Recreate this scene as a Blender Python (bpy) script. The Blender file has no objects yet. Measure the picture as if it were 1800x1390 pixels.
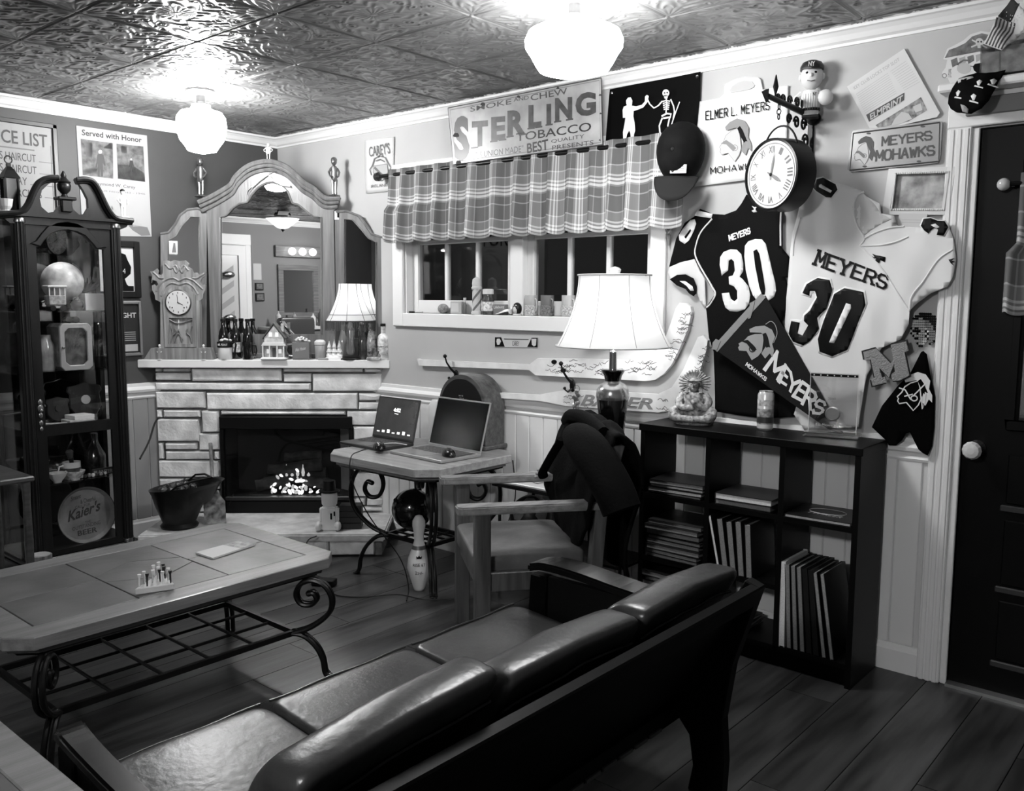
import bpy, bmesh, math, random
from math import sin, cos, pi, sqrt, hypot, atan2, exp
from mathutils import Vector as V, Matrix
from mathutils.geometry import tessellate_polygon
from mathutils.noise import noise as pnoise
random.seed(7)
sc = bpy.context.scene
col = sc.collection

# ------------------------------------------------------------------ camera, world, exposure, large lights
F_PX = 1550.0
CAM = V((5.0873, -3.5046, 1.45))
YAW, PITCH, ROLL = 0.7123, 0.1117, 0.0050
CF = V((-sin(YAW)*cos(PITCH), cos(YAW)*cos(PITCH), -sin(PITCH)))
_r = V((cos(YAW), sin(YAW), 0)); _u = _r.cross(CF)
CR = cos(ROLL)*_r + sin(ROLL)*_u
CU = -sin(ROLL)*_r + cos(ROLL)*_u
cd = bpy.data.cameras.new('camera'); cam = bpy.data.objects.new('camera', cd); col.objects.link(cam)
cam.matrix_world = Matrix(((CR.x, CU.x, -CF.x, CAM.x), (CR.y, CU.y, -CF.y, CAM.y), (CR.z, CU.z, -CF.z, CAM.z), (0, 0, 0, 1)))
cd.sensor_fit = 'HORIZONTAL'; cd.sensor_width = 36.0; cd.lens = F_PX/1800*36
cd.clip_start = 0.05; cd.clip_end = 60
sc.camera = cam
w = bpy.data.worlds.new('night'); sc.world = w; w.use_nodes = True
w.node_tree.nodes['Background'].inputs[0].default_value = (0.012, 0.012, 0.012, 1)
w.node_tree.nodes['Background'].inputs[1].default_value = 0.4
sc.view_settings.view_transform = 'Standard'; sc.view_settings.look = 'None'
sc.view_settings.exposure = 1.8; sc.view_settings.gamma = 1.0
sc.view_settings.use_curve_mapping = False
LAMP_E = 30.0      # radiance of the lit glass globes

# ------------------------------------------------------------------ pixels to places (camera rays met with the real planes of the room)
def ray(px, py):
    return CF + CR*((px-900)/F_PX) - CU*((py-695)/F_PX)
def rw(px, py, off=0.0):          # right wall plane (y = -off) -> point
    d = ray(px, py); t = (-off-CAM.y)/d.y; return CAM + d*t
def lw(px, py, off=0.0):          # left wall plane (x = off)
    d = ray(px, py); t = (off-CAM.x)/d.x; return CAM + d*t
def at(px, py, z=0.0):            # level plane at height z
    d = ray(px, py); t = (z-CAM.z)/d.z; return CAM + d*t
FN = V((1.015, -1.098, 0)).normalized()          # fireplace outward normal
FT = V((1.098, 1.015, 0)).normalized()           # along the fireplace, left to right
FO = V((1.098, 0, 0))
def fp(px, py, off=0.0):          # fireplace plane, off measured in front of the shelf edge
    d = ray(px, py); p0 = FO + FN*off; t = (p0-CAM).dot(FN)/d.dot(FN); return CAM + d*t
def depth(p): return (p-CAM).dot(CF)
def ppm(p): return F_PX/depth(p)   # pixels per metre at p
def crop(x0, y0, s): return lambda x, y: (x0+x/s, y0+y/s)

# ------------------------------------------------------------------ materials (greys only)
def lin(v):
    c = v/255.0
    return c/12.92 if c <= .04045 else ((c+.055)/1.055)**2.4
_mc = {}
def mat(name, v=128, rough=.5, metal=0.0, spec=.5, var=0.0, vs=8.0, stretch=(1, 1, 1), bump=0.0, bs=40.0, coat=0.0, emit=0.0, detail=4.0, bstretch=(1, 1, 1)):
    if name in _mc: return _mc[name]
    m = bpy.data.materials.new(name); m.use_nodes = True; _mc[name] = m
    nt = m.node_tree; b = nt.nodes['Principled BSDF']; g = lin(v)
    b.inputs['Base Color'].default_value = (g, g, g, 1)
    b.inputs['Roughness'].default_value = rough; b.inputs['Metallic'].default_value = metal
    b.inputs['Specular IOR Level'].default_value = spec; b.inputs['Coat Weight'].default_value = coat
    if coat: b.inputs['Coat Roughness'].default_value = .12
    if emit:
        b.inputs['Emission Color'].default_value = (1, 1, 1, 1); b.inputs['Emission Strength'].default_value = emit
    tc = nt.nodes.new('ShaderNodeTexCoord')
    if var:
        mp = nt.nodes.new('ShaderNodeMapping'); mp.inputs['Scale'].default_value = [vs*s for s in stretch]
        nz = nt.nodes.new('ShaderNodeTexNoise'); nz.inputs['Scale'].default_value = 1.0; nz.inputs['Detail'].default_value = detail
        nt.links.new(tc.outputs['Object'], mp.inputs[0]); nt.links.new(mp.outputs[0], nz.inputs['Vector'])
        rp = nt.nodes.new('ShaderNodeValToRGB'); lo, hi = lin(max(0, v*(1-var))), lin(min(255, v*(1+var)))
        rp.color_ramp.elements[0].position = .3; rp.color_ramp.elements[1].position = .7
        rp.color_ramp.elements[0].color = (lo, lo, lo, 1); rp.color_ramp.elements[1].color = (hi, hi, hi, 1)
        nt.links.new(nz.outputs['Fac'], rp.inputs[0]); nt.links.new(rp.outputs[0], b.inputs['Base Color'])
    if bump:
        mp = nt.nodes.new('ShaderNodeMapping'); mp.inputs['Scale'].default_value = [bs*s for s in bstretch]
        nz = nt.nodes.new('ShaderNodeTexNoise'); nz.inputs['Scale'].default_value = 1.0; nz.inputs['Detail'].default_value = 5
        bp = nt.nodes.new('ShaderNodeBump'); bp.inputs['Strength'].default_value = bump; bp.inputs['Distance'].default_value = .01
        nt.links.new(tc.outputs['Object'], mp.inputs[0]); nt.links.new(mp.outputs[0], nz.inputs['Vector'])
        nt.links.new(nz.outputs['Fac'], bp.inputs['Height']); nt.links.new(bp.outputs[0], b.inputs['Normal'])
    return m
def wood(name, v, var=.35, axis='z', rough=.4, coat=0.0, vs=3.0, bump=.15):
    st = {'x': (1, 14, 14), 'y': (14, 1, 14), 'z': (14, 14, 1)}[axis]
    return mat(name, v, rough, var=var, vs=vs, stretch=st, bump=bump, bs=vs*4, bstretch=st, coat=coat, detail=6)
def glass(name, tint=1.0, base=.04, rough=0.0):
    if name in _mc: return _mc[name]
    m = bpy.data.materials.new(name); m.use_nodes = True; _mc[name] = m
    nt = m.node_tree; nt.nodes.clear()
    out = nt.nodes.new('ShaderNodeOutputMaterial'); mx = nt.nodes.new('ShaderNodeMixShader')
    tr = nt.nodes.new('ShaderNodeBsdfTransparent'); gl = nt.nodes.new('ShaderNodeBsdfGlossy'); fr = nt.nodes.new('ShaderNodeLayerWeight'); fr.inputs[0].default_value = .5
    tr.inputs[0].default_value = (tint, tint, tint, 1); gl.inputs['Roughness'].default_value = rough
    p5 = nt.nodes.new('ShaderNodeMath'); p5.operation = 'POWER'; p5.inputs[1].default_value = 5.0; nt.links.new(fr.outputs['Facing'], p5.inputs[0])
    ad = nt.nodes.new('ShaderNodeMath'); ad.operation = 'MULTIPLY_ADD'; ad.inputs[1].default_value = .9; ad.inputs[2].default_value = .02+base; ad.use_clamp = True
    nt.links.new(p5.outputs[0], ad.inputs[0]); nt.links.new(ad.outputs[0], mx.inputs[0])
    nt.links.new(tr.outputs[0], mx.inputs[1]); nt.links.new(gl.outputs[0], mx.inputs[2]); nt.links.new(mx.outputs[0], out.inputs[0])
    return m
def shade_mat(name, v, tr=.6):     # cloth lamp shade: diffuse + translucent
    if name in _mc: return _mc[name]
    m = bpy.data.materials.new(name); m.use_nodes = True; _mc[name] = m
    nt = m.node_tree; nt.nodes.clear(); g = lin(v)
    out = nt.nodes.new('ShaderNodeOutputMaterial'); mx = nt.nodes.new('ShaderNodeMixShader'); mx.inputs[0].default_value = tr
    a = nt.nodes.new('ShaderNodeBsdfDiffuse'); b = nt.nodes.new('ShaderNodeBsdfTranslucent')
    a.inputs[0].default_value = (g, g, g, 1); b.inputs[0].default_value = (g, g, g, 1)
    nt.links.new(a.outputs[0], mx.inputs[1]); nt.links.new(b.outputs[0], mx.inputs[2]); nt.links.new(mx.outputs[0], out.inputs[0])
    return m

# ------------------------------------------------------------------ objects
def tag(o, label=None, cat=None, group=None, kind=None):
    if label: o['label'] = label
    if cat: o['category'] = cat
    if group: o['group'] = group
    if kind: o['kind'] = kind
    return o
def thing(name, label, cat, loc, rotz=0.0, group=None):
    o = bpy.data.objects.new(name, None); col.objects.link(o); o.empty_display_size = .05
    o.matrix_basis = Matrix.Translation(V(loc)) @ Matrix.Rotation(rotz, 4, 'Z')
    return tag(o, label, cat, group)
def frame(loc, rotz=0.0, s=1.0):
    return Matrix.Translation(V(loc)) @ Matrix.Rotation(rotz, 4, 'Z') @ Matrix.Scale(s, 4)
def fit_parent(o, parent):
    o.parent = parent; o.matrix_parent_inverse = parent.matrix_basis.inverted()
class MB:
    def __init__(s, M=None): s.v = []; s.f = []; s.uv = None; s.M = M
    def add(s, vs, fs, M=None):
        n = len(s.v); M = M if M is not None else s.M
        s.v += [(M @ V(p)) for p in vs] if M is not None else [V(p) for p in vs]
        s.f += [tuple(i+n for i in f) for f in fs]; return s
    def box(s, c, d, M=None):
        x, y, z = c; a, b, e = d[0]/2, d[1]/2, d[2]/2
        return s.add([(x-a, y-b, z-e), (x+a, y-b, z-e), (x+a, y+b, z-e), (x-a, y+b, z-e), (x-a, y-b, z+e), (x+a, y-b, z+e), (x+a, y+b, z+e), (x-a, y+b, z+e)],
                     [(0, 3, 2, 1), (4, 5, 6, 7), (0, 1, 5, 4), (1, 2, 6, 5), (2, 3, 7, 6), (3, 0, 4, 7)], M)
    def bx(s, lo, hi, M=None):
        return s.box([(a+b)/2 for a, b in zip(lo, hi)], [abs(b-a) for a, b in zip(lo, hi)], M)
    def bar(s, a, b, wd, ht=None, up=(0, 0, 1), M=None):      # rectangular bar between two points
        a, b = V(a), V(b); ht = ht or wd; d = (b-a).normalized(); u = V(up)
        if abs(d.dot(u)) > .99: u = V((1, 0, 0))
        x = d.cross(u).normalized()*(wd/2); y = x.cross(d).normalized()*(ht/2)
        return s.add([a-x-y, a+x-y, a+x+y, a-x+y, b-x-y, b+x-y, b+x+y, b-x+y], [(0, 1, 2, 3), (7, 6, 5, 4), (0, 4, 5, 1), (1, 5, 6, 2), (2, 6, 7, 3), (3, 7, 4, 0)], M)
    def loops(s, rings, closed=True, cap=True, M=None):        # skin a list of equal rings
        n = len(rings[0]); vs = [p for r in rings for p in r]; fs = []
        for i in range(len(rings)-1):
            for j in range(n if closed else n-1):
                k = (j+1) % n; fs.append((i*n+j, i*n+k, (i+1)*n+k, (i+1)*n+j))
        if cap: fs += [tuple(range(n-1, -1, -1)), tuple((len(rings)-1)*n+j for j in range(n))]
        return s.add(vs, fs, M)
    def lathe(s, prof, n=20, c=(0, 0, 0), M=None, cap=True, sx=1, sy=1, a0=0.0):
        return s.loops([[(c[0]+r*cos(a0+2*pi*k/n)*sx, c[1]+r*sin(a0+2*pi*k/n)*sy, c[2]+z) for k in range(n)] for r, z in prof], True, cap, M)
    def sph(s, c, r, nu=14, nv=9, M=None):
        r = (r, r, r) if not hasattr(r, '__len__') else r
        return s.loops([[(c[0]+r[0]*sin(pi*i/nv)*cos(2*pi*k/nu), c[1]+r[1]*sin(pi*i/nv)*sin(2*pi*k/nu), c[2]-r[2]*cos(pi*i/nv)) for k in range(nu)] for i in [.02]+list(range(1, nv))+[nv-.02]], True, True, M)
    def tube(s, pts, r, n=8, closed=False, M=None, flat=1.0):
        pts = [V(p) for p in pts]; rr = r if hasattr(r, '__len__') else [r]*len(pts); rings = []; N = len(pts)
        prev = None
        for i, p in enumerate(pts):
            d = (pts[(i+1) % N]-pts[i-1]) if closed else (pts[min(i+1, N-1)]-pts[max(i-1, 0)])
            d = d.normalized() if d.length > 1e-9 else V((0, 0, 1))
            if prev is None:
                u = V((0, 0, 1)) if abs(d.z) < .9 else V((1, 0, 0)); x = d.cross(u).normalized()
            else:
                x = (prev-d*prev.dot(d)); x = x.normalized() if x.length > 1e-6 else prev
            prev = x; y = d.cross(x)
            rings.append([p+(x*cos(2*pi*k/n)+y*sin(2*pi*k/n)*flat)*rr[i] for k in range(n)])
        if closed: rings.append(rings[0])
        return s.loops(rings, True, not closed, M)
    def prism(s, poly, f0, f1, holes=()):                      # poly of 2-D points; f0/f1 map (a,b) -> 3-D for back and front
        P = [list(poly)]+[list(h) for h in holes]; tri = tessellate_polygon([[V((a, b, 0)) for a, b in q] for q in P])
        allp = [p for q in P for p in q]; n = len(allp); vs = [f0(*p) for p in allp]+[f1(*p) for p in allp]
        fs = [tuple(t) for t in tri]+[tuple(i+n for i in t) for t in tri]; o = 0
        for q in P:
            m = len(q)
            for i in range(m): j = (i+1) % m; fs.append((o+i, o+j, o+j+n, o+i+n))
            o += m
        return s.add(vs, fs)
    def ext(s, poly, axis, lo, hi, M=None, holes=()):          # extrude 2-D poly along axis x, y or z
        g = {'x': lambda h: (lambda a, b: (h, a, b)), 'y': lambda h: (lambda a, b: (a, h, b)), 'z': lambda h: (lambda a, b: (a, b, h))}[axis]
        n = len(s.v); k = s.M; s.M = M if M is not None else k
        s.prism(poly, g(lo), g(hi), holes); s.M = k; return s
    def grid(s, fn, nu, nv, M=None, closed=False):
        vs = [fn(i/nu, j/nv) for j in range(nv+1) for i in range(nu+1)]
        return s.add(vs, [(j*(nu+1)+i, j*(nu+1)+i+1, (j+1)*(nu+1)+i+1, (j+1)*(nu+1)+i) for j in range(nv) for i in range(nu)], M)
    def build(s, name, m, parent=None, smooth=False, bev=0.0, seg=1, thick=0.0, sub=0, angle=40, uv=None):
        vs = s.v
        lo = V((min(p.x for p in vs), min(p.y for p in vs), min(p.z for p in vs))); hi = V((max(p.x for p in vs), max(p.y for p in vs), max(p.z for p in vs)))
        c = V(((lo.x+hi.x)/2, (lo.y+hi.y)/2, lo.z))
        me = bpy.data.meshes.new(name); me.from_pydata([p-c for p in vs], [], s.f)
        bm = bmesh.new(); bm.from_mesh(me)
        bmesh.ops.remove_doubles(bm, verts=bm.verts, dist=1e-6)
        bmesh.ops.recalc_face_normals(bm, faces=bm.faces)
        if bev:
            es = [e for e in bm.edges if len(e.link_faces) == 2 and e.calc_face_angle(0) > .6]
            bmesh.ops.bevel(bm, geom=es, offset=bev, segments=seg, affect='EDGES', clamp_overlap=True)
        if uv:
            L = bm.loops.layers.uv.new('UVMap')
            for f in bm.faces:
                for l in f.loops: l[L].uv = uv(l.vert.co+c)
        bm.to_mesh(me); bm.free()
        if smooth:
            me.polygons.foreach_set('use_smooth', [True]*len(me.polygons))
            if angle < 180: me.set_sharp_from_angle(angle=math.radians(angle))
        me.materials.append(m)
        o = bpy.data.objects.new(name, me); col.objects.link(o); o.matrix_basis = Matrix.Translation(c)
        if thick:
            md = o.modifiers.new('t', 'SOLIDIFY'); md.thickness = thick; md.offset = 0
        if sub:
            md = o.modifiers.new('s', 'SUBSURF'); md.levels = sub; md.render_levels = sub
        if parent is not None: fit_parent(o, parent)
        return o
def copy_tree(o, parent=None, delta=None):
    c = o.copy(); col.objects.link(c)
    if parent is not None: c.parent = parent
    elif delta is not None: c.matrix_basis = delta @ o.matrix_basis
    for ch in list(o.children): copy_tree(ch, c)
    return c
def arc(cx, cy, r, a0, a1, n): return [(cx+r*cos(a0+(a1-a0)*i/n), cy+r*sin(a0+(a1-a0)*i/n)) for i in range(n+1)]
def circ(cx, cy, r, n=24, ry=None): return [(cx+r*cos(2*pi*i/n), cy+(ry or r)*sin(2*pi*i/n)) for i in range(n)]
def spline(pts, n=6, closed=False):    # Catmull-Rom through points of any dimension
    P = [V(p) for p in pts]; N = len(P); out = []
    for i in range(N if closed else N-1):
        a = P[(i-1) % N] if closed or i > 0 else P[0]*2-P[1]; b = P[i]; c = P[(i+1) % N]; d = P[(i+2) % N] if closed or i+2 < N else P[-1]*2-P[-2]
        for k in range(n):
            t = k/n; out.append(((b*2)+(c-a)*t+(a*2-b*5+c*4-d)*t*t+(b*3-a-c*3+d)*t**3)*.5)
    if not closed: out.append(P[-1])
    return out
# traced flat shapes: pts in pixels on a plane function pl(px,py,off)
def plate(name, pts, pl, off, th, m, parent=None, holes=(), bev=0.0, smooth=False):
    b = MB(); b.prism(pts, lambda x, y: pl(x, y, off), lambda x, y: pl(x, y, off)+(pl(x, y, off+.1)-pl(x, y, off)).normalized()*0+NRM[pl]*th, holes)
    return b.build(name, m, parent, bev=bev, smooth=smooth)
NRM = {rw: V((0, -1, 0)), lw: V((1, 0, 0)), fp: FN}
def sheet(name, pts, pl, disp, step, m, parent=None, thick=.003, smooth=True):
    """cloth or paper: outline cut into small cells and pushed off the wall by disp(a, z)"""
    base = [pl(x, y, .012) for x, y in pts]; n = NRM[pl]
    bm = bmesh.new(); vs = [bm.verts.new(p) for p in base]; bm.faces.new(vs)
    tan = V((0, 0, 1)).cross(n)
    for nn in (tan, V((0, 0, 1))):
        a = [v.co.dot(nn) for v in bm.verts]; lo, hi = min(a), max(a); k = lo+step
        while k < hi-1e-4:
            bmesh.ops.bisect_plane(bm, geom=bm.verts[:]+bm.edges[:]+bm.faces[:], plane_co=nn*k, plane_no=nn); k += step
    bmesh.ops.triangulate(bm, faces=[f for f in bm.faces if len(f.verts) > 4])
    for v in bm.verts:
        v.co += n*(disp(v.co.dot(tan), v.co.z)-.012)
    b = MB(); bm.verts.index_update(); b.v = [v.co.copy() for v in bm.verts]; b.f = [tuple(v.index for v in f.verts) for f in bm.faces]; bm.free()
    return b.build(name, m, parent, smooth=smooth, thick=thick, angle=180)
_tc = {}
def glyphs(s, bold=0.0, shear=0.0, space=1.0):
    k = (s, bold, shear, space)
    if k not in _tc:
        cu = bpy.data.curves.new('t', 'FONT'); cu.body = s; cu.offset = bold; cu.shear = shear; cu.space_character = space; cu.resolution_u = 3
        o = bpy.data.objects.new('t', cu); me = o.to_mesh()
        _tc[k] = ([tuple(v.co) for v in me.vertices], [tuple(p.vertices) for p in me.polygons]); o.to_mesh_clear(); bpy.data.objects.remove(o); bpy.data.curves.remove(cu)
    return _tc[k]
def text(s, quad, m, parent, name='lettering', bold=0.0, shear=0.0, space=1.0, lift=0.0, disp=None, warp=None):
    """quad = BL, BR, TR, TL (3-D); glyphs stretched into it"""
    vs, fs = glyphs(s, bold, shear, space)
    x0 = min(v[0] for v in vs); x1 = max(v[0] for v in vs); y0 = min(v[1] for v in vs); y1 = max(v[1] for v in vs)
    A, B, Cc, D = [V(q) for q in quad]; n = (B-A).cross(D-A).normalized(); out = []
    for x, y, _ in vs:
        u = (x-x0)/(x1-x0); t = (y-y0)/(y1-y0)
        if warp: u, t = warp(u, t)
        p = (A*(1-u)+B*u)*(1-t)+(D*(1-u)+Cc*u)*t
        if disp: p = disp(p)
        out.append(p+n*lift)
    b = MB(); b.v = out; b.f = list(fs)
    return b.build(name, m, parent)
BLK = {'M': [[(0, 0), (0, 1), (.5, .3), (1, 1), (1, 0)]], 'E': [[(1, 0), (0, 0), (0, 1), (1, 1)], [(0, .52), (.8, .52)]], 'Y': [[(0, 1), (.5, .48), (1, 1)], [(.5, .48), (.5, 0)]], 'R': [[(0, 0), (0, 1), (.75, 1), (1, .86), (1, .64), (.75, .5), (0, .5)], [(.5, .5), (1, 0)]],
       'S': [[(1, .8), (.8, 1), (.2, 1), (0, .82), (0, .66), (.2, .53), (.8, .47), (1, .34), (1, .18), (.8, 0), (.2, 0), (0, .2)]], 'O': [[(.25, 0), (0, .2), (0, .8), (.25, 1), (.75, 1), (1, .8), (1, .2), (.75, 0), (.25, 0)]], 'H': [[(0, 0), (0, 1)], [(1, 0), (1, 1)], [(0, .5), (1, .5)]], 'A': [[(0, 0), (.5, 1), (1, 0)], [(.2, .33), (.8, .33)]], 'W': [[(0, 1), (.25, 0), (.5, .75), (.75, 0), (1, 1)]], 'K': [[(0, 0), (0, 1)], [(1, 1), (0, .42)], [(.3, .6), (1, 0)]], 'L': [[(0, 1), (0, 0), (1, 0)]], '.': [[(.2, 0), (.5, 0)]]}
def block(s, quad, m, parent, wt=.1, gap=.32, serif=False, disp=None):
    """stroked block capitals in a quad BL, BR, TR, TL; wt = stroke as share of the height"""
    A, B, Cc, D = [V(q) for q in quad]; n = (B-A).cross(D-A).normalized(); asp = (B-A).length/(D-A).length
    ws = [.3 if c in ' .' else 1 for c in s]; tot = sum(ws)+gap*(len(s)-1); x = 0; b = MB(); lv = 0
    for c, w_ in zip(s, ws):
        cw = w_/tot; P0 = lambda q: (x+q[0]*cw, wt/2+q[1]*(1-wt))
        segs = []
        for pl_ in BLK.get(c, []): segs += list(zip(pl_[:-1], pl_[1:]))
        if serif: segs += [((q[0]-.16, q[1]), (q[0]+.16, q[1])) for q in {'M': [(0, 0), (1, 0), (.02, 1), (.98, 1)], 'Y': [(0, 1), (1, 1), (.5, 0)], 'R': [(0, 0), (1, 0)], 'E': [], 'S': []}.get(c, [])]
        for p, q in segs:
            (u0, v0), (u1, v1) = P0(p), P0(q); dx, dy = (u1-u0)*asp, v1-v0; L = hypot(dx, dy) or 1; ox, oy = -dy/L*wt/2/asp, dx/L*wt/2; ex, ey = dx/L*wt*.4/asp, dy/L*wt*.4; lv += 1e-6
            qs = [(u0+ox-ex, v0+oy-ey), (u0-ox-ex, v0-oy-ey), (u1-ox+ex, v1-oy+ey), (u1+ox+ex, v1+oy+ey)]; vs = []
            for k in range(5):
                for a, c_ in ((qs[0], qs[3]), (qs[1], qs[2])):
                    u, t = a[0]+(c_[0]-a[0])*k/4, a[1]+(c_[1]-a[1])*k/4; r = (A*(1-u)+B*u)*(1-t)+(D*(1-u)+Cc*u)*t; r = disp(r) if disp else r; vs.append(r+n*lv)
            b.add(vs, [(2*k, 2*k+1, 2*k+3, 2*k+2) for k in range(4)])
        x += cw+gap/tot
    return b.build('lettering', m, parent)
def tq(pl, off, bl, br, tr, tl): return [pl(*bl, off), pl(*br, off), pl(*tr, off), pl(*tl, off)]

BLACK = mat('black_paint', 12, .45, spec=.3); BLK_MET = mat('black_iron', 16, .42, metal=.4, spec=.3)
WHITE = mat('white_trim_paint', 228, .45); PAPER = mat('white_paper', 196, .75, spec=.2); INK = mat('black_ink', 9, .7, spec=.12); GINK = mat('grey_ink', 70, .6)
LGREY = mat('light_grey_print', 165, .6); MGREY = mat('mid_grey_print', 110, .6); CHROME = mat('chrome', 200, .18, metal=1.0); BRASS = mat('brass', 150, .28, metal=1.0)
IRON = mat('wrought_iron', 24, .36, metal=.5)
# ================================================================== the room
ROOM_X, ROOM_Y, CEIL = 6.6, -6.6, 2.475
wall_l = mat('wall_paint_dark', 70, .55, var=.05, vs=3, bump=.03, bs=120)
wall_r = mat('wall_paint_light', 180, .55, var=.02, vs=3, bump=.03, bs=120)
def struct(o, label=None, cat=None):
    return tag(o, label, cat, kind='structure')
fl = struct(MB().bx((0, ROOM_Y, -.12), (ROOM_X, .0, -.014)).build('floor', mat('floor_gap', 26, .7)), 'dark wood plank floor of the shop', 'floor')
pm = [mat('floor_plank_%d' % k, v, .34, var=.5, vs=2.2, stretch=(9, 1.1, 9), bump=.06, bs=7, bstretch=(9, 1.2, 9), detail=7, spec=.4) for k, v in enumerate((44, 50, 41, 47))]
pw = .193; k = 0
for i in range(34):
    x0 = 3.797-20*pw+i*pw
    x1 = min(x0+pw-.003, ROOM_X); x0 = max(x0, 0)
    if x1-x0 < .02: continue
    y = -((i*.47) % 1.25) if i % 2 else -((i*.31+.5) % 1.25)
    ys = [0.0]+[y-1.25*j for j in range(0, 7)]
    for a, b in zip(ys[:-1], ys[1:]):
        if a-b < .03 or a <= ROOM_Y: continue
        b = max(b+.003, ROOM_Y)
        MB().bx((x0, b, -.014), (x1, a, random.choice((0, 0, -.0006)))).build('plank', pm[random.randrange(4)], fl); k += 1

# ceiling of pressed-tin tiles: one embossed tile mesh shared by all
TX, TY = .54, .475
cl = struct(MB().bx((-.1, ROOM_Y-.1, CEIL+.012), (ROOM_X+.1, .1, CEIL+.06)).build('ceiling', mat('ceiling_backing', 60, .7)), 'pressed tin ceiling of embossed tiles', 'ceiling')
def emboss(u, v):
    """height of the stamped ornament, u v in -1..1"""
    ed = max(abs(u), abs(v))
    if ed > .965: return -.8 if ed > .985 else .7
    def flower(dx, dy, R, n):
        r = hypot(dx, dy)/R; a = atan2(dy, dx)
        if r < .2: return .9*(1-(r/.2)**2*.5)
        return (.25+.75*abs(cos(a*n/2)))*(1-r)**.3*(.55+.45*sin(r*pi)) if r < 1 else 0
    au, av = abs(u), abs(v); r = hypot(u, v); th = atan2(v, u)
    c = flower(u, v, .30, 18); k = flower(au-.95, av-.95, .34, 18)
    if c: return c
    if k: return k
    s = hypot(au-.95, av-.95); q = r-s
    w = sin(26*r+5*sin(4*th)*r+2.2*sin(8*th+9*r))*.5+.5; w2 = sin(24*s+4*sin(7*atan2(av-.95, au-.95))+6*r)*.5+.5
    h = .75*(w**1.6 if q < 0 else w2**1.6)
    for cx, cy, R in ((.62, .13, .13), (.13, .62, .13), (.5, .5, .15), (.85, .3, .1), (.3, .85, .1)):
        d = hypot(au-cx, av-cy)/R
        if d < 1: a = atan2(av-cy, au-cx); h = h*d+.9*max(0, cos(a*1.0+d*11))*(1-d*d)
    return h*(1 if ed < .9 else (.965-ed)/.065)
tile_m = mat('pressed_tin', 126, .33, metal=.45, var=.06, vs=5)
N = 150
bt = MB().grid(lambda a, b: ((a-.5)*TX, (b-.5)*TY, -.005*emboss(a*2-1, b*2-1)), N, N)
t0 = bt.build('tile', tile_m, cl, smooth=True, angle=180); base_tile = t0.matrix_basis.copy(); zoff = base_tile.translation.z
first = True
for i in range(-2, 12):
    for j in range(-1, 13):
        cx, cy = .88+TX*i, -.82+.475-TY*j
        if cx-TX/2 > ROOM_X or cx+TX/2 < 0 or cy+TY/2 < ROOM_Y or cy-TY/2 > 0: continue
        o = t0 if first else t0.copy()
        if not first: col.objects.link(o)
        first = False
        o.matrix_basis = Matrix.Translation((cx, cy, CEIL+zoff)); o.matrix_parent_inverse = cl.matrix_basis.inverted()

# ---- right wall with window and door openings
WX0, WX1, WZ0, WZ1 = 1.235, 2.905, 1.352, 2.13        # window opening
DX0, DX1, DZ = 4.245, 5.20, 2.05
b = MB(); g0 = lambda a, z: (a, .14, z); g1 = lambda a, z: (a, 0.0, z)
b.prism([(0, 0), (DX0, 0), (DX0, DZ), (DX1, DZ), (DX1, 0), (ROOM_X, 0), (ROOM_X, CEIL+.012), (0, CEIL+.012)], g0, g1, [[(WX0, WZ0), (WX1, WZ0), (WX1, WZ1), (WX0, WZ1)]])
wr = struct(b.build('wall_right', wall_r), 'light grey painted wall with window and door', 'wall')
wl = struct(MB().bx((-.14, ROOM_Y, 0), (0, .14, CEIL+.012)).build('wall_left', wall_l), 'dark grey painted wall behind the curio cabinet', 'wall')
wb = struct(MB().bx((-.14, ROOM_Y-.14, 0), (ROOM_X, ROOM_Y, CEIL+.012)).build('wall_back', mat('wall_back_paint', 120, .6)), 'grey wall at the far end of the shop', 'wall')
wf = struct(MB().bx((ROOM_X, ROOM_Y-.14, 0), (ROOM_X+.14, .14, CEIL+.012)).build('wall_front', mat('wall_back_paint', 120, .6)), 'grey side wall behind the viewer', 'wall')
# crown moulding (profile swept along each wall)
CP = [(0, -.062), (.008, -.062), (.010, -.052), (.022, -.045), (.034, -.028), (.048, -.016), (.058, -.013), (.062, -.004), (.072, -.002), (.072, .012), (0, .012)]
def mould(name, prof, a, b, n, label, z=0.0, m=WHITE, ma=0.0, mb=0.0):
    a, b, n = V(a), V(b), V(n); t = (b-a).normalized()
    rings = [[a+n*o+V((0, 0, h+z))+t*(o*ma) for o, h in prof], [b+n*o+V((0, 0, h+z))-t*(o*mb) for o, h in prof]]
    return struct(MB().loops(rings).build(name, m), label, 'trim')
CRZ = CEIL
mould('trim_1', CP, (0, 0, CRZ), (4.47, 0, CRZ), (0, -1, 0), 'white crown moulding along the light wall', ma=1)
mould('trim_2', CP, (4.474, 0, CRZ), (ROOM_X, 0, CRZ), (0, -1, 0), 'white crown moulding beyond the joint above the door')
mould('trim_3', CP, (0, ROOM_Y, CRZ), (0, 0, CRZ), (1, 0, 0), 'white crown moulding along the dark wall', mb=1)
mould('trim_4', CP, (0, ROOM_Y, CRZ), (ROOM_X, ROOM_Y, CRZ), (0, 1, 0), 'white crown moulding seen in the mantel mirror')
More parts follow.
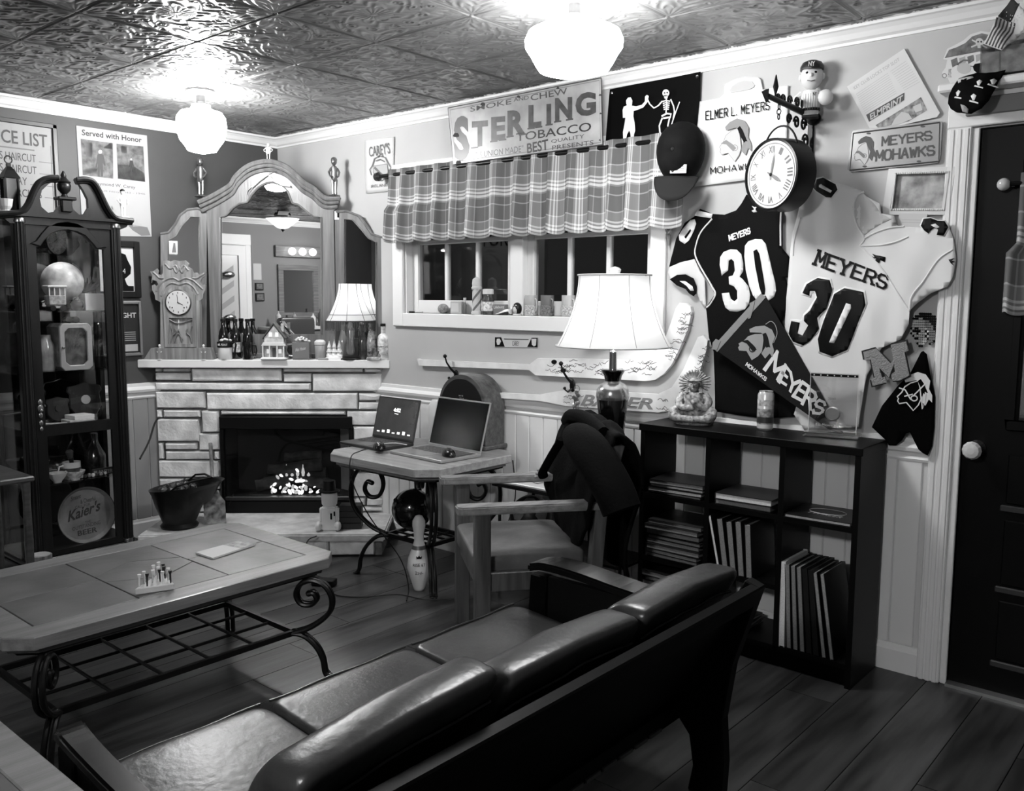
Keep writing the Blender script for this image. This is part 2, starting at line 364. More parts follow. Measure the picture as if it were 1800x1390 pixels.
# chair rail
RP = [(0, .836), (.012, .836), (.016, .846), (.010, .856), (.012, .868), (.026, .876), (.03, .890), (.02, .902), (.012, .908), (.012, .925), (0, .928)]
mould('trim_5', RP, (.9, 0, 0), (4.14, 0, 0), (0, -1, 0), 'white chair rail on the light wall')
mould('trim_6', RP, (0, -4.0, 0), (0, -.7, 0), (1, 0, 0), 'white chair rail on the dark wall')
BP = [(0, 0), (.018, 0), (.018, .085), (.012, .095), (.010, .108), (0, .112)]
struct(mould('baseboard_right', BP, (.9, 0, 0), (4.14, 0, 0), (0, -1, 0), 'white baseboard along the light wall'))
struct(mould('baseboard_left', BP, (0, -4.0, 0), (0, -.7, 0), (1, 0, 0), 'white baseboard along the dark wall'))
# beadboard wainscot
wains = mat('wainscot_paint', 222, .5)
wn = struct(MB().bx((.9, -.002, .10), (4.14, .0, .84)).build('trim_7', mat('wainscot_gap', 205, .6)), 'white beadboard wainscot below the rail', 'wainscot')
bw = .092; x = .9
while x < 4.12:
    MB().bx((x+.002, -.009, .11), (min(x+bw-.002, 4.138), -.001, .838)).build('board', wains, wn, bev=.003); x += bw
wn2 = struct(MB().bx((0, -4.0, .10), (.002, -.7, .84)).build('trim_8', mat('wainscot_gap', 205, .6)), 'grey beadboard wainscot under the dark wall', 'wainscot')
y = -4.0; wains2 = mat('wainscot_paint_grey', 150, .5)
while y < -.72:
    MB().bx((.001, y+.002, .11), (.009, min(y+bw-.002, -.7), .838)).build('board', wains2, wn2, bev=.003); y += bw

# ---- window: casing, sill, two sashes of six panes
win = bpy.data.objects.new('window_1', None); col.objects.link(win); win.matrix_basis = Matrix.Translation((2.07, 0, 1.27)); tag(win, 'white double sash window with small dark night panes', 'window', kind='structure')
cz0, cz1 = 1.275, 2.20
MB().bx((1.147, -.022, cz0), (WX0, 0, WZ1)).build('casing', WHITE, win, bev=.004)
MB().bx((WX1, -.022, cz0), (2.985, 0, WZ1)).build('casing', WHITE, win, bev=.004)
MB().bx((1.147, -.022, WZ1), (2.985, 0, cz1)).build('casing', WHITE, win, bev=.004)
MB().bx((WX0, -.024, cz0), (WX1, .13, WZ0)).build('window_sill', WHITE, win, bev=.004)
MB().bx((WX0, .0, WZ0), (WX0+.012, .13, WZ1)).bx((WX1-.012, 0, WZ0), (WX1, .13, WZ1)).bx((WX0, 0, WZ1-.012), (WX1, .13, WZ1)).build('jamb', WHITE, win)
mid = (2.03, 2.12)
MB().bx((mid[0], .012, WZ0), (mid[1], .12, WZ1)).build('mullion', WHITE, win, bev=.004)
pane_m = glass('window_glass', .8, .06)
for sx0, sx1 in ((WX0+.012, mid[0]), (mid[1], WX1-.012)):
    st = .045
    b = MB(); yy0, yy1 = .05, .085
    b.bx((sx0, yy0, WZ0), (sx0+st, yy1, WZ1-.012)).bx((sx1-st, yy0, WZ0), (sx1, yy1, WZ1-.012)).bx((sx0+st, yy0, WZ0), (sx1-st, yy1, WZ0+.075)).bx((sx0+st, yy0, WZ1-.06), (sx1-st, yy1, WZ1-.012))
    sash = b.build('sash', WHITE, win, bev=.003)
    gx0, gx1, gz0, gz1 = sx0+st, sx1-st, WZ0+.075, WZ1-.06; mz = 1.755; mw = .024; cw = (gx1-gx0-2*mw)/3
    for k in (1, 2): MB().bx((gx0+k*cw+(k-1)*mw, yy0+.002, gz0), (gx0+k*cw+k*mw, yy1-.002, gz1)).build('muntin', WHITE, sash, bev=.003)
    MB().bx((gx0, yy0, mz-mw/2), (gx1, yy1-.004, mz+mw/2)).build('muntin', WHITE, sash, bev=.003)
    for k in range(3):
        a = gx0+k*(cw+mw)
        for q0, q1 in ((gz0, mz-mw/2), (mz+mw/2, gz1)): MB().bx((a, .066, q0), (a+cw, .069, q1)).build('pane', pane_m, sash)
# lettered board put beyond the window for the words showing in its panes
nb = bpy.data.objects.new('board_outside', None); col.objects.link(nb); nb.matrix_basis = Matrix.Translation((.9, .92, 0)); tag(nb, 'grey lettered board seen dimly beyond the window', 'wall', kind='structure')
MB().bx((.2, .9, 0), (1.55, .93, 2.4)).build('board', mat('board_grey', 120, .7), nb)
text('CHRISTMAS', [V((.86, .895, 1.90)), V((1.42, .895, 1.90)), V((1.42, .895, 2.0)), V((.86, .895, 2.0))], INK, nb, bold=.01)
text('STORY', [V((.95, .895, 1.78)), V((1.32, .895, 1.78)), V((1.32, .895, 1.88)), V((.95, .895, 1.88))], INK, nb, bold=.01)
ld = bpy.data.lights.new('outside_point', 'POINT'); ld.energy = 2.5; ld.shadow_soft_size = .06; lo = bpy.data.objects.new('outside_point', ld); col.objects.link(lo); lo.location = (1.6, .5, 2.4)  # bare point light over the lettered board, without a lamp body

# ---- door: casing, leaf with glazed top, knob
dcas = struct(MB().bx((4.14, -.022, 0), (4.222, 0, 2.055)).build('trim_9', WHITE, bev=.004), 'white fluted door casing beside the jersey wall', 'door casing')
for k in range(3): MB().bx((4.149+k*.024, -.026, .0), (4.165+k*.024, -.02, 2.05)).build('flute', WHITE, dcas, bev=.002)
MB().bx((4.222, -.012, 0), (4.245, .06, 2.05)).build('jamb', WHITE, dcas, bev=.003)
hd = struct(MB().bx((4.14, -.024, 2.055), (5.40, 0, 2.17)).build('trim_10', WHITE, bev=.004), 'white head casing over the door', 'door casing')
MB().bx((4.12, -.10, 2.17), (5.42, 0, 2.20)).build('cap', WHITE, hd, bev=.006)
MB().bx((4.20, -.035, 2.09), (5.40, -.02, 2.15)).build('panel', mat('casing_panel', 120, .5), hd, bev=.003)
dm = mat('dark_door_paint', 5, .4, spec=.12)
dr = bpy.data.objects.new('door_1', None); col.objects.link(dr); dr.matrix_basis = Matrix.Translation((4.75, .03, 0)); tag(dr, 'dark panelled door with glazed upper half and crystal knob', 'door', kind='structure')
DL, DR_ = 4.247, 5.198
gl0, gl1, gz0, gz1 = 4.415, 5.08, 1.02, 1.93
b = MB(); b.prism([(DL, .006), (DR_, .006), (DR_, 2.045), (DL, 2.045)], lambda a, z: (a, .055, z), lambda a, z: (a, .012, z), [[(gl0, gz0), (gl1, gz0), (gl1, gz1), (gl0, gz1)]])
b.build('leaf', dm, dr)
for z0, z1, nm in ((.72, .90, 'panel'), (.42, .66, 'panel'), (.14, .36, 'panel')):
    MB().bx((4.40, .004, z0), (5.05, .012, z1)).build(nm, dm, dr, bev=.012)
    MB().bx((4.385, -.002, z0-.03), (5.06, .012, z0-.006)).build('panel_ledge', mat('ledge_grey', 40, .4), dr, bev=.004)
MB().bx((gl0, .03, gz0), (gl1, .034, gz1)).build('pane', glass('door_glass', .9, .08), dr)
MB().bx((gl0-.03, -.004, gz0-.035), (gl1+.03, .012, gz0)).bx((gl0-.03, -.004, gz0), (gl0, .012, gz1)).bx((gl1, -.004, gz0), (gl1+.03, .012, gz1)).build('glazing_bead', dm, dr, bev=.004)
kp = rw(1714, 789, .02)
kn = MB(Matrix.Translation(kp) @ Matrix.Rotation(pi/2, 4, 'X')).lathe([(.014, -.02), (.012, .01), (.022, .018), (.031, .034), (.033, .046), (.026, .06), (.012, .064)], 12).build('knob', mat('cut_glass', 205, .12, coat=1.0), dr)
MB(Matrix.Translation(kp) @ Matrix.Rotation(pi/2, 4, 'X')).lathe([(.03, -.032), (.03, -.026), (.016, -.02)], 16).build('knob_rose', BLK_MET, kn)
MB().bx((4.246, -.03, 0), (5.2, .05, .012)).build('threshold', mat('brass_threshold', 150, .35, metal=.6), dr)
# ================================================================== left wall: posters, frames, curio cabinet
A = crop(0, 200, 3.86); B_ = crop(0, 540, 3.0233)
def wall_quad(pl, off, x0, y0, x1, y1, cv=lambda x, y: (x, y)):
    return tq(pl, off, cv(x0, y1), cv(x1, y1), cv(x1, y0), cv(x0, y0))
def q4(pl, off, cv, *p): return tq(pl, off, *[cv(*a) for a in p])
# price list board
t = thing('price_board', 'hand-lettered haircut price list board in a dark frame', 'sign', (.0, -1.75, 1.9))
Y0, Y1, Z0, Z1 = -2.15, -1.412, 1.72, 2.36
MB().bx((.002, Y0+.02, Z0+.02), (.012, Y1-.02, Z1-.02)).build('panel', mat('board_cream', 165, .7, var=.04, vs=4, spec=.1), t)
fm = mat('dark_frame_wood', 34, .4)
MB().bx((0, Y0, Z1-.024), (.024, Y1, Z1)).bx((0, Y0, Z0), (.024, Y1, Z0+.024)).bx((0, Y1-.024, Z0), (.024, Y1, Z1)).bx((0, Y0, Z0), (.024, Y0+.024, Z1)).build('frame', fm, t, bev=.003)
def ltext(s, y0, y1, z0, z1, off, m, parent, **k):
    return text(s, [V((off, y0, z0)), V((off, y1, z0)), V((off, y1, z1)), V((off, y0, z1))], m, parent, **k)
pim = mat('sign_paint_grey', 62, .6)
ltext('PRICE LIST', -1.785, -1.462, 2.232, 2.30, .0135, pim, t, bold=.012)
for i, (s, w_) in enumerate((('MENS HAIRCUT', .25), ('BOYS HAIRCUT', .25), ('SATURDAY', .2), ('ALL HAIRCUTS', .27))):
    z = 2.148-i*.062
    ltext(s, -1.775, -1.775+w_-.0, z, z+.04, .0135, pim, t)
    MB().bx((.0125, -1.775+w_+.015, z+.004), (.0135, -1.44, z+.007)).build('rule', MGREY, t)
MB().bx((.0125, -1.76, 2.207), (.0135, -1.53, 2.214)).bx((.0125, -1.447, 1.78), (.0135, -1.444, 2.245)).build('rule', MGREY, t)
ltext('SHAMPOO', -1.80, -1.56, 1.80, 1.84, .0135, pim, t)
# Served with Honor poster
t = thing('memorial_poster', 'white poster headed Served with Honor with two photographs', 'poster', (0, -1.09, 1.8))
pts = [A(515, 80), A(995, 148), A(1027, 833), A(560, 828)]
plate('sheet', pts, lw, .002, .003, mat('poster_paper', 172, .8, spec=.1), t)
text('Served with Honor', q4(lw, .0058, A, (555, 145), (962, 195), (960, 160), (555, 105)), mat('print_heading', 48, .6), t, bold=.014)
ph = mat('photo_grey', 105, .6, var=.25, vs=30, spec=.2)
for q in ([(548, 170), (765, 200), (768, 440), (562, 415)], [(790, 203), (972, 222), (985, 462), (800, 440)]):
    plate('photograph', [A(*p) for p in q], lw, .0052, .0006, ph, t)
def pman(cx, cy, h, dk):    # printed standing man, flat ink
    k = h/100
    o = [(-6, -30), (-10, -28), (-14, 0), (-17, 18), (-12, 18), (-9, 2), (-9, 50), (-2, 50), (0, 15), (3, 50), (10, 50), (9, 0), (14, 12), (19, 10), (12, -26), (6, -30)]
    plate('printed_figure', [A(cx+a*k, cy+b*k) for a, b in o], lw, .006, .0003, mat('ink_%d' % dk, dk, .6), t)
    plate('printed_head', [A(cx+a, cy+b) for a, b in circ(0, -38*k, 7*k, 12)], lw, .006, .0003, mat('ink_face', 185, .6), t)
pman(680, 330, 190, 70); pman(890, 345, 95, 45)
for q, v in (([(580, 190), (630, 196), (632, 295), (582, 290)], 100), ([(700, 190), (760, 198), (762, 240), (702, 232)], 120), ([(560, 380), (660, 360), (660, 400), (562, 412)], 95),
             ([(800, 345), (900, 350), (975, 400), (985, 460), (800, 438)], 80), ([(905, 222), (968, 228), (970, 280), (908, 275)], 110), ([(820, 218), (860, 222), (862, 285), (824, 280)], 118)):
    plate('printed_patch', [A(*p) for p in q], lw, .0055, .0003, mat('ink_p%d' % v, v, .6), t)
text('Raymond W. Carey', q4(lw, .006, A, (642, 487), (918, 515), (918, 488), (642, 460)), GINK, t)
text('US Navy 1943 - 1946', q4(lw, .006, A, (690, 530), (985, 553), (985, 538), (690, 517)), MGREY, t)
for x, y in ((760, 640), (745, 620), (850, 700), (930, 735)):
    plate('printed_ship', [A(x+a, y+b) for a, b in [(-30, 30), (-20, 0), (-10, 10), (0, -25), (8, 8), (30, 10), (34, 30)]], lw, .0055, .0003, LGREY, t)
plate('printed_shore', [A(*p) for p in [(860, 745), (1000, 770), (1022, 825), (960, 828), (900, 790)]], lw, .0055, .0003, MGREY, t)
# framed pictures between cabinet and mantel
def framed(name, label, y0, y1, z0, z1, fr, fw, inner):
    t = thing(name, label, 'picture', (0, (y0+y1)/2, z0))
    MB().bx((.002, y0, z0), (.028, y0+fw, z1)).bx((.002, y1-fw, z0), (.028, y1, z1)).bx((.002, y0+fw, z0), (.028, y1-fw, z0+fw)).bx((.002, y0+fw, z1-fw), (.028, y1-fw, z1)).build('frame', fr, t, bev=.003)
    MB().bx((.001, y0+fw, z0+fw), (.012, y1-fw, z1-fw)).build('print', inner, t)
    return t
t = framed('framed_print', 'black framed print of a decorated bust beside the curio cabinet', -1.27, -.98, 1.433, 1.757, BLACK, .035, PAPER)
MB().lathe([(.001, 0), (.05, .01), (.03, .03), (.02, .06), (.055, .09), (.06, .13), (.04, .17), (.03, .2), (.001, .21)], 12, (0, 0, 0), M=Matrix.Translation((.0125, -1.09, 1.48)) @ Matrix.Diagonal((.02, 1, 1, 1))).build('printed_bust', INK, t)
MB().bx((.0125, -1.14, 1.47), (.0135, -1.02, 1.50)).build('printed_base', INK, t)
ltext('714', -1.115, -1.065, 1.572, 1.60, .0138, PAPER, t)
t = framed('framed_notice', 'silver framed dark notice under the black framed print', -1.27, -.985, 1.095, 1.412, mat('silver_frame', 150, .35, metal=.7), .016, mat('dark_notice', 24, .5))
ltext('TONIGHT', -1.20, -1.012, 1.315, 1.345, .0128, PAPER, t, bold=.02)
for k in range(5): MB().bx((.0122, -1.17+.01*k, 1.23-.012*k), (.0128, -1.02, 1.234-.012*k)).build('printed_line', LGREY, t)
MB().bx((.0122, -1.14, 1.12), (.0128, -1.01, 1.16)).build('printed_patch', LGREY, t)

# ---- curio cabinet
CW = mat('cabinet_wood', 20, .35, var=.3, vs=3, stretch=(14, 14, 1), spec=.35); CX = .38
t = thing('curio_cabinet', 'tall dark wood curio cabinet with arched glass door and swan-neck pediment', 'cabinet', (.2, -1.53, 0))
YL, YR = -1.82, -1.235
MB().bx((.02, YL-.02, 0), (CX+.03, YR+.02, .075)).bx((.025, YL-.01, .075), (CX+.015, YR+.01, .097)).build('plinth', CW, t, bev=.006)
MB().bx((.012, YL, .09), (.03, YR, 1.83)).build('back_panel', mat('cabinet_mirror', 120, .05, metal=1.0), t)
for yc in (-1.765, -1.29):
    b = MB(); n = 40; rings = []
    for z in (.12, 1.80):
        rings.append([(CX+cos(2*pi*k/n)*(.026 if k % 4 < 2 else .022), yc+sin(2*pi*k/n)*(.026 if k % 4 < 2 else .022), z) for k in range(n)])
    cpart = b.loops(rings).build('column', CW, t)
    for z in (.097, 1.80): MB().lathe([(.03, 0), (.031, .008), (.028, .02), (.024, .022)], 20, (CX, yc, z)).build('column_cap', BRASS, cpart, smooth=True)
    MB().bx((CX-.05, yc-.02, .097), (CX-.012, yc+.02, 1.83)).build('stile', CW, t)
for yc in (YL+.012, YR-.012): MB().bx((.03, yc-.012, .097), (.06, yc+.012, 1.83)).build('rear_post', CW, t)
# door with arched light and lower light
arch = [(-1.69, .785), (-1.69, 1.685), (-1.672, 1.688), (-1.655, 1.715), (-1.62, 1.752), (-1.58, 1.77), (-1.535, 1.777), (-1.49, 1.77), (-1.45, 1.752), (-1.412, 1.712), (-1.394, 1.688), (-1.355, 1.685), (-1.355, .785)]
low = [(-1.685, .125), (-1.685, .728), (-1.352, .728), (-1.352, .135)]
b = MB(); b.prism([(-1.735, .10), (-1.735, 1.80), (-1.318, 1.80), (-1.318, .10)], lambda y, z: (CX-.02, y, z), lambda y, z: (CX, y, z), [arch, low])
door = b.build('door', CW, t)
ao = [(-1.72, 1.70), (-1.69, 1.715), (-1.665, 1.75), (-1.63, 1.79), (-1.585, 1.812), (-1.535, 1.82), (-1.485, 1.812), (-1.44, 1.79), (-1.405, 1.75), (-1.38, 1.715), (-1.335, 1.70)]
b = MB(); b.prism(ao+[p for p in reversed(arch[2:11])], lambda y, z: (CX, y, z), lambda y, z: (CX+.012, y, z)); b.build('arch_moulding', CW, door, bev=.003)
cg = glass('cabinet_glass', .96, .015)
MB().prism(arch, lambda y, z: (CX-.012, y, z), lambda y, z: (CX-.009, y, z)).build('pane', cg, door)
MB().prism(low, lambda y, z: (CX-.012, y, z), lambda y, z: (CX-.009, y, z)).build('pane', cg, door)
b = MB()
for z, r in ((.90, .012), (.935, .018), (.965, .014), (.86, .012), (.83, .01)): b.sph((CX+.004, -1.712, z-.06), (.004, r*.8, r*1.2), 10, 6)
b.sph((CX+.012, -1.712, .865), .009).build('escutcheon', mat('silver_pull', 150, .3, metal=.9), door, smooth=True)
for yy in (YL, YR): MB().bx((.06, yy-.002, .10), (CX-.05, yy+.002, 1.82)).build('side_pane', cg, t)
MB().bx((.02, YL-.015, 1.83), (CX+.03, YR+.015, 1.845)).build('top_board', CW, t)
# swan-neck pediment, traced on the front
P = lambda pts: [(lw(*A(*p), CX).y, lw(*A(*p), CX).z) for p in pts]
ped = P([(62, 742), (0, 690), (-40, 680), (60, 672), (130, 662), (180, 610), (215, 530), (255, 460), (310, 432), (380, 430), (365, 455), (320, 480), (278, 520), (263, 575), (275, 632), (320, 672), (370, 664), (402, 620), (400, 572),
         (500, 572), (478, 610), (492, 650), (530, 685), (570, 680), (594, 640), (590, 580), (560, 520), (530, 475), (503, 446), (560, 440), (612, 455), (652, 510), (690, 590), (722, 652), (765, 702), (830, 716), (885, 722), (850, 770), (800, 790)])
b = MB(); b.prism(ped, lambda y, z: (CX-.015, y, z), lambda y, z: (CX+.012, y, z)); b.build('pediment', CW, t)
for tr in ([(-40, 682), (60, 674), (130, 664), (180, 612), (215, 532), (255, 464), (310, 438), (380, 436)], [(503, 450), (560, 445), (612, 459), (652, 514), (690, 594), (722, 655), (765, 705), (830, 720), (885, 726)]):
    pp = spline([V(q) for q in P(tr)], 4)
    b = MB()
    for o, r in ((.012, .017), (.03, .013)): b.tube([(CX+o, q[0], q[1]-.012+o*.4) for q in pp], r, 8)
    b.build('scroll_moulding', CW, t, smooth=True)
uc = (CX, -1.54, 1.925)
MB().bx((CX-.03, -1.585, 1.925), (CX+.04, -1.495, 1.94)).bx((CX-.01, -1.565, 1.865), (CX+.03, -1.515, 1.925)).build('urn_block', CW, t, bev=.004)
MB().lathe([(.02, .015), (.012, .03), (.03, .05), (.034, .075), (.028, .085), (.034, .09), (.02, .105), (.012, .115), (.014, .125), (.004, .145)], 18, uc).build('urn_finial', CW, t, smooth=True)
shg = glass('shelf_glass', .92, .05)
SHZ = [.47, .775, 1.055, 1.365]
for z in SHZ: MB().bx((.035, YL+.02, z-.008), (CX-.03, YR-.02, z)).build('shelf', shg, t)
MB().bx((.03, YL+.01, .095), (CX-.03, YR-.01, .112)).build('floor_board', CW, t)
li = MB().lathe([(.03, 0), (.03, -.012), (.02, -.016)], 16, (.2, -1.56, 1.83)).build('cabinet_light', mat('cabinet_bulb', 250, .3, emit=25), t)

# ---- things on the cabinet shelves
def cpos(px, py, x, z=None):
    p = lw(px, py, x); return V((x, p.y, z if z is not None else p.z))
def standing(name, label, cat, prof, loc, m, n=20, group=None, sx=1, sy=1, rot=0):
    o = MB(frame(loc, rot)).lathe(prof, n, sx=sx, sy=sy).build(name, m, smooth=True); return tag(o, label, cat, group)
# globe
g = cpos(110, 500, .2, 1.365)
t = thing('desk_globe', 'pale desk globe on the top shelf of the curio cabinet', 'globe', g)
gm = mat('globe_print', 190, .35, var=.3, vs=11)
MB().sph((g.x, g.y, g.z+.15), .105, 28, 18).build('ball', gm, t, smooth=True, angle=180)
MB().lathe([(.06, 0), (.06, .01), (.02, .018), (.012, .045)], 20, g).build('base', BLACK, t, smooth=True)
MB().tube([(g.x, g.y+.114*cos(a), g.z+.15+.114*sin(a)) for a in [(-1.55+2.6*i/20) for i in range(21)]], .004, 6).build('meridian_arm', BRASS, t, smooth=True)
# wooden trolley model
g = cpos(97, 520, .30, 1.365)
t = thing('tram_model', 'little model tram with open posts in front of the globe', 'model', g)
MB().box((g.x, g.y, g.z+.055), (.06, .085, .05)).box((g.x, g.y, g.z+.022), (.05, .07, .018)).build('body', mat('tram_grey', 150, .5, var=.2, vs=60), t, bev=.003)
MB().box((g.x, g.y, g.z+.125), (.07, .10, .012)).build('roof', mat('tram_roof', 200, .4), t, bev=.004)
for dy in (-.038, -.013, .013, .038):
    MB().box((g.x+.025, g.y+dy, g.z+.1), (.006, .006, .045)).build('post', mat('tram_roof', 200, .4), t)
for dy in (-.025, .025): MB(frame((g.x, g.y+dy, g.z+.014)) @ Matrix.Rotation(pi/2, 4, 'Y')).lathe([(.014, -.034), (.014, .034)], 12).build('wheel', BLACK, t)
# white boxes + dark bundle + metal ware
g = cpos(158, 545, .22, 1.365)
tag(MB().box((g.x, g.y, g.z+.045), (.13, .10, .09)).build('card_box', PAPER, bev=.002), 'plain white carton under the dark bundle in the cabinet', 'box')
t = thing('dark_feather_fan', 'dark feathery bundle lying on the white carton in the cabinet', 'ornament', (g.x, g.y, g.z+.09))
for k in range(9):
    a = -1.3+k*.32; MB().tube([(g.x+.02, g.y-.03, g.z+.097), (g.x+.01, g.y-.03+.05*sin(a), g.z+.11+.02*cos(a)), (g.x-.01, g.y-.03+.095*sin(a), g.z+.125+.05*cos(a))], [.006, .011, .002], 6).build('feather', mat('feather_dark', 45, .5, var=.4, vs=50), t, smooth=True)
for k, (px, lab) in enumerate(((135, 'dark round enamel pot beside the white carton'),)):
    g2 = cpos(px, 525, .30, 1.365); standing('small_pot', lab+' in the cabinet', 'pot', [(.02, 0), (.032, .012), (.036, .035), (.028, .05), (.03, .056), (.012, .06), (.01, .07), (.001, .072)], g2, mat('enamel_dark', 50, .2, var=.3, vs=40))
# boxed glass-front case
g = cpos(125, 645, .26, 1.055)
t = thing('metal_case', 'pale metal case with rounded glazed door in the cabinet', 'case', g)
cm = mat('case_metal', 175, .35, metal=.3)
W_, H_, D_ = .165, .245, .16
b = MB(); rr = lambda i: [(-W_/2+i+.02, i), (W_/2-i-.02, i), (W_/2-i, i+.02), (W_/2-i, H_-i-.02), (W_/2-i-.02, H_-i), (-W_/2+i+.02, H_-i), (-W_/2+i, H_-i-.02), (-W_/2+i, i+.02)]
b.prism(rr(0), lambda a, z: (g.x-D_/2, g.y+a, g.z+z), lambda a, z: (g.x+D_/2-.02, g.y+a, g.z+z)); b.build('body', mat('case_inside', 90, .3, var=.4, vs=25), t)
b = MB(); b.prism(rr(0), lambda a, z: (g.x+D_/2-.018, g.y+a, g.z+z), lambda a, z: (g.x+D_/2, g.y+a, g.z+z), [list(reversed(rr(.026)))]); dd = b.build('door', cm, t, bev=.003)
MB().prism(rr(.024), lambda a, z: (g.x+D_/2-.010, g.y+a, g.z+z), lambda a, z: (g.x+D_/2-.008, g.y+a, g.z+z)).build('pane', cg, dd)
MB().sph((g.x+D_/2+.008, g.y-W_/2+.012, g.z+.12), (.01, .008, .008)).build('latch', CHROME, dd, smooth=True)
text('SHAVING', [V((g.x+D_/2-.0195, g.y-.045, g.z+.085)), V((g.x+D_/2-.0195, g.y+.045, g.z+.085)), V((g.x+D_/2-.0195, g.y+.045, g.z+.1)), V((g.x+D_/2-.0195, g.y-.045, g.z+.1))], PAPER, t) if False else None
# old camera on top of it
t = thing('field_glasses', 'small black field glasses lying on the metal case', 'binoculars', (g.x, g.y, g.z+H_))
for d in (-.018, .018): MB(frame((g.x+.02, g.y+d, g.z+H_+.017)) @ Matrix.Rotation(pi/2, 4, 'Y')).lathe([(.012, -.03), (.017, -.01), (.017, .03), (.014, .032)], 14).build('barrel', BLACK, t, smooth=True)
MB().box((g.x+.02, g.y, g.z+H_+.018), (.03, .03, .01)).build('bridge', BLACK, t)
g = cpos(82, 648, .24, 1.055)
standing('glass_carboy', 'pale glass jar left of the metal case in the cabinet', 'jar', [(.04, 0), (.045, .02), (.045, .13), (.03, .16), (.03, .18), (.033, .185)], g, mat('jar_pale', 180, .15, coat=.8, var=.15, vs=20))
g = cpos(176, 640, .24, 1.055)
t = thing('glass_tumbler', 'clear tumbler right of the metal case in the cabinet', 'glass', g)
MB().lathe([(.028, 0), (.034, .12), (.032, .12), (.026, .006)], 20, g).build('cup', glass('clear_glass', .9, .08), t, smooth=True)
tag(MB().box((.22, cpos(184, 645, .22).y, 1.055+.03), (.14, .05, .06)).build('dark_wood_box', wood('dark_box_wood', 40, .4, 'y'), bev=.004), 'dark wooden box behind the tumbler in the cabinet', 'box')
# shield plaques and books (shelf at .775)
def shield(name, label, px, py, x, z, s, m, coin):
    g = cpos(px, py, x, z); t = thing(name, label, 'plaque', g)
    o = [(-.45, .95), (-.5, .8), (-.42, .72), (-.45, .35), (-.3, .12), (0, 0), (.3, .12), (.45, .35), (.42, .72), (.5, .8), (.45, .95), (.2, .98), (0, 1.05), (-.2, .98)]
    b = MB(frame(g, 0) @ Matrix.Rotation(-.12, 4, 'Y')); b.ext([(a*s, c*s) for a, c in o], 'x', -.01, .008); b.build('board', m, t, bev=.004)
    b = MB(frame(g, 0) @ Matrix.Rotation(-.12, 4, 'Y')); b.ext(circ(0, s*.55, s*.13, 18), 'x', .008, .014); b.build('medal', coin, t)
shield('shield_plaque', 'small dark shield plaque leaning in the cabinet', 103, 728, .22, .775, .13, wood('plaque_wood', 30, .3, 'z'), mat('medal_dark', 60, .4, metal=.6))
shield('shield_plaque', 'large dark shield plaque with a bright medal in the cabinet', 152, 722, .20, .775, .19, wood('plaque_wood', 30, .3, 'z'), mat('medal_bright', 215, .3, metal=.3))
g = cpos(137, 738, .30, .775)
tag(MB().box((g.x, g.y, .775+.009), (.11, .13, .018)).build('book', mat('book_cream', 190, .6, var=.1, vs=60), bev=.002), 'cream covered book lying at the bottom of the cabinet pair', 'book')
tag(MB(frame((g.x-.005, g.y+.012, .793), .12)).box((0, 0, .011), (.10, .11, .022)).build('book', mat('book_pages', 220, .6), bev=.002), 'white paged book lying on the cream book', 'book')
g = cpos(95, 740, .31, .775)
tag(MB(frame((g.x, g.y, .775), -.4)).box((0, 0, .004), (.03, .12, .008)).build('pamphlet', PAPER), 'narrow folded pamphlet beside the books in the cabinet', 'pamphlet')
# low shelf (.47): mug, bowls, jug, bottle, strip
def mug(name, label, loc, r, h, m, mi=None, rot=0, group=None, hm=None, cat='mug'):
    t = thing(name, label, cat, loc, rot, group); M = frame(loc, rot)
    MB(M).lathe([(r*.9, 0), (r, .006), (r, h), (r*.92, h), (r*.88, .01)], 22).build('cup', m, t, smooth=True)
    MB(M).tube([(r*.95*1, 0, h*.82), (r*1.45, 0, h*.8), (r*1.62, 0, h*.5), (r*1.4, 0, h*.24), (r*.95, 0, h*.2)], r*.11, 8).build('handle', hm or m, t, smooth=True)
    return t
g = cpos(126, 822, .26, .47)
mug('shaving_mug', 'white shaving mug with dark band on the low cabinet shelf', g, .045, .09, mat('mug_white', 210, .25), rot=-1.5)
MB(frame(g)).lathe([(.0455, .03), (.0462, .032), (.0462, .058), (.0455, .06)], 22, cap=False).build('band', mat('mug_band', 60, .4, var=.5, vs=60), bpy.data.objects['shaving_mug'])
t = thing('shaving_brush', 'dark shaving brush standing in the white shaving mug', 'brush', (g.x, g.y, g.z+.06))
MB(frame((g.x, g.y+.005, g.z+.06)) @ Matrix.Rotation(.15, 4, 'X')).lathe([(.014, 0), (.011, .03), (.014, .05)], 12).build('handle', BLACK, t, smooth=True)
MB(frame((g.x, g.y+.005, g.z+.06)) @ Matrix.Rotation(.15, 4, 'X')).lathe([(.012, .05), (.02, .085), (.012, .095)], 12).build('bristles', mat('bristle', 60, .8), t, smooth=True)
bowlp = [(.02, 0), (.022, .006), (.045, .035), (.05, .05), (.046, .05), (.02, .012)]
standing('china_bowl', 'plain white china bowl at the front of the low cabinet shelf', 'bowl', bowlp, cpos(101, 842, .31, .47), mat('mug_white', 210, .25))
standing('china_bowl', 'banded white bowl under the shaving mug shelf edge', 'bowl', bowlp, cpos(132, 833, .32, .47), mat('bowl_banded', 190, .3, var=.3, vs=45))
g = cpos(97, 815, .18, .47)
t = thing('silver_jug', 'ribbed silver jug lying behind the white bowl in the cabinet', 'jug', g)
MB(frame((g.x, g.y, g.z+.046)) @ Matrix.Rotation(pi/2, 4, 'X')).lathe([(.03, -.06), (.045, -.05), (.04, -.035), (.046, -.02), (.04, -.005), (.046, .01), (.04, .025), (.03, .05), (.034, .06)], 20).build('body', CHROME, t, smooth=True)
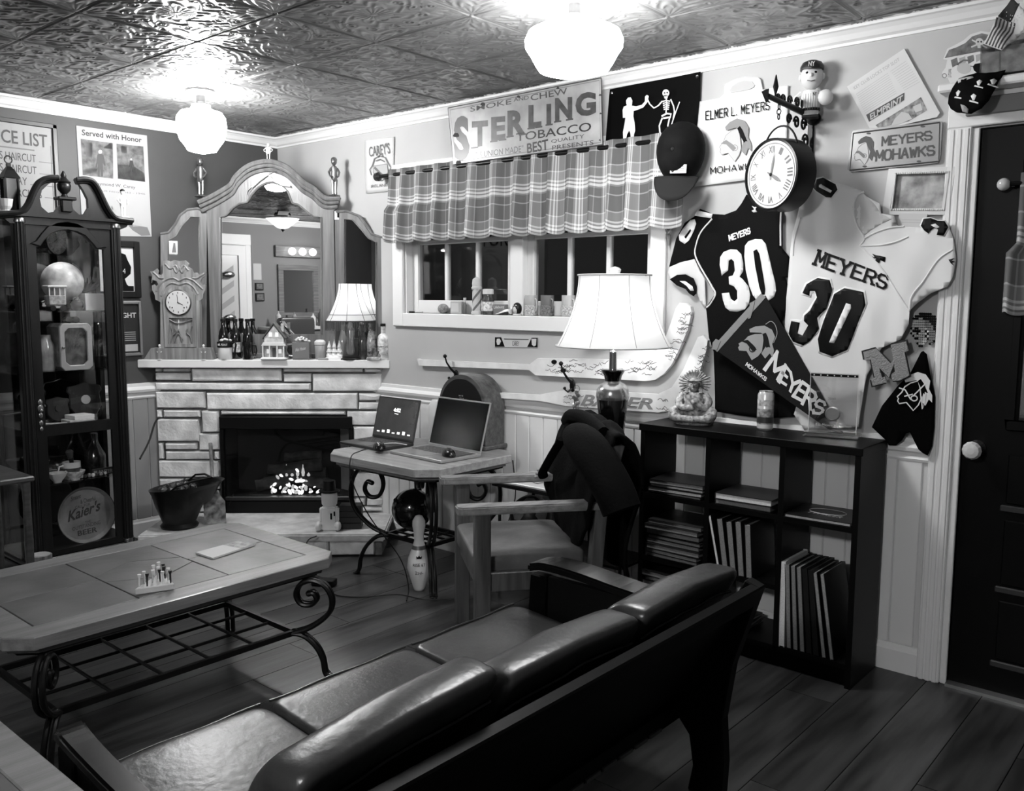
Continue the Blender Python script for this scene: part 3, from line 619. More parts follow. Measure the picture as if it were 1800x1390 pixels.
MB().tube([(g.x+.04, g.y-.03, g.z+.06), (g.x+.075, g.y-.02, g.z+.065), (g.x+.075, g.y+.02, g.z+.055), (g.x+.04, g.y+.03, g.z+.05)], .005, 6).build('handle', CHROME, t, smooth=True)
g = cpos(168, 822, .15, .47)
standing('dark_bottle', 'round shouldered dark bottle at the back of the low cabinet shelf', 'bottle', [(.05, 0), (.055, .02), (.055, .09), (.03, .14), (.018, .17), (.018, .21), (.022, .212)], g, mat('bottle_dark', 30, .12, coat=.6))
g = cpos(182, 818, .30, .47)
t = thing('shelf_sign', 'narrow dark lettered sign strip on the low cabinet shelf', 'sign', g)
MB().box((g.x, g.y, g.z+.02), (.012, .13, .04)).build('strip', mat('strip_dark', 40, .5), t, bev=.002)
ltext('PLANTERS', g.y-.055, g.y+.055, g.z+.01, g.z+.03, g.x+.0065, LGREY, t)
for k in range(7):
    g = cpos(143+k*7, 835+(k % 2)*6, .30+.012*(k % 2), .47)
    standing('game_marble', 'small glass marble scattered along the low cabinet shelf', 'marble', [(.001, 0), (.008, .003), (.011, .011), (.008, .019), (.001, .022)], g, mat('marble_%d' % (k % 3), (200, 60, 130)[k % 3], .1, coat=.6), 12, group='marbles on the low cabinet shelf')
# beer tray standing at the bottom
g = cpos(153, 950, .285, .112)
t = thing('beer_tray', 'round lettered beer tray standing in the bottom of the cabinet', 'tray', g)
Mt = frame((g.x, g.y, g.z+.152)) @ Matrix.Rotation(pi/2-.1, 4, 'Y')
MB(Mt).lathe([(.001, -.004), (.135, -.004), (.15, .018), (.152, .018), (.138, -.007), (.001, -.007)], 36).build('dish', mat('tray_face', 125, .45, var=.12, vs=14), t, smooth=True)
MB(Mt).lathe([(.15, .017), (.154, .02), (.154, .012), (.15, .010)], 36, cap=False).build('rim', BLACK, t, smooth=True)
def tray_text(s, y0, y1, z0, z1, sl=0, **k):
    f = lambda y, z: Mt @ V((-z, y, -.0032)); text(s, [f(y0, z0), f(y1, z0+sl), f(y1, z1+sl), f(y0, z1)], mat('tray_ink', 50, .5), t, **k)
tray_text('Smart', -.07, -.015, .085, .108, .01, shear=.3); tray_text('& Cheerful', -.02, .06, .062, .085, .008); tray_text('CALL FOR', -.05, .03, .04, .054, .006)
tray_text("Kaier's", -.095, .085, -.025, .035, .035, bold=.025, shear=.3); tray_text('THE', -.005, .025, -.05, -.036, .004); tray_text('OUTSTANDING', -.075, .075, -.075, -.055, .01); tray_text('BEER', -.05, .055, -.108, -.08, .004, bold=.02)
# on top of the cabinet
def figurine(name, label, loc, h, m, rot=0.0, base=True, hatm=None, slim=1.0, group=None, cat='figurine', arms=True):
    t = thing(name, label, cat, loc, rot, group); M = frame(loc, rot, h); w_ = slim
    if base: MB(M).lathe([(.2*w_, 0), (.21*w_, .015), (.2*w_, .03)], 18).build('base', m, t, smooth=True)
    for sx in (-1, 1):
        MB(M).tube([(sx*.05*w_, -.02, .04), (sx*.05*w_, .005, .2), (sx*.06*w_, 0, .42)], [.032, .03, .045], 8).sph((sx*.055*w_, -.035, .045), (.03, .055, .022), 8, 6).build('leg', m, t, smooth=True)
    MB(M).lathe([(.07, .36), (.105, .42), (.115, .52), (.10, .6), (.12, .68), (.10, .75), (.04, .78), (.035, .8)], 14, sx=w_, sy=.75).build('torso', m, t, smooth=True)
    if arms:
        for sx in (-1, 1): MB(M).tube([(sx*.10*w_, 0, .71), (sx*.19*w_, -.01, .6), (sx*.15*w_, -.09, .5), (sx*.1*w_, -.11, .48)], [.03, .027, .024, .03], 8).build('arm', m, t, smooth=True)
    MB(M).sph((0, -.005, .87), (.075, .08, .095), 14, 10).sph((0, -.085, .865), (.014, .02, .02), 8, 6).build('head', m, t, smooth=True)
    MB(M).lathe([(.085, .90), (.08, .93), (.06, .965), (.02, .985), (.001, .99)], 14).build('hat' if hatm else 'hair', hatm or m, t, smooth=True)
    return t
g = lw(*A(832, 700), .36); figurine('white_figurine', 'small white figurine with a dark cap on the curio cabinet scroll', V((.37, g.y, 1.858)), .155, mat('glaze_white', 215, .25), rot=pi/2, hatm=BLACK)
g = lw(*A(92, 575), .3); gz = 1.845
t = thing('black_lantern', 'tall black tin lantern standing on the curio cabinet', 'lantern', (.26, g.y, gz))
MB().box((.26, g.y, gz+.012), (.075, .075, .024)).build('base', BLACK, t, bev=.003)
for sx in (-1, 1):
    for sy in (-1, 1): MB().box((.26+sx*.03, g.y+sy*.03, gz+.10), (.008, .008, .155)).build('post', BLACK, t)
MB().box((.26, g.y, gz+.10), (.052, .052, .15)).build('pane_box', mat('dark_pane', 25, .15), t)  # one dark opaque block fills the lantern between its posts
MB().lathe([(.056, .178), (.03, .215), (.012, .235), (.012, .25)], 4, (.26, g.y, gz), a0=pi/4).build('roof', BLACK, t)
MB().tube([(.26, g.y+.018*cos(a), gz+.268+.018*sin(a)) for a in [2*pi*i/12 for i in range(12)]], .003, 6, closed=True).build('ring', BLACK, t)
g = lw(*A(38, 640), .36)
t = thing('glass_candle_cup', 'cut glass candle cup on the curio cabinet beside the lantern', 'candle holder', (.36, g.y, gz))
MB().lathe([(.032, 0), (.02, .012), (.03, .03), (.036, .065), (.033, .065), (.026, .03)], 14, (.36, g.y, gz)).build('cup', mat('cut_glass', 205, .12), t)
MB().lathe([(.022, .03), (.022, .055)], 14, (.36, g.y, gz)).build('candle', PAPER, t)
# little side table at the very edge of the frame
t = thing('small_wood_table', 'small wooden table cut off by the picture edge left of the cabinet', 'table', (.7, -1.98, 0))
tw = wood('side_table_wood', 60, .3, 'y', .35)
MB().bx((.42, -2.25, .60), (.85, -1.93, .625)).build('top', tw, t, bev=.006)
for x in (.45, .82):
    for y in (-2.22, -1.96): MB().lathe([(.018, 0), (.014, .1), (.02, .3), (.016, .5), (.02, .6)], 10, (x, y, 0)).build('leg', tw, t, smooth=True)
t = thing('split_log', 'short split log standing on end beside the small table', 'log', (.62, -1.83, 0))
MB().lathe([(.05, 0), (.055, .05), (.05, .15), (.052, .19)], 11, (.62, -1.84, 0)).build('bark', wood('log_bark', 95, .4, 'z', .8), t)
MB().lathe([(.045, .19), (.044, .193)], 11, (.62, -1.84, 0)).build('cut_face', mat('log_face', 150, .7), t)
# ================================================================== corner fireplace
FM = Matrix(((FT.x, -FN.x, 0, FO.x), (FT.y, -FN.y, 0, FO.y), (0, 0, 1, 0), (0, 0, 0, 1)))     # local: x along, y inward, z up
def fa(px, py, off=0.0): p = fp(px, py, off); return (p-FO).dot(FT), p.z
C5 = crop(230, 600, 3.564)
mortar = mat('mortar', 105, .85, var=.15, vs=30, bump=.3, bs=80)
def plan(off, e=.0):   # corner triangle in plan at a given offset
    aL = (-1.098-FN.x*off)/FT.x+e; aR = FN.y*-off/FT.y*-1
    l = FO+FT*aL+FN*off; r = FO+FN*off-FT*((FN.y*off)/FT.y); return l, r
l, r = plan(-.075)
OP = (fa(*C5(557, 468), -.04)[0], fa(*C5(1388, 468), -.04)[0]); OPZ = fa(*C5(900, 468), -.04)[1]
fpl = thing('fireplace', 'pale split stone corner fireplace under the white mantel', 'fireplace', tuple((l+r)/2), 0)
b = MB()
aL = (l-FO).dot(FT)+.004; aR = (r-FO).dot(FT)-.004
b.bx((aL+.012, .075, .13), (OP[0], .088, 1.02), FM).bx((OP[1], .075, .13), (aR-.012, .088, 1.02), FM).bx((OP[0], .075, OPZ), (OP[1], .088, 1.02), FM)
b.build('mortar_bed', mortar, fpl)
stone_ms = [mat('ledge_stone_%d' % k, v, .85, var=.16, vs=9, bump=.55, bs=34) for k, v in enumerate((232, 224, 238, 216))]
def stone(a0, z0, a1, z1, parent, d0=.085, d1=.036, M=FM):
    j = lambda s: random.uniform(-s, s); g = .004
    a0, a1, z0, z1 = a0+g, a1-g, z0+g, z1-g; i = .007; mid = d1+.013+j(.003)
    P0 = [(a0, z0), (a1, z0), (a1, z1), (a0, z1)]
    back = [(a, d0, z) for a, z in P0]; m_ = [(a+j(.002), mid, z+j(.002)) for a, z in P0]
    am, zm = (a0+a1)/2, (z0+z1)/2
    ring = [(a0+i, z0+i), (am+j(.3)*(a1-a0)*.5, z0+i*.8), (a1-i, z0+i), (a1-i, z1-i), (am+j(.3)*(a1-a0)*.5, z1-i*.8), (a0+i, z1-i)]
    fr = [(a+j(.003), d1+j(.004), z+j(.002)) for a, z in ring]; c = (am+j(.2)*(a1-a0), d1-.004+j(.004), zm)
    vs = back+m_+fr+[c]
    fs = [(0, 1, 5, 4), (1, 2, 6, 5), (2, 3, 7, 6), (3, 0, 4, 7), (3, 2, 1, 0), (4, 5, 10, 9, 8), (5, 6, 11, 10), (6, 7, 13, 12, 11), (7, 4, 8, 13)]+[(8+k, 8+(k+1) % 6, 14) for k in range(6)]
    return MB().add(vs, fs, M).build('stone', stone_ms[random.randrange(4)], parent, smooth=True, angle=28)
SR = [(80, 166, 192, 192), (198, 166, 368, 192), (378, 168, 945, 252), (950, 166, 1455, 197), (1460, 166, 1594, 197), (80, 196, 372, 244), (952, 200, 1130, 258), (1134, 202, 1600, 316),
      (84, 256, 1128, 308), (88, 312, 466, 420), (470, 320, 1424, 429), (1426, 322, 1600, 374), (1424, 378, 1600, 430), (90, 426, 196, 479), (200, 428, 436, 479), (440, 432, 556, 572), (560, 432, 1345, 466), (1350, 434, 1600, 528),
      (92, 484, 432, 630), (1390, 532, 1600, 640), (422, 576, 556, 684), (97, 634, 206, 740), (210, 634, 416, 682), (212, 686, 514, 742), (516, 686, 556, 742), (1390, 644, 1600, 750), (1390, 754, 1594, 816), (1390, 820, 1594, 974),
      (104, 746, 556, 854), (110, 858, 330, 930), (335, 858, 556, 930), (112, 934, 250, 1030), (254, 934, 556, 1000), (254, 1004, 556, 1090), (114, 1034, 250, 1110), (118, 1094, 556, 1170), (1390, 978, 1472, 1030), (1476, 978, 1594, 1030), (1390, 1034, 1594, 1134), (1390, 1136, 1594, 1180)]
for x0, y0, x1, y1 in SR:
    a0, z1 = fa(*C5((x0), y0), -.04); a1, z0 = fa(*C5(x1, y1), -.04)
    a0b, _ = fa(*C5(x0, y1), -.04); a0 = (a0+a0b)/2
    if x1 > 1585: a1 = -.052
    if x0 < 125: a0 = max(a0, aL+.012)
    z0 = max(z0, .132)
    if z1-z0 > .012: stone(a0, z0, a1, min(z1, 1.02), fpl)
# hearth
HO = .45
hL, hR = fa(243, 942, HO)[0], fa(673, 940, HO)[0]
hs = thing('hearth', 'raised stone hearth with smooth slab in front of the firebox', 'hearth', tuple(FO+FN*HO))
MB().bx((hL, -HO-.015, .088), (hR+.01, .07, .13), FM).build('slab', mat('hearth_slab', 196, .6, var=.12, vs=12, bump=.25, bs=30), hs, bev=.008, seg=2)
MB().bx((hL+.02, -HO+.03, 0), (hR-.01, .07, .088), FM).build('core', mortar, hs)
x = hL+.015
for w_ in (.17, .24, .15, .28, .19, .26, .22):
    x1 = min(x+w_, hR)
    if x1-x > .05: stone(x, .002, x1, .086, hs, d0=-HO+.05, d1=-HO+.002)
    x += w_
# mantel shelf
l, r = V((0, -1.015, 0)), V((1.098, 0, 0))
b = MB(); b.prism([(.002, -1.013), (1.096, -.002), (.002, -.002)], lambda x, y: (x, y, 1.020), lambda x, y: (x, y, 1.068))
MZ = 1.068
tag(b.build('mantel_shelf', mat('mantel_white', 232, .5), bev=.003), 'white painted corner mantel shelf above the stonework', 'mantel')
# firebox insert
fi = thing('electric_firebox', 'black electric firebox insert with glowing ember bed', 'fireplace insert', tuple(FO+FT*((OP[0]+OP[1])/2)+V((0, 0, .13))))
a0, a1 = OP; z0, z1 = .131, OPZ; fm = mat('firebox_black', 7, .4, spec=.2)
MB().bx((a0, .018, z1-.075), (a1, .05, z1), FM).build('hood', fm, fi, bev=.004)
for p0, p1 in ((a0, a0+.022), (a1-.022, a1)): MB().bx((p0, .022, z0), (p1, .06, z1-.075), FM).build('side_rail', fm, fi, bev=.003)
zl = fa(*C5(900, 960), -.03)[1]
MB().bx((a0+.022, .03, z0), (a1-.022, .07, zl-.04), FM).build('lower_panel', fm, fi, bev=.003)
MB().bx((a0+.022, .026, zl-.036), (a1-.022, .06, zl-.012), FM).build('grille_bar', mat('firebox_bar', 34, .35), fi, bev=.003)
for k in range(6): MB().bx((a0+.04+k*.005, .028, .18+k*.012), (a0+.046+k*.005, .032, .19+k*.012), FM).build('vent_slot', mat('slot', 5, .8), fi)
mdk = mat('firebox_inside', 12, .7, var=.4, vs=12)
MB().bx((a0+.022, .33, zl-.03), (a1-.022, .34, z1), FM).bx((a0+.01, .06, zl-.03), (a0+.022, .34, z1), FM).bx((a1-.022, .06, zl-.03), (a1-.01, .34, z1), FM).bx((a0, .06, zl-.045), (a1, .34, zl-.03), FM).bx((a0, .06, z1-.01), (a1, .34, z1), FM).build('inner_box', mdk, fi)
MB().bx((a0+.022, .046, zl-.01), (a1-.022, .049, z1-.075), FM).build('pane', glass('firebox_glass', .85, .01), fi)
lm = mat('charred_log', 48, .9, var=.5, vs=20, bump=.7, bs=40); ac = (a0+a1)/2+.02
for (xa, ya, za, xb, yb, zb, rr) in ((-.2, .24, .05, .18, .26, .09, .045), (-.17, .19, .12, .16, .22, .15, .04), (-.24, .15, .03, -.05, .2, .06, .038), (.06, .2, .05, .22, .14, .04, .035), (-.08, .26, .19, .14, .27, .2, .032)):
    pts = [V((xa, ya, za)).lerp(V((xb, yb, zb)), i/6)+V((random.uniform(-.006, .006), 0, random.uniform(-.006, .006))) for i in range(7)]
    MB(FM @ Matrix.Translation((ac, 0, zl))).tube(pts, [rr*random.uniform(.85, 1.1) for _ in pts], 9).build('log', lm, fi, smooth=True)
em = mat('ember_glow', 150, .6, emit=.5); em2 = mat('ember_glow_dim', 110, .6, emit=.18)
for k in range(46):
    u = random.gauss(0, .07); v = abs(random.gauss(0, .05)); sz = random.uniform(.006, .014)
    MB(FM @ Matrix.Translation((ac-.01+u, .105+random.uniform(0, .05), zl-.012+v*(1.6-abs(u)*8) if abs(u) < .15 else zl)) @ Matrix.Rotation(random.uniform(0, 3), 4, 'Y')).sph((0, 0, 0), (sz*1.5, sz, sz*.8), 6, 4).build('ember', em if random.random() < .65 else em2, fi)
for k in range(6):
    x_ = -.09+k*.034; hgt = .05+.03*sin(k*2.1)
    MB(FM @ Matrix.Translation((ac+x_, .175, zl+.085))).lathe([(.007, 0), (.011, hgt*.3), (.006, hgt*.7), (.001, hgt)], 6).build('flame', em2, fi, smooth=True)

# ---- things on the hearth
HZ = .13
# coal scuttle
g = at(316, 925, HZ); g.z = HZ
t = thing('coal_scuttle', 'black coal scuttle with flared lip on the hearth', 'bucket', g, rotz=.75)
M = frame(g, atan2(FT.y, FT.x))
rings = []
for z, rx, ry, sh in ((.0, .10, .10, 0), (.012, .105, .105, 0), (.03, .09, .09, 0), (.12, .125, .12, 0), (.20, .155, .145, .01), (.245, .185, .165, .025)):
    rings.append([(cos(2*pi*k/28)*rx+sh+(.05*(z/.245)**3*max(0, cos(2*pi*k/28))), sin(2*pi*k/28)*ry, z+(.03*(z/.245)**4*cos(2*pi*k/28)*.9)) for k in range(28)])
rings += [[(x*.95, y*.95, z-.004) for x, y, z in rings[-1]], [(x*.7, y*.7, .15) for x, y, z in rings[-1]]]
MB(M).loops(rings).build('bucket', mat('scuttle_black', 24, .4, metal=.4, var=.3, vs=20), t, smooth=True)
MB(M).tube([(-.0, -.15, .23), (.05, -.155, .27), (.12, -.10, .285), (.19, 0, .285), (.12, .10, .285), (.05, .155, .27), (0, .15, .23)], .006, 8).build('bail_handle', IRON, t, smooth=True)
for k in range(16):
    a = k*2.4; rr = .015+.0065*k; sz = random.uniform(.022, .034)
    p = M @ V((cos(a)*rr+.01, sin(a)*rr, .205+(.10-rr)*.35+random.uniform(0, .012)))
    b = MB(Matrix.Translation(p)); b.sph((0, 0, 0), (sz, sz*.8, sz*.75), 7, 5); b.v = [v+V((random.uniform(-1, 1), random.uniform(-1, 1), random.uniform(-1, 1)))*.004 for v in b.v]
    tag(b.build('coal_lump', mat('coal', 48, .3, var=.5, vs=60)), 'lump of coal heaped in the black scuttle', 'coal', 'coal in the scuttle')
# ash shovel leaning on the stones
pb = at(379, 921, HZ+.005); pt = fp(370, 776, -.025)
t = thing('ash_shovel', 'flat worn ash shovel with wooden handle leaning beside the scuttle', 'shovel', (pb.x, pb.y, HZ))
d = (pt-pb); L = d.length; d = d/L; bl = pb+d*.0; top_b = pb+d*.205
sd = FT
b = MB(); w0, w1 = .062, .05
q = [pb-sd*w0, pb+sd*w0, pb+d*.14+sd*w0*1.02, pb+d*.19+sd*.03, pb+d*.215+sd*.014, pb+d*.215-sd*.014, pb+d*.19-sd*.03, pb+d*.14-sd*w0*1.02]
nn = FN*.004
b.add([p for p in q]+[p+nn for p in q], [tuple(range(8)), tuple(range(15, 7, -1))]+[(i, (i+1) % 8, 8+(i+1) % 8, 8+i) for i in range(8)])
b.build('blade', mat('worn_steel', 130, .5, metal=.4, var=.45, vs=25), t)
MB().tube([pb+d*.2+FN*.006, pb+d*.35+FN*.006, pb+d*(L-.01)+FN*.004], [.008, .0105, .011], 8).build('handle', wood('shovel_handle', 105, .3, 'z', .6), t, smooth=True)
# white block doll and the dark crate beside it
g = at(580, 931, HZ); g.z = HZ
t = thing('block_doll', 'white wooden block doll with a black brimmed hat on the hearth', 'doll', g, rotz=.1)
M = frame(g, atan2(FT.y, FT.x)+.05); dw = mat('doll_white', 222, .45)
MB(M).box((0, 0, .07), (.085, .06, .14)).build('body', dw, t, bev=.008, seg=2)
MB(M).lathe([(.03, .138), (.043, .15), (.046, .19), (.043, .222), (.03, .228)], 16, sy=.8).build('head', dw, t, smooth=True)
MB(M).lathe([(.058, .222), (.058, .23), (.036, .232), (.034, .285), (.001, .287)], 18).build('hat', BLACK, t, smooth=True, angle=30)
for s in (-1, 1):
    MB(M).sph((s*.048-.012*(s < 0), -.03, .03), (.02, .03, .028), 10, 7).build('boot', mat('doll_boot', 215, .4), t, smooth=True)
    MB(M).box((s*.048, 0, .09), (.014, .04, .08)).build('arm', dw, t, bev=.005)
MB(M).box((.012, -.031, .085), (.01, .003, .035)).box((.03, -.031, .10), (.008, .003, .025)).build('painted_mark', INK, t)
g = at(615, 931, HZ); g.z = HZ
t = thing('dark_crate', 'small dark crate standing behind the white block doll', 'crate', g)
M = frame(g+FN*-.06, atan2(FT.y, FT.x))
for k in range(4): MB(M).box((0, -.05, .02+k*.034), (.13, .008, .03)).build('slat', mat('crate_dark', 18, .6), t)
MB(M).box((0, .0, .068), (.122, .09, .132)).build('box', mat('crate_dark', 18, .6), t)

# ================================================================== dresser mirror on the mantel
MO = -.16
MWOOD = wood('mirror_frame_wood', 104, .16, 'z', .35, coat=.2)
MIR = mat('mirror_glass', 235, .01, metal=1.0)
c3 = crop(240, 250, 3.5625); c4 = crop(440, 250, 3.5654)
def a2(cv, pts, off): return [fa(*cv(*p), off) for p in pts]
g = FO+FT*-.75+FN*MO
mir = thing('dresser_mirror', 'large three-part wooden dresser mirror with arched crown on the mantel', 'mirror', (g.x, g.y, MZ))
hole = a2(c3, [(524, 1200), (522, 470), (565, 455), (602, 412), (650, 382), (692, 375), (722, 330), (765, 282), (815, 256), (855, 250)], MO)+a2(c4, [(150, 256), (195, 272), (238, 312), (264, 380), (300, 390), (352, 432), (400, 466), (446, 470), (446, 1200)], MO)
bz = hole[0][1]; hole[-1] = (hole[-1][0], bz)
top = a2(c3, [(440, 430), (400, 400), (392, 372), (460, 342), (520, 310), (592, 264), (622, 215), (682, 160), (742, 130), (805, 117)], MO)+a2(c4, [(90, 117), (152, 120), (230, 150), (290, 200), (342, 250), (402, 285), (450, 330), (490, 350), (566, 347), (548, 412), (522, 430)], MO)
outer = [(top[0][0], MZ+.002)]+top+[(top[-1][0], MZ+.002)]
b = MB(); b.prism(outer, lambda a, z: FM @ V((a, -MO+.02, z)), lambda a, z: FM @ V((a, -MO-.005, z)), [list(reversed(hole))]); b.build('frame', MWOOD, mir)
MB().prism([(a, z) for a, z in hole], lambda a, z: FM @ V((a, -MO+.012, z)), lambda a, z: FM @ V((a, -MO+.008, z))).build('mirror_plate', MIR, mir)
# crown mouldings follow the arch
cr = [V((a, 0, z)) for a, z in top[2:-2]]; cr = spline(cr, 4)
for k, (dz, dy, rr) in enumerate(((-.006, -.022, .015), (-.03, -.014, .011), (-.055, -.008, .012))):
    cen = V((-.745, 0, 1.6))
    MB(FM).tube([V((p.x+(cen.x-p.x)*(-dz)*.7, -MO+dy, p.z+dz)) for p in cr], rr, 8).build('crown_moulding', MWOOD, mir, smooth=True)
hb = [V((a, -MO-.006, z)) for a, z in hole]
MB(FM).tube([hb[0]]+spline(hb[1:-1], 2)+[hb[-1]], .006, 6).build('bead', MWOOD, mir, smooth=True)
# wings, hinged forward
def wing(cv, pout, pin, e0, e1, name):
    # e0,e1: (px, off) of hinge edge and outer edge
    A0 = fp(e0[0], 500, e0[1]); A1 = fp(e1[0], 500, e1[1]); n = V((0, 0, 1)).cross(A1-A0).normalized()
    if n.dot(FN) < 0: n = -n
    def pt(px, py, o=0.0):
        d = ray(px, py); p0 = A0+n*o; return CAM+d*((p0-CAM).dot(n)/d.dot(n))
    tdir = (A1-A0); tdir.z = 0; tdir.normalize()
    to2 = lambda px, py: ((pt(px, py)-A0).dot(tdir), pt(px, py).z)
    un = lambda o: (lambda s, z: V((A0.x, A0.y, 0))+tdir*s+V((0, 0, z))+n*o)
    po = [to2(*cv(*p)) for p in pout]; po = [(s, max(z, MZ+.002)) for s, z in po]
    pi_ = [to2(*cv(*p)) for p in pin]
    MB().prism(po, un(-.02), un(0.0), [list(reversed(pi_))]).build('wing_frame', MWOOD, mir, bev=0)
    MB().prism(pi_, un(-.012), un(-.008)).build('wing_mirror', MIR, mir)
    MB().tube([un(.002)(*p) for p in pi_], .004, 6, closed=True).build('wing_bead', MWOOD, mir, smooth=True)
    top_ = [p for p in po if p[1] > MZ+.1]
    MB().tube([un(.0)(s, z-.006) for s, z in top_], .008, 6).build('wing_moulding', MWOOD, mir, smooth=True)
wing(c3, [(440, 1400), (440, 422), (380, 408), (320, 415), (272, 450), (242, 508), (200, 558), (150, 567), (152, 1400)], [(396, 1230), (396, 470), (335, 468), (285, 520), (245, 588), (200, 612), (200, 1230)], (363.5, MO-.01), (282.5, -.075), 'l')
wing(c4, [(526, 1400), (524, 432), (600, 425), (680, 455), (722, 512), (762, 570), (830, 590), (830, 1400)], [(586, 1230), (586, 482), (642, 486), (692, 542), (742, 602), (790, 627), (790, 1230)], (587.2, MO-.01), (672.8, -.045), 'r')
MB(FM).bx((top[0][0], -MO-.03, MZ+.001), (top[-1][0], -MO+.03, MZ+.03)).build('foot_rail', MWOOD, mir, bev=.004)
# cards tucked in
o = plate('photo_card', [c3(*p) for p in [(202, 616), (258, 618), (258, 702), (205, 700)]], fp, -.072, .002, PAPER); tag(o, 'small photo card tucked into the left mirror wing', 'photograph')
plate('printed_figure', [c3(*p) for p in [(232, 630), (242, 632), (248, 690), (222, 690)]], fp, -.0698, .0003, MGREY, o)
o = plate('photo_card', [c4(*p) for p in [(528, 432), (580, 432), (580, 486), (528, 486)]], fp, MO+.004, .002, PAPER); tag(o, 'small white card pinned at the hinge of the right mirror wing', 'photograph')
plate('printed_figure', [c4(*p) for p in [(545, 440), (568, 440), (565, 475), (545, 470)]], fp, MO+.0063, .0003, INK, o)
# ivory handled razors over the arch
iv = mat('ivory', 225, .35)
for nm, lab, p, r0 in (('straight_razor', 'open ivory handled razor on the left slope of the mirror arch', [c3(722, 284), c3(770, 240), c3(828, 200)], (.011, .013, .009)), ('straight_razor', 'open ivory handled razor on the right slope of the mirror arch', [c4(105, 192), c4(150, 245), c4(205, 270), c4(252, 276)], (.006, .01, .012, .012))):
    t = thing(nm, lab, 'razor', fp(*p[0], MO))
    MB().tube([fp(*q, MO+.016) for q in p], r0, 8, flat=.5).build('handle', iv, t, smooth=True)
    MB().tube([fp(*q, MO+.03) for q in ([c3(722, 284), c3(700, 305), c3(692, 330)] if r0[0] > .01 else [c4(120, 200), c4(140, 192), c4(170, 180)])], [.006, .007, .003], 6, flat=.3).build('blade', mat('razor_steel', 60, .25, metal=.8), t, smooth=True)
# statuettes standing on the mirror shoulders
brz = mat('pewter', 128, .3, metal=.8)
def onmirror(px, py): return fp(px, py, MO-.002)
p = onmirror(*c3(405, 350)); figurine('metal_statuette', 'pewter statuette on the left shoulder of the mirror', V((p.x, p.y, p.z+.008)), .235, brz, rot=atan2(FT.y, FT.x), slim=.8, hatm=brz)
p = onmirror(*c4(528, 348)); figurine('metal_statuette', 'pewter statuette on the right shoulder of the mirror', V((p.x, p.y, p.z+.008)), .235, brz, rot=atan2(FT.y, FT.x)+.2, slim=.7, hatm=brz)
p = onmirror(472, 284.5); figurine('pale_figurine', 'little pale figurine perched on the peak of the mirror crown', V((p.x, p.y, p.z+.010)), .10, mat('bisque', 205, .5, var=.1, vs=60), rot=atan2(FT.y, FT.x), base=False, slim=1.4)

# ================================================================== things on the mantel
FR = atan2(FT.y, FT.x)
def mpos(px, off): p = fp(px, 630, off); return V((p.x, p.y, MZ))
# gingerbread clock
CO = -.02
g = mpos(318, -.045)
gc = thing('gingerbread_clock', 'carved wooden gingerbread clock standing before the left mirror wing', 'clock', g)
gw = wood('clock_oak', 128, .22, 'z', .5)
def cprism(name, cv, pts, o0, o1, m, parent, holes=(), bev=0.0, minz=None):
    P = [fa(*cv(*p), CO) for p in pts]; H = [[fa(*cv(*p), CO) for p in h] for h in holes]
    if minz: P = [(a, max(z, minz)) for a, z in P]
    b = MB(); b.prism(P, lambda a, z: FM @ V((a, -o0, z)), lambda a, z: FM @ V((a, -o1, z)), H); return b.build(name, m, parent, bev=bev)
crest = [(142, 1000), (112, 985), (108, 955), (92, 925), (90, 895), (105, 890), (118, 902), (130, 888), (120, 868), (95, 862), (86, 880), (92, 835), (80, 808), (100, 806), (122, 790), (132, 806), (128, 826), (146, 832), (158, 820), (160, 742), (185, 738), (205, 748), (230, 736), (262, 744), (300, 738), (322, 760), (318, 780), (338, 792), (350, 818), (372, 815), (380, 832), (400, 818), (428, 812), (424, 838), (405, 850), (395, 872), (405, 892), (428, 888), (424, 925), (412, 950), (408, 980), (390, 992)]
cprism('crest', c3, crest, -.05, -.035, gw, gc)
for pts in ([(120, 930), (150, 880), (190, 855), (230, 850), (262, 865), (300, 850), (345, 862), (380, 890), (410, 920)], [(150, 960), (175, 905), (215, 880), (262, 890), (310, 880), (350, 905), (380, 950)], [(175, 760), (205, 790), (240, 770), (262, 800), (290, 770), (320, 800)], [(100, 812), (120, 830), (140, 850), (165, 850)], [(420, 820), (395, 838), (370, 850), (345, 850)], [(225, 780), (245, 815), (262, 780), (280, 815), (300, 780)]):
    MB(FM).tube([V((*[fa(*c3(*q), CO)[0]], .034, fa(*c3(*q), CO)[1])) for q in [(p[0], p[1]) for p in spline([V(p) for p in pts], 4)]], .006, 6).build('carved_scroll', gw, gc, smooth=True)
cprism('case', c3, [(146, 990), (392, 990), (396, 1290), (146, 1290)], -.07, -.028, gw, gc)
cprism('door', c3, [(166, 958), (230, 902), (312, 902), (370, 958), (374, 1282), (180, 1282)], -.028, -.014, gw, gc, [[(205, 1100), (200, 1262), (355, 1262), (352, 1100)]])
cprism('base_moulding', c3, [(95, 1288), (465, 1288), (485, 1360), (52, 1360)], -.075, -.004, gw, gc, minz=MZ+.001)
da, dz = fa(*c3(265, 1003), CO); R = 76/3.5625/ppm(g)
fmk = lambda o: FM @ Matrix.Translation((da, o, dz)) @ Matrix.Rotation(pi/2, 4, 'X')
MB(fmk(.012)).lathe([(R*1.06, -.004), (R*1.06, .004), (R*.99, .006), (R*.97, .0)], 36).build('bezel', BRASS, gc, smooth=True)
MB(fmk(.0065)).lathe([(R*.96, -.004), (R*.96, 0)], 36).build('dial', PAPER, gc)
for k in range(12):
    MB(fmk(.0058)).box((sin(k*pi/6)*R*.78, cos(k*pi/6)*R*.78, 0), (.0035, .011, .0006), fmk(.0058) @ Matrix.Rotation(-k*pi/6, 4, 'Z') @ Matrix.Translation((0, 0, 0)) if False else fmk(.0058)).build('numeral', INK, gc)
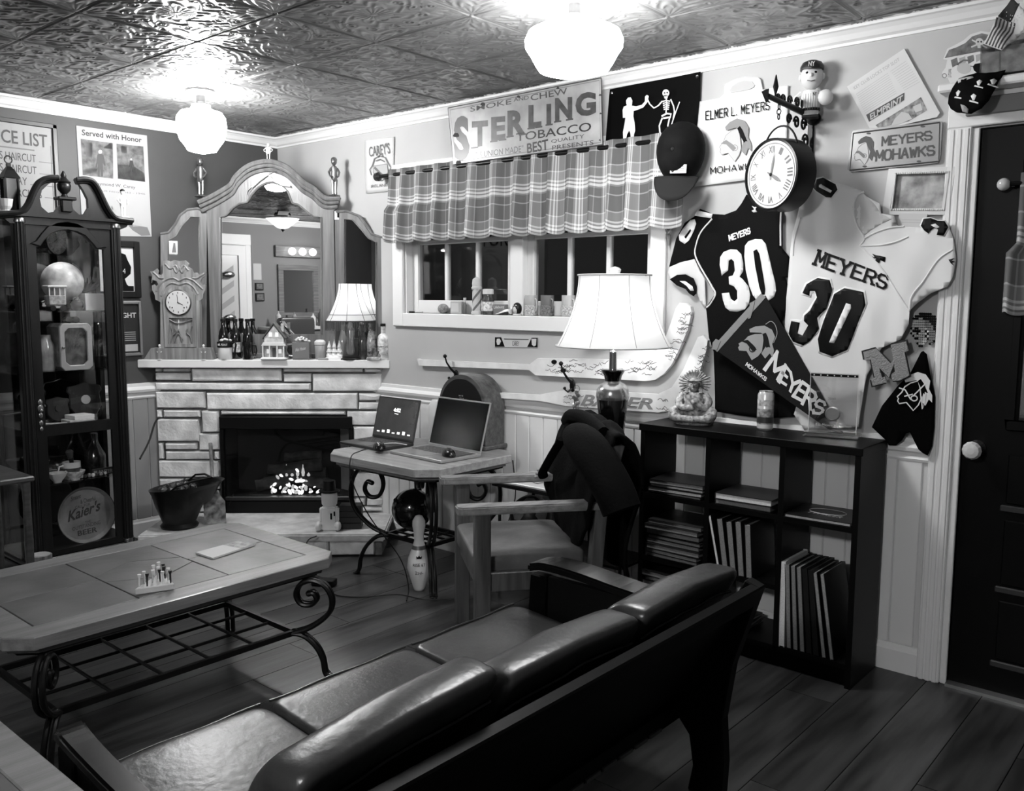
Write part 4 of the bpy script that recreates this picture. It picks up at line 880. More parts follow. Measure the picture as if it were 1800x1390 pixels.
for ang, ln, wd in ((-.12, R*.72, .0022), (2.05, R*.5, .003)):
    MB(fmk(.0045) @ Matrix.Rotation(-ang, 4, 'Z')).box((0, ln/2-.006, 0), (wd, ln, .0008)).build('hand', INK, gc)
for dx in (-.4, .4): MB(fmk(.005)).lathe([(.004, 0), (.004, .001)], 10, (dx*R*1.2, -.26*R*1.6, 0)).build('winding_hole', INK, gc)
cprism('door_back', c3, [(203, 1098), (355, 1098), (357, 1264), (198, 1264)], -.04, -.03, mat('clock_dark', 30, .5), gc)
for pts in ([(215, 1255), (225, 1200), (215, 1150)], [(345, 1255), (335, 1200), (345, 1150)], [(235, 1255), (262, 1175), (285, 1255)], [(240, 1230), (262, 1200), (290, 1235)], [(205, 1110), (262, 1135), (350, 1110)], [(220, 1215), (245, 1190), (240, 1165)], [(338, 1215), (312, 1190), (318, 1165)]):
    MB(FM).tube([V((fa(*c3(p[0], p[1]), CO)[0], .022, fa(*c3(p[0], p[1]), CO)[1])) for p in spline([V(q) for q in pts], 4)], .0035, 6).build('stencil', mat('clock_stencil', 110, .4), gc, smooth=True)
cprism('pendulum_rod', c3, [(259, 1110), (265, 1110), (265, 1170), (259, 1170)], -.026, -.023, PAPER, gc)
for px, side in ((280, 'left'), (357.5, 'right')):
    figurine('white_figurine', 'tiny white figurine standing on the %s end of the clock base' % side, mpos(px, .0) + V((0, 0, .0)) - FN*.012, .092, mat('glaze_white', 215, .25), rot=FR, slim=.9)
# moulded jar mug with dark rim
g = mpos(396, -.035)
t = mug('cream_mug', 'cream square mug with dark lettered band on the mantel', g, .041, .075, mat('mug_cream', 222, .3), rot=FR)
bpy.data.objects.remove([c for c in t.children if c.name.startswith('handle')][0])
MB(frame(g, FR)).lathe([(.0415, .072), (.045, .075), (.045, .105), (.04, .107), (.036, .095)], 22).build('rim_band', BLACK, t, smooth=True)
MB(frame(g, FR)).tube([(.04, 0, .09), (.058, 0, .105), (.066, 0, .088), (.06, 0, .06), (.056, 0, .025), (.05, 0, .005)], .006, 8).build('cane_handle', BLACK, t, smooth=True)
text('MR. PEANUT', [frame(g, FR) @ V((-.028, -.0458, .083)), frame(g, FR) @ V((.028, -.0458, .083)), frame(g, FR) @ V((.028, -.0458, .097)), frame(g, FR) @ V((-.028, -.0458, .097))], PAPER, t, bold=.02)
for k in range(9):
    a = k*2.4; p = frame(g, FR) @ V((cos(a)*.004*k, sin(a)*.0035*k, .108+.008*(9-k)/9)); tag(MB(Matrix.Translation(p) @ Matrix.Rotation(a, 4, 'Z')).sph((0, 0, .005), (.012, .007, .007), 7, 5).build('shelled_nut', mat('nut_pale', 200, .6)), 'pale nut heaped in the cream mug', 'nut', 'nuts in the cream mug')
# beer bottles
BP_ = [(.028, 0), (.0305, .006), (.0305, .13), (.024, .165), (.0135, .19), (.0125, .222), (.0145, .224), (.0145, .234), (.01, .236)]
gls = mat('brown_bottle_glass', 20, .08, coat=.5)
def bottle(label, px, off, prof=BP_, m=gls, lab=None, cap=None, s=1.0, z=MZ, lz=(.04, .10)):
    g = mpos(px, off); t = thing('bottle', label, 'bottle', g)
    MB(frame(g, FR, s)).lathe(prof, 20).build('glass', m, t, smooth=True)
    if lab: r_ = prof[2][0]+.0006; MB(frame(g, FR, s)).lathe([(r_, lz[0]), (r_, lz[1])], 20, cap=False).build('label', lab, t, smooth=True)
    if cap: h = prof[-1][1]; r_ = prof[-2][0]*1.05; MB(frame(g, FR, s)).lathe([(r_, h-.012), (r_, h+.002), (r_*.9, h+.004)], 16).build('cap', cap, t)
    return t
bl = mat('bottle_label', 150, .5, var=.5, vs=70)
bottle('dark beer bottle directly behind the cream mug on the mantel', 394, -.115, lab=bl, cap=BLACK); bottle('dark beer bottle in the middle of the three on the mantel', 415, -.10, lab=mat('bottle_label_b', 185, .5, var=.4, vs=60), cap=BLACK); bottle('dark beer bottle behind the dark glass mug', 437, -.11, lab=bl, cap=BLACK)
mug('dark_glass_mug', 'dark glass beer mug in front of the bottles', mpos(436, -.035), .033, .105, mat('dark_mug_glass', 26, .1, coat=.8), rot=FR)
# house ornament
g = mpos(487, -.05)
t = thing('house_ornament', 'small porcelain house ornament with gabled roof and porch', 'ornament', g)
M = frame(g, FR); hw = mat('house_wall', 175, .5, var=.15, vs=40); hd_ = mat('house_dark', 75, .5); hl = mat('house_light', 220, .5)
MB(M).box((-.01, .01, .075), (.115, .07, .12)).build('walls', hw, t)
b = MB(M); b.prism([(-.068, .13), (-.01, .205), (.048, .13)], lambda a, z: M @ V((a, -.03, z)), lambda a, z: M @ V((a, .05, z))); b.M = None; b2 = MB(); b2.prism([(-.068, .13), (-.01, .205), (.048, .13)], lambda a, z: M @ V((a, -.026, z)), lambda a, z: M @ V((a, .046, z))); b2.build('gable', hw, t)
for s in (-1, 1):
    b = MB(); c_ = -.01
    b.prism([(c_, .213), (c_+s*.068, .122), (c_+s*.068, .130), (c_, .222)], lambda a, z: M @ V((a, -.034, z)), lambda a, z: M @ V((a, .052, z))); b.build('roof_slope', hd_, t)
b = MB(); b.prism([(-.02, .222), (.0, .205), (.07, .14), (.07, .132)], lambda a, z: M @ V((a, .03, z)), lambda a, z: M @ V((a, .06, z))); b.build('rear_roof', hd_, t)
b = MB(); b.prism([(-.078, .085), (.062, .085), (.05, .105), (-.066, .105)], lambda a, z: M @ V((a, -.06, z)), lambda a, z: M @ V((a, -.025, z))); b.build('porch_roof', hl, t)
for x in (-.07, -.03, .015, .053): MB(M).box((x, -.055, .048), (.007, .007, .08)).build('porch_post', hl, t)
for x, z in ((-.045, .05), (.025, .05), (-.03, .15), (.008, .15)): MB(M).box((x, -.0275, z), (.018, .004, .026)).build('window', mat('glowing_pane', 200, .5, emit=.15), t)  # small glow put into the panes, no bulb inside
MB(M).box((-.01, -.0275, .042), (.02, .004, .06)).build('door', hd_, t)
MB(M).box((-.008, -.02, .008), (.15, .10, .014)).build('snow_base', mat('snow', 232, .6), t, bev=.005)
MB(M).box((.03, .03, .19), (.016, .016, .05)).build('chimney', hw, t)
# square mug of sweets
g = mpos(531, -.045); M = frame(g, FR)
t = thing('square_mug', 'square smoky mug heaped with sweets on the mantel', 'mug', g)
b = MB(M); b.loops([[(x*k, y*k, z) for x, y in ((-.05, -.04), (.05, -.04), (.05, .04), (-.05, .04))] for z, k in ((0, .92), (.01, 1), (.105, 1), (.105, .92), (.015, .86))]); b.build('cup', mat('smoky_plastic', 120, .25, coat=.4), t, bev=.003)
MB(M).tube([(-.05, 0, .09), (-.085, 0, .088), (-.095, 0, .055), (-.08, 0, .022), (-.05, 0, .018)], .006, 8).build('handle', mat('smoky_plastic', 120, .25), t, smooth=True)
text('Nut House', [M @ V((-.03, -.0412, .05)), M @ V((.03, -.0412, .062)), M @ V((.03, -.0412, .082)), M @ V((-.03, -.0412, .07))], PAPER, t, shear=.3, bold=.01)
for k in range(22):
    a = k*2.39996; rr = .0085*sqrt(k)
    p = M @ V((cos(a)*rr*1.05, sin(a)*rr*.85, .108+.022*(1-k/22)+random.uniform(0, .004)))
    b = MB(Matrix.Translation(p) @ Matrix.Rotation(a*1.7, 4, 'Z') @ Matrix.Rotation(a, 4, 'X')); b.sph((0, 0, 0), (.012, .007, .007), 7, 5); tag(b.build('wrapped_sweet', mat('sweet_%d' % (k % 3), (225, 190, 150)[k % 3], .35)), 'wrapped sweet heaped in the square smoky mug', 'sweet', 'sweets in the square mug')
# small white cup, trees ornament
g = mpos(563, -.06); t = thing('small_cup', 'small pale cup with white top left of the tree ornament', 'cup', g); MB(frame(g, FR)).lathe([(.026, 0), (.03, .01), (.032, .085), (.028, .09)], 18).build('cup', mat('pale_cup', 150, .3), t, smooth=True)
MB(frame(g, FR)).lathe([(.034, .09), (.034, .105), (.022, .118), (.001, .12)], 18).build('top', PAPER, t, smooth=True)
g = mpos(588, -.045); t = thing('tree_ornament', 'white ornament of three little snowy trees', 'ornament', g); M = frame(g, FR)
MB(M).lathe([(.055, 0), (.055, .01), (.045, .02), (.01, .024)], 20, sy=.6).build('base', mat('snow', 232, .6), t, smooth=True)
for x, h_ in ((-.03, .10), (.0, .11), (.03, .105)): MB(M).lathe([(.022, .02), (.012, .045), (.018, .045), (.009, .072), (.013, .072), (.001, h_+.012)], 9, (x, 0, 0)).build('tree', mat('snow_tree', 205, .6, var=.2, vs=80), t)
# fringed boudoir lamp
g = mpos(616.5, -.06); lp = thing('fringed_lamp', 'small lit lamp with fringed bell shade on the mantel', 'table lamp', g); M = frame(g, FR)
MB(M).lathe([(.066, 0), (.066, .008), (.05, .014), (.052, .022), (.03, .03)], 24).build('base', mat('lamp_bronze', 60, .3, metal=.7), lp, smooth=True)
MB(M).lathe([(.02, .03), (.028, .05), (.022, .1), (.026, .17), (.018, .2), (.012, .22), (.012, .26)], 20).build('stem', mat('lamp_glass_stem', 150, .15, metal=.4, coat=.5), lp, smooth=True)
shz = .228
prof = []
for i in range(13):
    u = i/12; prof.append((.064+.082*(u**1.7), shz+.225*(1-u)))
n8 = 8
rings = [[(r_*cos(2*pi*k/32)*(1-.03*abs(sin(4*2*pi*k/32))), r_*sin(2*pi*k/32)*(1-.03*abs(sin(4*2*pi*k/32))), z) for k in range(32)] for r_, z in prof]
MB(M).loops(rings, True, False).build('shade', shade_mat('shade_cream', 238, .55), lp, smooth=True, angle=180)
for k in range(8): MB(M).tube([(r_*1.004*cos(2*pi*k/8), r_*1.004*sin(2*pi*k/8), z) for r_, z in prof], .0018, 5).build('shade_rib', mat('shade_trim', 120, .7), lp)
MB(M).tube([(.127*cos(a), .127*sin(a), shz+.042) for a in [2*pi*i/32 for i in range(32)]], .002, 5, closed=True).build('shade_band', mat('shade_trim', 120, .7), lp)
b = MB(M)
for k in range(90):
    a = 2*pi*k/90; r_ = .146; L_ = .048+.006*sin(k*2.7); b.bar((r_*cos(a), r_*sin(a), shz+.004), (r_*cos(a)*1.01, r_*sin(a)*1.01, shz-L_), .0035, .0035)
tag(b.build('fringe', mat('fringe_dark', 62, .8), lp), kind='stuff')
MB(M).tube([(.146*cos(a), .146*sin(a), shz+.004) for a in [2*pi*i/32 for i in range(32)]], .004, 6, closed=True).build('fringe_braid', mat('fringe_dark', 62, .8), lp)
MB(M).sph((0, 0, .33), .024, 14, 10).build('bulb', mat('lamp_bulb_small', 250, .3, emit=8), lp, smooth=True)
# bottles behind the lamp and the corner pieces
sod = [(.026, 0), (.03, .01), (.028, .05), (.03, .09), (.024, .13), (.014, .17), (.0125, .2), (.015, .205), (.015, .212)]
bottle('clear soda bottle behind the fringed lamp', 603, -.13, sod, mat('clear_bottle', 150, .1, coat=.8), s=.98)
bottle('dark ribbed soda bottle right of the fringed lamp', 637.5, -.07, sod, mat('soda_dark', 60, .1, coat=.8, var=.3, vs=30), s=1.0)
bottle('pale patterned soda bottle beside the dark ribbed one', 653, -.075, sod, mat('soda_pale', 165, .2, coat=.5, var=.35, vs=60), s=1.02)
g = mpos(675, -.03)
t = bottle('white hand-painted square bottle at the right mantel end', 674, -.032, [(.032, 0), (.036, .006), (.036, .12), (.03, .145), (.0135, .16), (.013, .205), (.016, .207), (.016, .214)], mat('painted_bottle', 205, .4, var=.3, vs=40), lab=mat('painted_band', 120, .5, var=.6, vs=90), cap=BLACK, lz=(.075, .085))
g = mpos(659, -.012); t = thing('figure_group', 'small dark figure group ornament before the painted bottle', 'ornament', g); M = frame(g, FR)
om = mat('ornament_mixed', 90, .5, var=.5, vs=45)
MB(M).lathe([(.05, 0), (.052, .012), (.04, .02), (.01, .022)], 14, sy=.45).build('base', mat('ornament_base', 150, .6, var=.3, vs=50), t)
for x, h_ in ((-.028, .05), (.0, .075), (.03, .055)): MB(M).lathe([(.018, .018), (.02, .03), (.013, h_*.7), (.01, h_*.8), (.013, h_*.95), (.001, h_*1.1)], 9, (x, 0, 0), sy=.8).build('figure', om, t, smooth=True)
o = tag(MB(frame(mpos(568, -.01), FR)).box((0, 0, .006), (.06, .015, .012)).build('name_tag', mat('tag_grey', 150, .5), bev=.002), 'little grey tag lying at the mantel edge by the tree ornament', 'tag')
# ================================================================== right wall: signs, flags, jerseys and keepsakes
D1 = crop(760, 110, 3.6); D2 = crop(1220, 100, 4.632); D3 = crop(1440, 0, 3.308); D4 = crop(1160, 330, 3.231); D5 = crop(1380, 300, 2.6735); D6 = crop(720, 560, 3.2143)
W6 = crop(670, 300, 4.0882); W7 = crop(900, 300, 4.0882); ID = lambda x, y: (x, y)
def rthing(name, label, cat, px, py, off=0.0):
    p = rw(px, py, off); return thing(name, label, cat, p)
def pp(name, cv, pts, off, m, parent, th=.0006, holes=()): return plate(name, [cv(*p) for p in pts], rw, off, th, m, parent, [[cv(*p) for p in h] for h in holes])
def rt(s, cv, off, m, parent, *q, **k): return text(s, q4(rw, off, cv, *q), m, parent, **k)
def stroke(name, cv, pts, wpx, off, m, parent, closed=False):
    """flat printed line of given pixel width"""
    P = [V((*cv(*p), 0)) for p in pts]; L = []; R_ = []; n = len(P)
    for i, p in enumerate(P):
        d = (P[(i+1) % n]-P[i-1]) if closed else (P[min(i+1, n-1)]-P[max(i-1, 0)])
        d = d.normalized(); q = V((-d.y, d.x, 0))*wpx/2; L.append(p+q); R_.append(p-q)
    b = MB(); vs = [rw(p.x, p.y, off) for p in L+R_]; fs = [(i, (i+1) % n, n+(i+1) % n, n+i) for i in range(n if closed else n-1)]
    b.add(vs, fs); return b.build(name, m, parent)
def emblem(T, off, parent, crest, face, line, feather, stripe=None, lw_=1.2, closed_face=True):
    """profile head with crest and feather, T maps emblem units to pixels"""
    f = [(355, 580), (300, 603), (258, 640), (238, 690), (205, 735), (216, 748), (210, 772), (224, 796), (276, 782), (330, 852), (366, 800), (384, 745), (372, 640)]
    if face: pp('emblem_face', T, f, off, face, parent)
    if line: stroke('emblem_outline', T, f, lw_, off+.0009, line, parent, True)
    pp('emblem_crest', T, [(252, 572), (290, 530), (350, 500), (410, 518), (446, 575), (440, 650), (466, 705), (468, 772), (442, 742), (420, 802), (384, 765), (400, 690), (396, 640), (372, 585), (340, 575), (262, 600)], off+.0004, crest, parent)
    pp('emblem_feather', T, [(352, 582), (374, 562), (398, 600), (434, 688), (420, 686), (406, 700), (388, 664)], off+.001, feather, parent)
    if stripe: pp('emblem_paint', T, [(216, 706), (262, 676), (310, 708), (344, 742), (318, 768), (262, 712)], off+.0009, stripe, parent)
    if line: stroke('emblem_earring', T, [(p[0], p[1]) for p in circ(332, 740, 24, 12)], lw_, off+.0012, line, parent, True)
def emap(x0, y0, x1, y1, cv=ID, rot=0.0):   # emblem box (200..470, 500..855) into a pixel box, turned by rot
    cx, cy = (x0+x1)/2, (y0+y1)/2
    def T(u, v):
        a = (u-335)/270*(x1-x0); b = (v-677)/355*(y1-y0)
        return cv(cx+a*cos(rot)-b*sin(rot), cy+a*sin(rot)+b*cos(rot))
    return T
def wrink(a, s1, s2, base, seed=0.0):
    return lambda x, z: base+a*(pnoise(V((x*s1+seed, z*s2, seed)))+.45*pnoise(V((x*s1*2.3, z*s2*2.1+seed, 3.1))))

# --- tobacco sign
SO = .082
t = rthing('tobacco_sign', 'worn enamel tobacco sign above the window valance', 'sign', 930, 215, SO)
pp('panel', D1, [(100, 287), (1068, 97), (1078, 520), (135, 645)], SO, mat('enamel_sign', 158, .28, var=.12, vs=7, coat=.4), t, th=.004)
stroke('border', D1, [(112, 300), (1056, 112), (1064, 505), (148, 625)], 1.3, SO+.0047, MGREY, t, True)
b = MB(); b.tube([rw(*D1(*p), SO+.003) for p in [(100, 287), (1068, 97), (1078, 520), (135, 645)]], .003, 6, closed=True); b.build('rim', mat('sign_rim', 90, .4, metal=.5), t)
sk = mat('sign_ink', 66, .35, var=.25, vs=20); s2 = mat('sign_ink_dark', 38, .35); O = SO+.005
rt('SMOKE', D1, O, sk, t, (240, 312), (500, 262), (500, 228), (240, 280), bold=.004); rt('AND', D1, O, sk, t, (515, 248), (610, 232), (610, 208), (515, 222)); rt('CHEW', D1, O, sk, t, (622, 242), (858, 198), (852, 158), (622, 202), bold=.006)
rt('S', D1, O, s2, t, (140, 628), (238, 610), (228, 330), (135, 345), bold=.05)
for ch, x0, x1, yb0, yt0 in (('T', 250, 352, 540, 372), ('E', 372, 462, 500, 345), ('R', 475, 588, 470, 305), ('L', 608, 690, 418, 270), ('I', 722, 752, 395, 262), ('N', 776, 885, 375, 225), ('G', 905, 1036, 350, 192)):
    sl = -.19*(x1-x0); rt(ch, D1, O, sk, t, (x0, yb0), (x1, yb0+sl*.9), (x1, yt0+sl*.4), (x0, yt0), bold=.05)
    for xs in ((x0, x0+34), (x1-34, x1)):
        if ch in 'TGI' and xs[0] != x0: continue
        if ch != 'G': pp('serif', D1, [(xs[0]-6, yb0+6-(.17*(xs[0]-x0))), (xs[1]+6, yb0+6-.17*(xs[1]-x0)), (xs[1]+6, yb0-4-.17*(xs[1]-x0)), (xs[0]-6, yb0-4-.17*(xs[0]-x0))], O, sk, t, th=.0001)
rt('TOBACCO', D1, O, s2, t, (530, 500), (1005, 432), (1005, 375), (530, 448), bold=.008)
rt('"IT\'S UNION MADE"', D1, O, sk, t, (250, 606), (575, 565), (575, 522), (250, 570)); rt('BEST', D1, O, s2, t, (600, 575), (735, 552), (732, 482), (598, 512), bold=.02)
rt('QUALITY', D1, O, sk, t, (752, 512), (962, 482), (962, 452), (752, 488), bold=.004); rt('PRESENTS', D1, O, sk, t, (758, 552), (1020, 520), (1020, 490), (758, 525), bold=.006)
for x, y, r_ in ((320, 262, 14), (545, 215, 10), (795, 160, 9), (150, 458, 18), (165, 630, 16), (1062, 205, 8), (1065, 322, 7), (1060, 490, 6)):
    pp('rust_chip', D1, [(x+r_*(1+.3*sin(3*a))*cos(a), y+r_*(1+.3*cos(2*a))*sin(a)) for a in [2*pi*i/9 for i in range(9)]], O+.0003, mat('rust', 55, .8), t)
# --- skeleton flag
t = rthing('skeleton_flag', 'black flag with a white man and skeleton raising a glass', 'flag', 1150, 190, .02)
fd = wrink(.007, 5, 4, .024, 2.0)
sheet('cloth', [D1(*p) for p in [(1132, 172), (1420, 118), (1705, 60), (1696, 250), (1672, 500), (1400, 540), (1104, 560)]], rw, fd, .04, mat('flag_black', 7, .8, spec=.08), t)
FO_ = .036; wp = mat('flag_white', 225, .7)
def fpoly(nm, pts): pp(nm, D1, pts, FO_, wp, t)
fpoly('printed_man', [(1228, 262), (1226, 240), (1238, 222), (1256, 220), (1266, 240), (1264, 264), (1262, 272), (1290, 276), (1325, 268), (1345, 246), (1346, 215), (1358, 204), (1370, 212), (1362, 250), (1335, 284), (1290, 302), (1274, 306), (1272, 340), (1280, 380), (1284, 430), (1276, 455), (1274, 492), (1258, 495), (1254, 450), (1246, 430), (1232, 455), (1224, 495), (1208, 497), (1206, 440), (1216, 390), (1222, 350), (1206, 350), (1204, 300), (1212, 278), (1232, 270)])
fpoly('printed_skull', [(1478+22*cos(a), 193+24*sin(a)) for a in [2*pi*i/16 for i in range(16)]]); fpoly('printed_jaw', [(1464, 205), (1492, 205), (1488, 226), (1470, 228)])
for k in range(5): stroke('printed_rib', D1, [(1456+k*2, 246+k*13), (1478, 240+k*13), (1504-k*2, 244+k*13)], 2.1, FO_+.0005, wp, t)
for pts, wv in (([(1480, 225), (1484, 270), (1478, 318)], 2.2), ([(1455, 244), (1430, 272), (1402, 288), (1375, 262), (1358, 225)], 2.4), ([(1508, 232), (1526, 275), (1532, 310), (1524, 360)], 2.4), ([(1450, 340), (1482, 322), (1510, 325), (1506, 345), (1460, 352)], 3.2), ([(1455, 350), (1436, 400), (1440, 440), (1450, 468)], 2.6), ([(1502, 345), (1490, 400), (1512, 430), (1530, 432)], 2.6), ([(1565, 248), (1545, 300), (1520, 372), (1514, 392)], 1.8)):
    stroke('printed_bone', D1, pts, wv, FO_+.0008, wp, t)
for x, y, r_ in ((1470, 192, 5), (1486, 190, 5)): pp('printed_eye', D1, circ(x, y, r_, 8), FO_+.001, INK, t)
for x, y in ((1138, 195), (1678, 90)): MB(Matrix.Translation(rw(*D1(x, y), .03)) @ Matrix.Rotation(pi/2, 4, 'X')).lathe([(.006, 0), (.007, .004), (.003, .007)], 12).build('push_pin', CHROME, t)
# --- CAREY'S banner
t = rthing('family_banner', "small white family banner with a printed coat of arms", 'banner', 666, 290)
sheet('cloth', [(640, 246), (692, 240), (690.5, 300), (691, 335), (643, 340), (641, 300)], rw, wrink(.003, 8, 4, .008, 5.), .03, PAPER, t)
ci = mat('crest_ink', 105, .6)
rt("CAREY'S", ID, .0135, ci, t, (649, 276), (686, 270), (684, 250), (648, 258), bold=.015); rt('IRELAND', ID, .0135, ci, t, (652, 330), (682, 327), (682, 322), (652, 325))
pp('printed_shield', ID, [(656, 292), (680, 288), (682, 302), (676, 313), (670, 318), (661, 312), (656, 303)], .0125, mat('crest_pale', 170, .6), t); stroke('printed_bend', ID, [(658, 294), (667, 303), (678, 313)], 4, .0132, ci, t); stroke('printed_outline', ID, [(656, 292), (680, 288), (682, 302), (676, 313), (670, 318), (661, 312), (656, 303)], 1, .0133, ci, t, True)
for q in ([(655, 290), (658, 279), (667, 274), (677, 277), (682, 287)], [(653, 308), (650, 298), (655, 290)], [(684, 304), (687, 294), (682, 287)], [(660, 283), (668, 280), (676, 284)], [(664, 277), (670, 270), (674, 276)]): stroke('printed_mantling', ID, q, 2.2, .0134, ci, t)
# --- valance on its rod
t = rthing('plaid_valance', 'pleated plaid valance hung across the top of the window', 'curtain', 940, 330, .07)
VX0, VX1 = 1.185, 3.10
pl = bpy.data.materials.new('plaid_cloth'); pl.use_nodes = True; nt = pl.node_tree; bs = nt.nodes['Principled BSDF']; bs.inputs['Roughness'].default_value = .85
uvn = nt.nodes.new('ShaderNodeUVMap'); sp = nt.nodes.new('ShaderNodeSeparateXYZ'); nt.links.new(uvn.outputs[0], sp.inputs[0])
def stripes(sock, freq, stops):
    m1 = nt.nodes.new('ShaderNodeMath'); m1.operation = 'MULTIPLY'; m1.inputs[1].default_value = freq; nt.links.new(sock, m1.inputs[0])
    m2 = nt.nodes.new('ShaderNodeMath'); m2.operation = 'FRACT'; nt.links.new(m1.outputs[0], m2.inputs[0])
    r_ = nt.nodes.new('ShaderNodeValToRGB'); r_.color_ramp.interpolation = 'CONSTANT'; e = r_.color_ramp.elements
    e[0].position = 0; e[0].color = (stops[0][1],)*3+(1,); e[1].position = stops[1][0]; e[1].color = (stops[1][1],)*3+(1,)
    for p_, v_ in stops[2:]: q = e.new(p_); q.color = (v_,)*3+(1,)
    nt.links.new(m2.outputs[0], r_.inputs[0]); return r_.outputs[0]
su = stripes(sp.outputs[0], 5.2, [(0, .10), (.22, .30), (.25, .10), (.42, .28), (.46, .75), (.50, .32), (.54, .9), (.58, .32), (.62, .8), (.66, .26), (.86, .5), (.89, .1)])
sv = stripes(sp.outputs[1], 5.4, [(0, .12), (.2, .45), (.23, .12), (.40, .28), (.44, .85), (.5, .25), (.53, .85), (.58, .25), (.62, .7), (.66, .22), (.84, .5), (.87, .12)])
mx = nt.nodes.new('ShaderNodeMix'); mx.data_type = 'RGBA'; mx.blend_type = 'MIX'; mx.inputs[0].default_value = .5; nt.links.new(su, mx.inputs[6]); nt.links.new(sv, mx.inputs[7]); nt.links.new(mx.outputs[2], bs.inputs['Base Color'])
_mc['plaid'] = pl
def valance(x0, x1, ztop, zbot, off, nu, folds, amp, m, parent, name='cloth', hem=.012, plane='r'):
    def f(u, v):
        x = x0+(x1-x0)*u; ph = folds*u*2*pi+1.7*sin(u*9)+.8*sin(u*23)
        s_ = sin(ph); s_ = math.copysign(abs(s_)**.6, s_)
        k = .35+.65*v; o = off+amp*k*s_+.006*sin(u*40)*v+.02*v
        z = ztop(u)*(1-v)+zbot(u)*v+hem*v*sin(ph*1.0+.6)*.6
        return (x+amp*.45*k*cos(ph)+((-.03*(1-u)**8+.0*u) if v > .5 else 0), -o, z)
    b = MB().grid(f, nu, 14); o = b.build(name, m, parent, smooth=True, angle=180, thick=.003)
    me = o.data; L = me.uv_layers.new(name='UVMap'); W = nu+1
    for lp_ in me.loops:
        i = lp_.vertex_index; L.data[lp_.index].uv = ((i % W)/nu*(x1-x0)*1.35, 1-(i//W)/14*.36)
    return o
valance(VX0, VX1, lambda u: 2.165, lambda u: 1.757, .075, 220, 15, .022, pl, t)
MB().tube([(1.09, -.07, 2.135), (3.11, -.07, 2.135)], .011, 10).build('rod', IRON, t, smooth=True)
for x in (1.085, 3.115): MB(Matrix.Translation((x, -.07, 2.135)) @ Matrix.Rotation(pi/2, 4, 'Y')).lathe([(.012, -.02), (.024, -.012), (.026, .01), (.012, .024)], 12).build('finial', mat('finial_dark', 40, .3), t, smooth=True)
for x in (1.12, 3.03): MB().bx((x-.01, -.07, 2.125), (x+.01, 0, 2.14)).build('bracket', IRON, t)
# --- ball cap
g = rw(1192, 290, .10)
t = thing('ball_cap', 'dark ball cap hanging brim down at the valance end', 'cap', g)
M = Matrix.Translation(g+V((.012, 0, 0))) @ Matrix.Rotation(.05, 4, 'Y') @ Matrix.Rotation(.22, 4, 'Z')
b = MB(M)
def dome(u, v):
    a = pi*2*u; r_ = .105*cos(v*pi/2*.98)*(1+.02*sin(3*a)); return (r_*cos(a)*.98, -.12*sin(v*pi/2), r_*sin(a)*1.25+.05)
b.grid(dome, 28, 9).build('crown', mat('cap_dark', 20, .9, var=.25, vs=20, spec=.1), t, smooth=True, angle=180, thick=.003)
b = MB(M)
def brim(u, v):
    x = (u-.5)*2; w_ = .094*sqrt(max(0, 1-(.0*x)**2)); return (x*.098*(1-.18*v*v*abs(x)), -.075-.03*v+.035*(x*x)*(1-.3*v), -.055-v*.105*sqrt(max(.02, 1-.75*x*x)))
b.grid(brim, 16, 6).build('brim', mat('cap_brim', 40, .85, spec=.1), t, smooth=True, angle=180, thick=.005)
MB(M).sph((0, -.122, .05), (.008, .005, .008), 8, 6).build('button', mat('cap_brim', 40, .85, spec=.1), t)
lt = MB(M).box((.022, -.093, -.028), (.07, .003, .036)); o = lt.build('label_patch', PAPER, t)
text('U', [M @ V((-.008, -.0955, -.042)), M @ V((.004, -.0955, -.042)), M @ V((.004, -.0955, -.02)), M @ V((-.008, -.0955, -.02))], INK, t, bold=.03)
for k in range(3): MB(M).box((.03, -.0955, -.018-.008*k), (.035, .0006, .0015)).build('printed_line', MGREY, t)

# --- carrier bag
t = rthing('carrier_bag', 'white plastic carrier bag with lettering and a warrior head', 'bag', 1290, 240)
bd = wrink(.006, 4, 4, .014, 8.)
hole = [D2(*p) for p in [(288, 272), (310, 240), (355, 208), (410, 190), (470, 198), (492, 228), (485, 248), (440, 268), (300, 293)]]
bagp = [(45, 365), (210, 338), (246, 302), (252, 226), (330, 188), (420, 166), (525, 167), (546, 186), (562, 268), (768, 232), (756, 600), (750, 965), (440, 1002), (4, 1056), (18, 940), (30, 860), (24, 640)]
sheet('bag', [D2(*p) for p in bagp], rw, bd, .04, mat('bag_plastic', 232, .4), t)
plate('handle_opening', hole, rw, .022, .0006, wall_r, t)
bi = mat('bag_ink', 12, .6, spec=.1)
block('ELMER L. MEYERS', q4(rw, .0245, D2, (95, 517), (612, 432), (612, 355), (95, 440)), bi, t, .11, .5); block('MOHAWKS', q4(rw, .0245, D2, (135, 955), (520, 905), (520, 855), (135, 898)), bi, t, .13, .42)
emblem(D2, .0235, t, mat('emblem_grey', 130, .6), PAPER, mat('emblem_line', 120, .6), bi, mat('emblem_grey', 130, .6), lw_=.8)

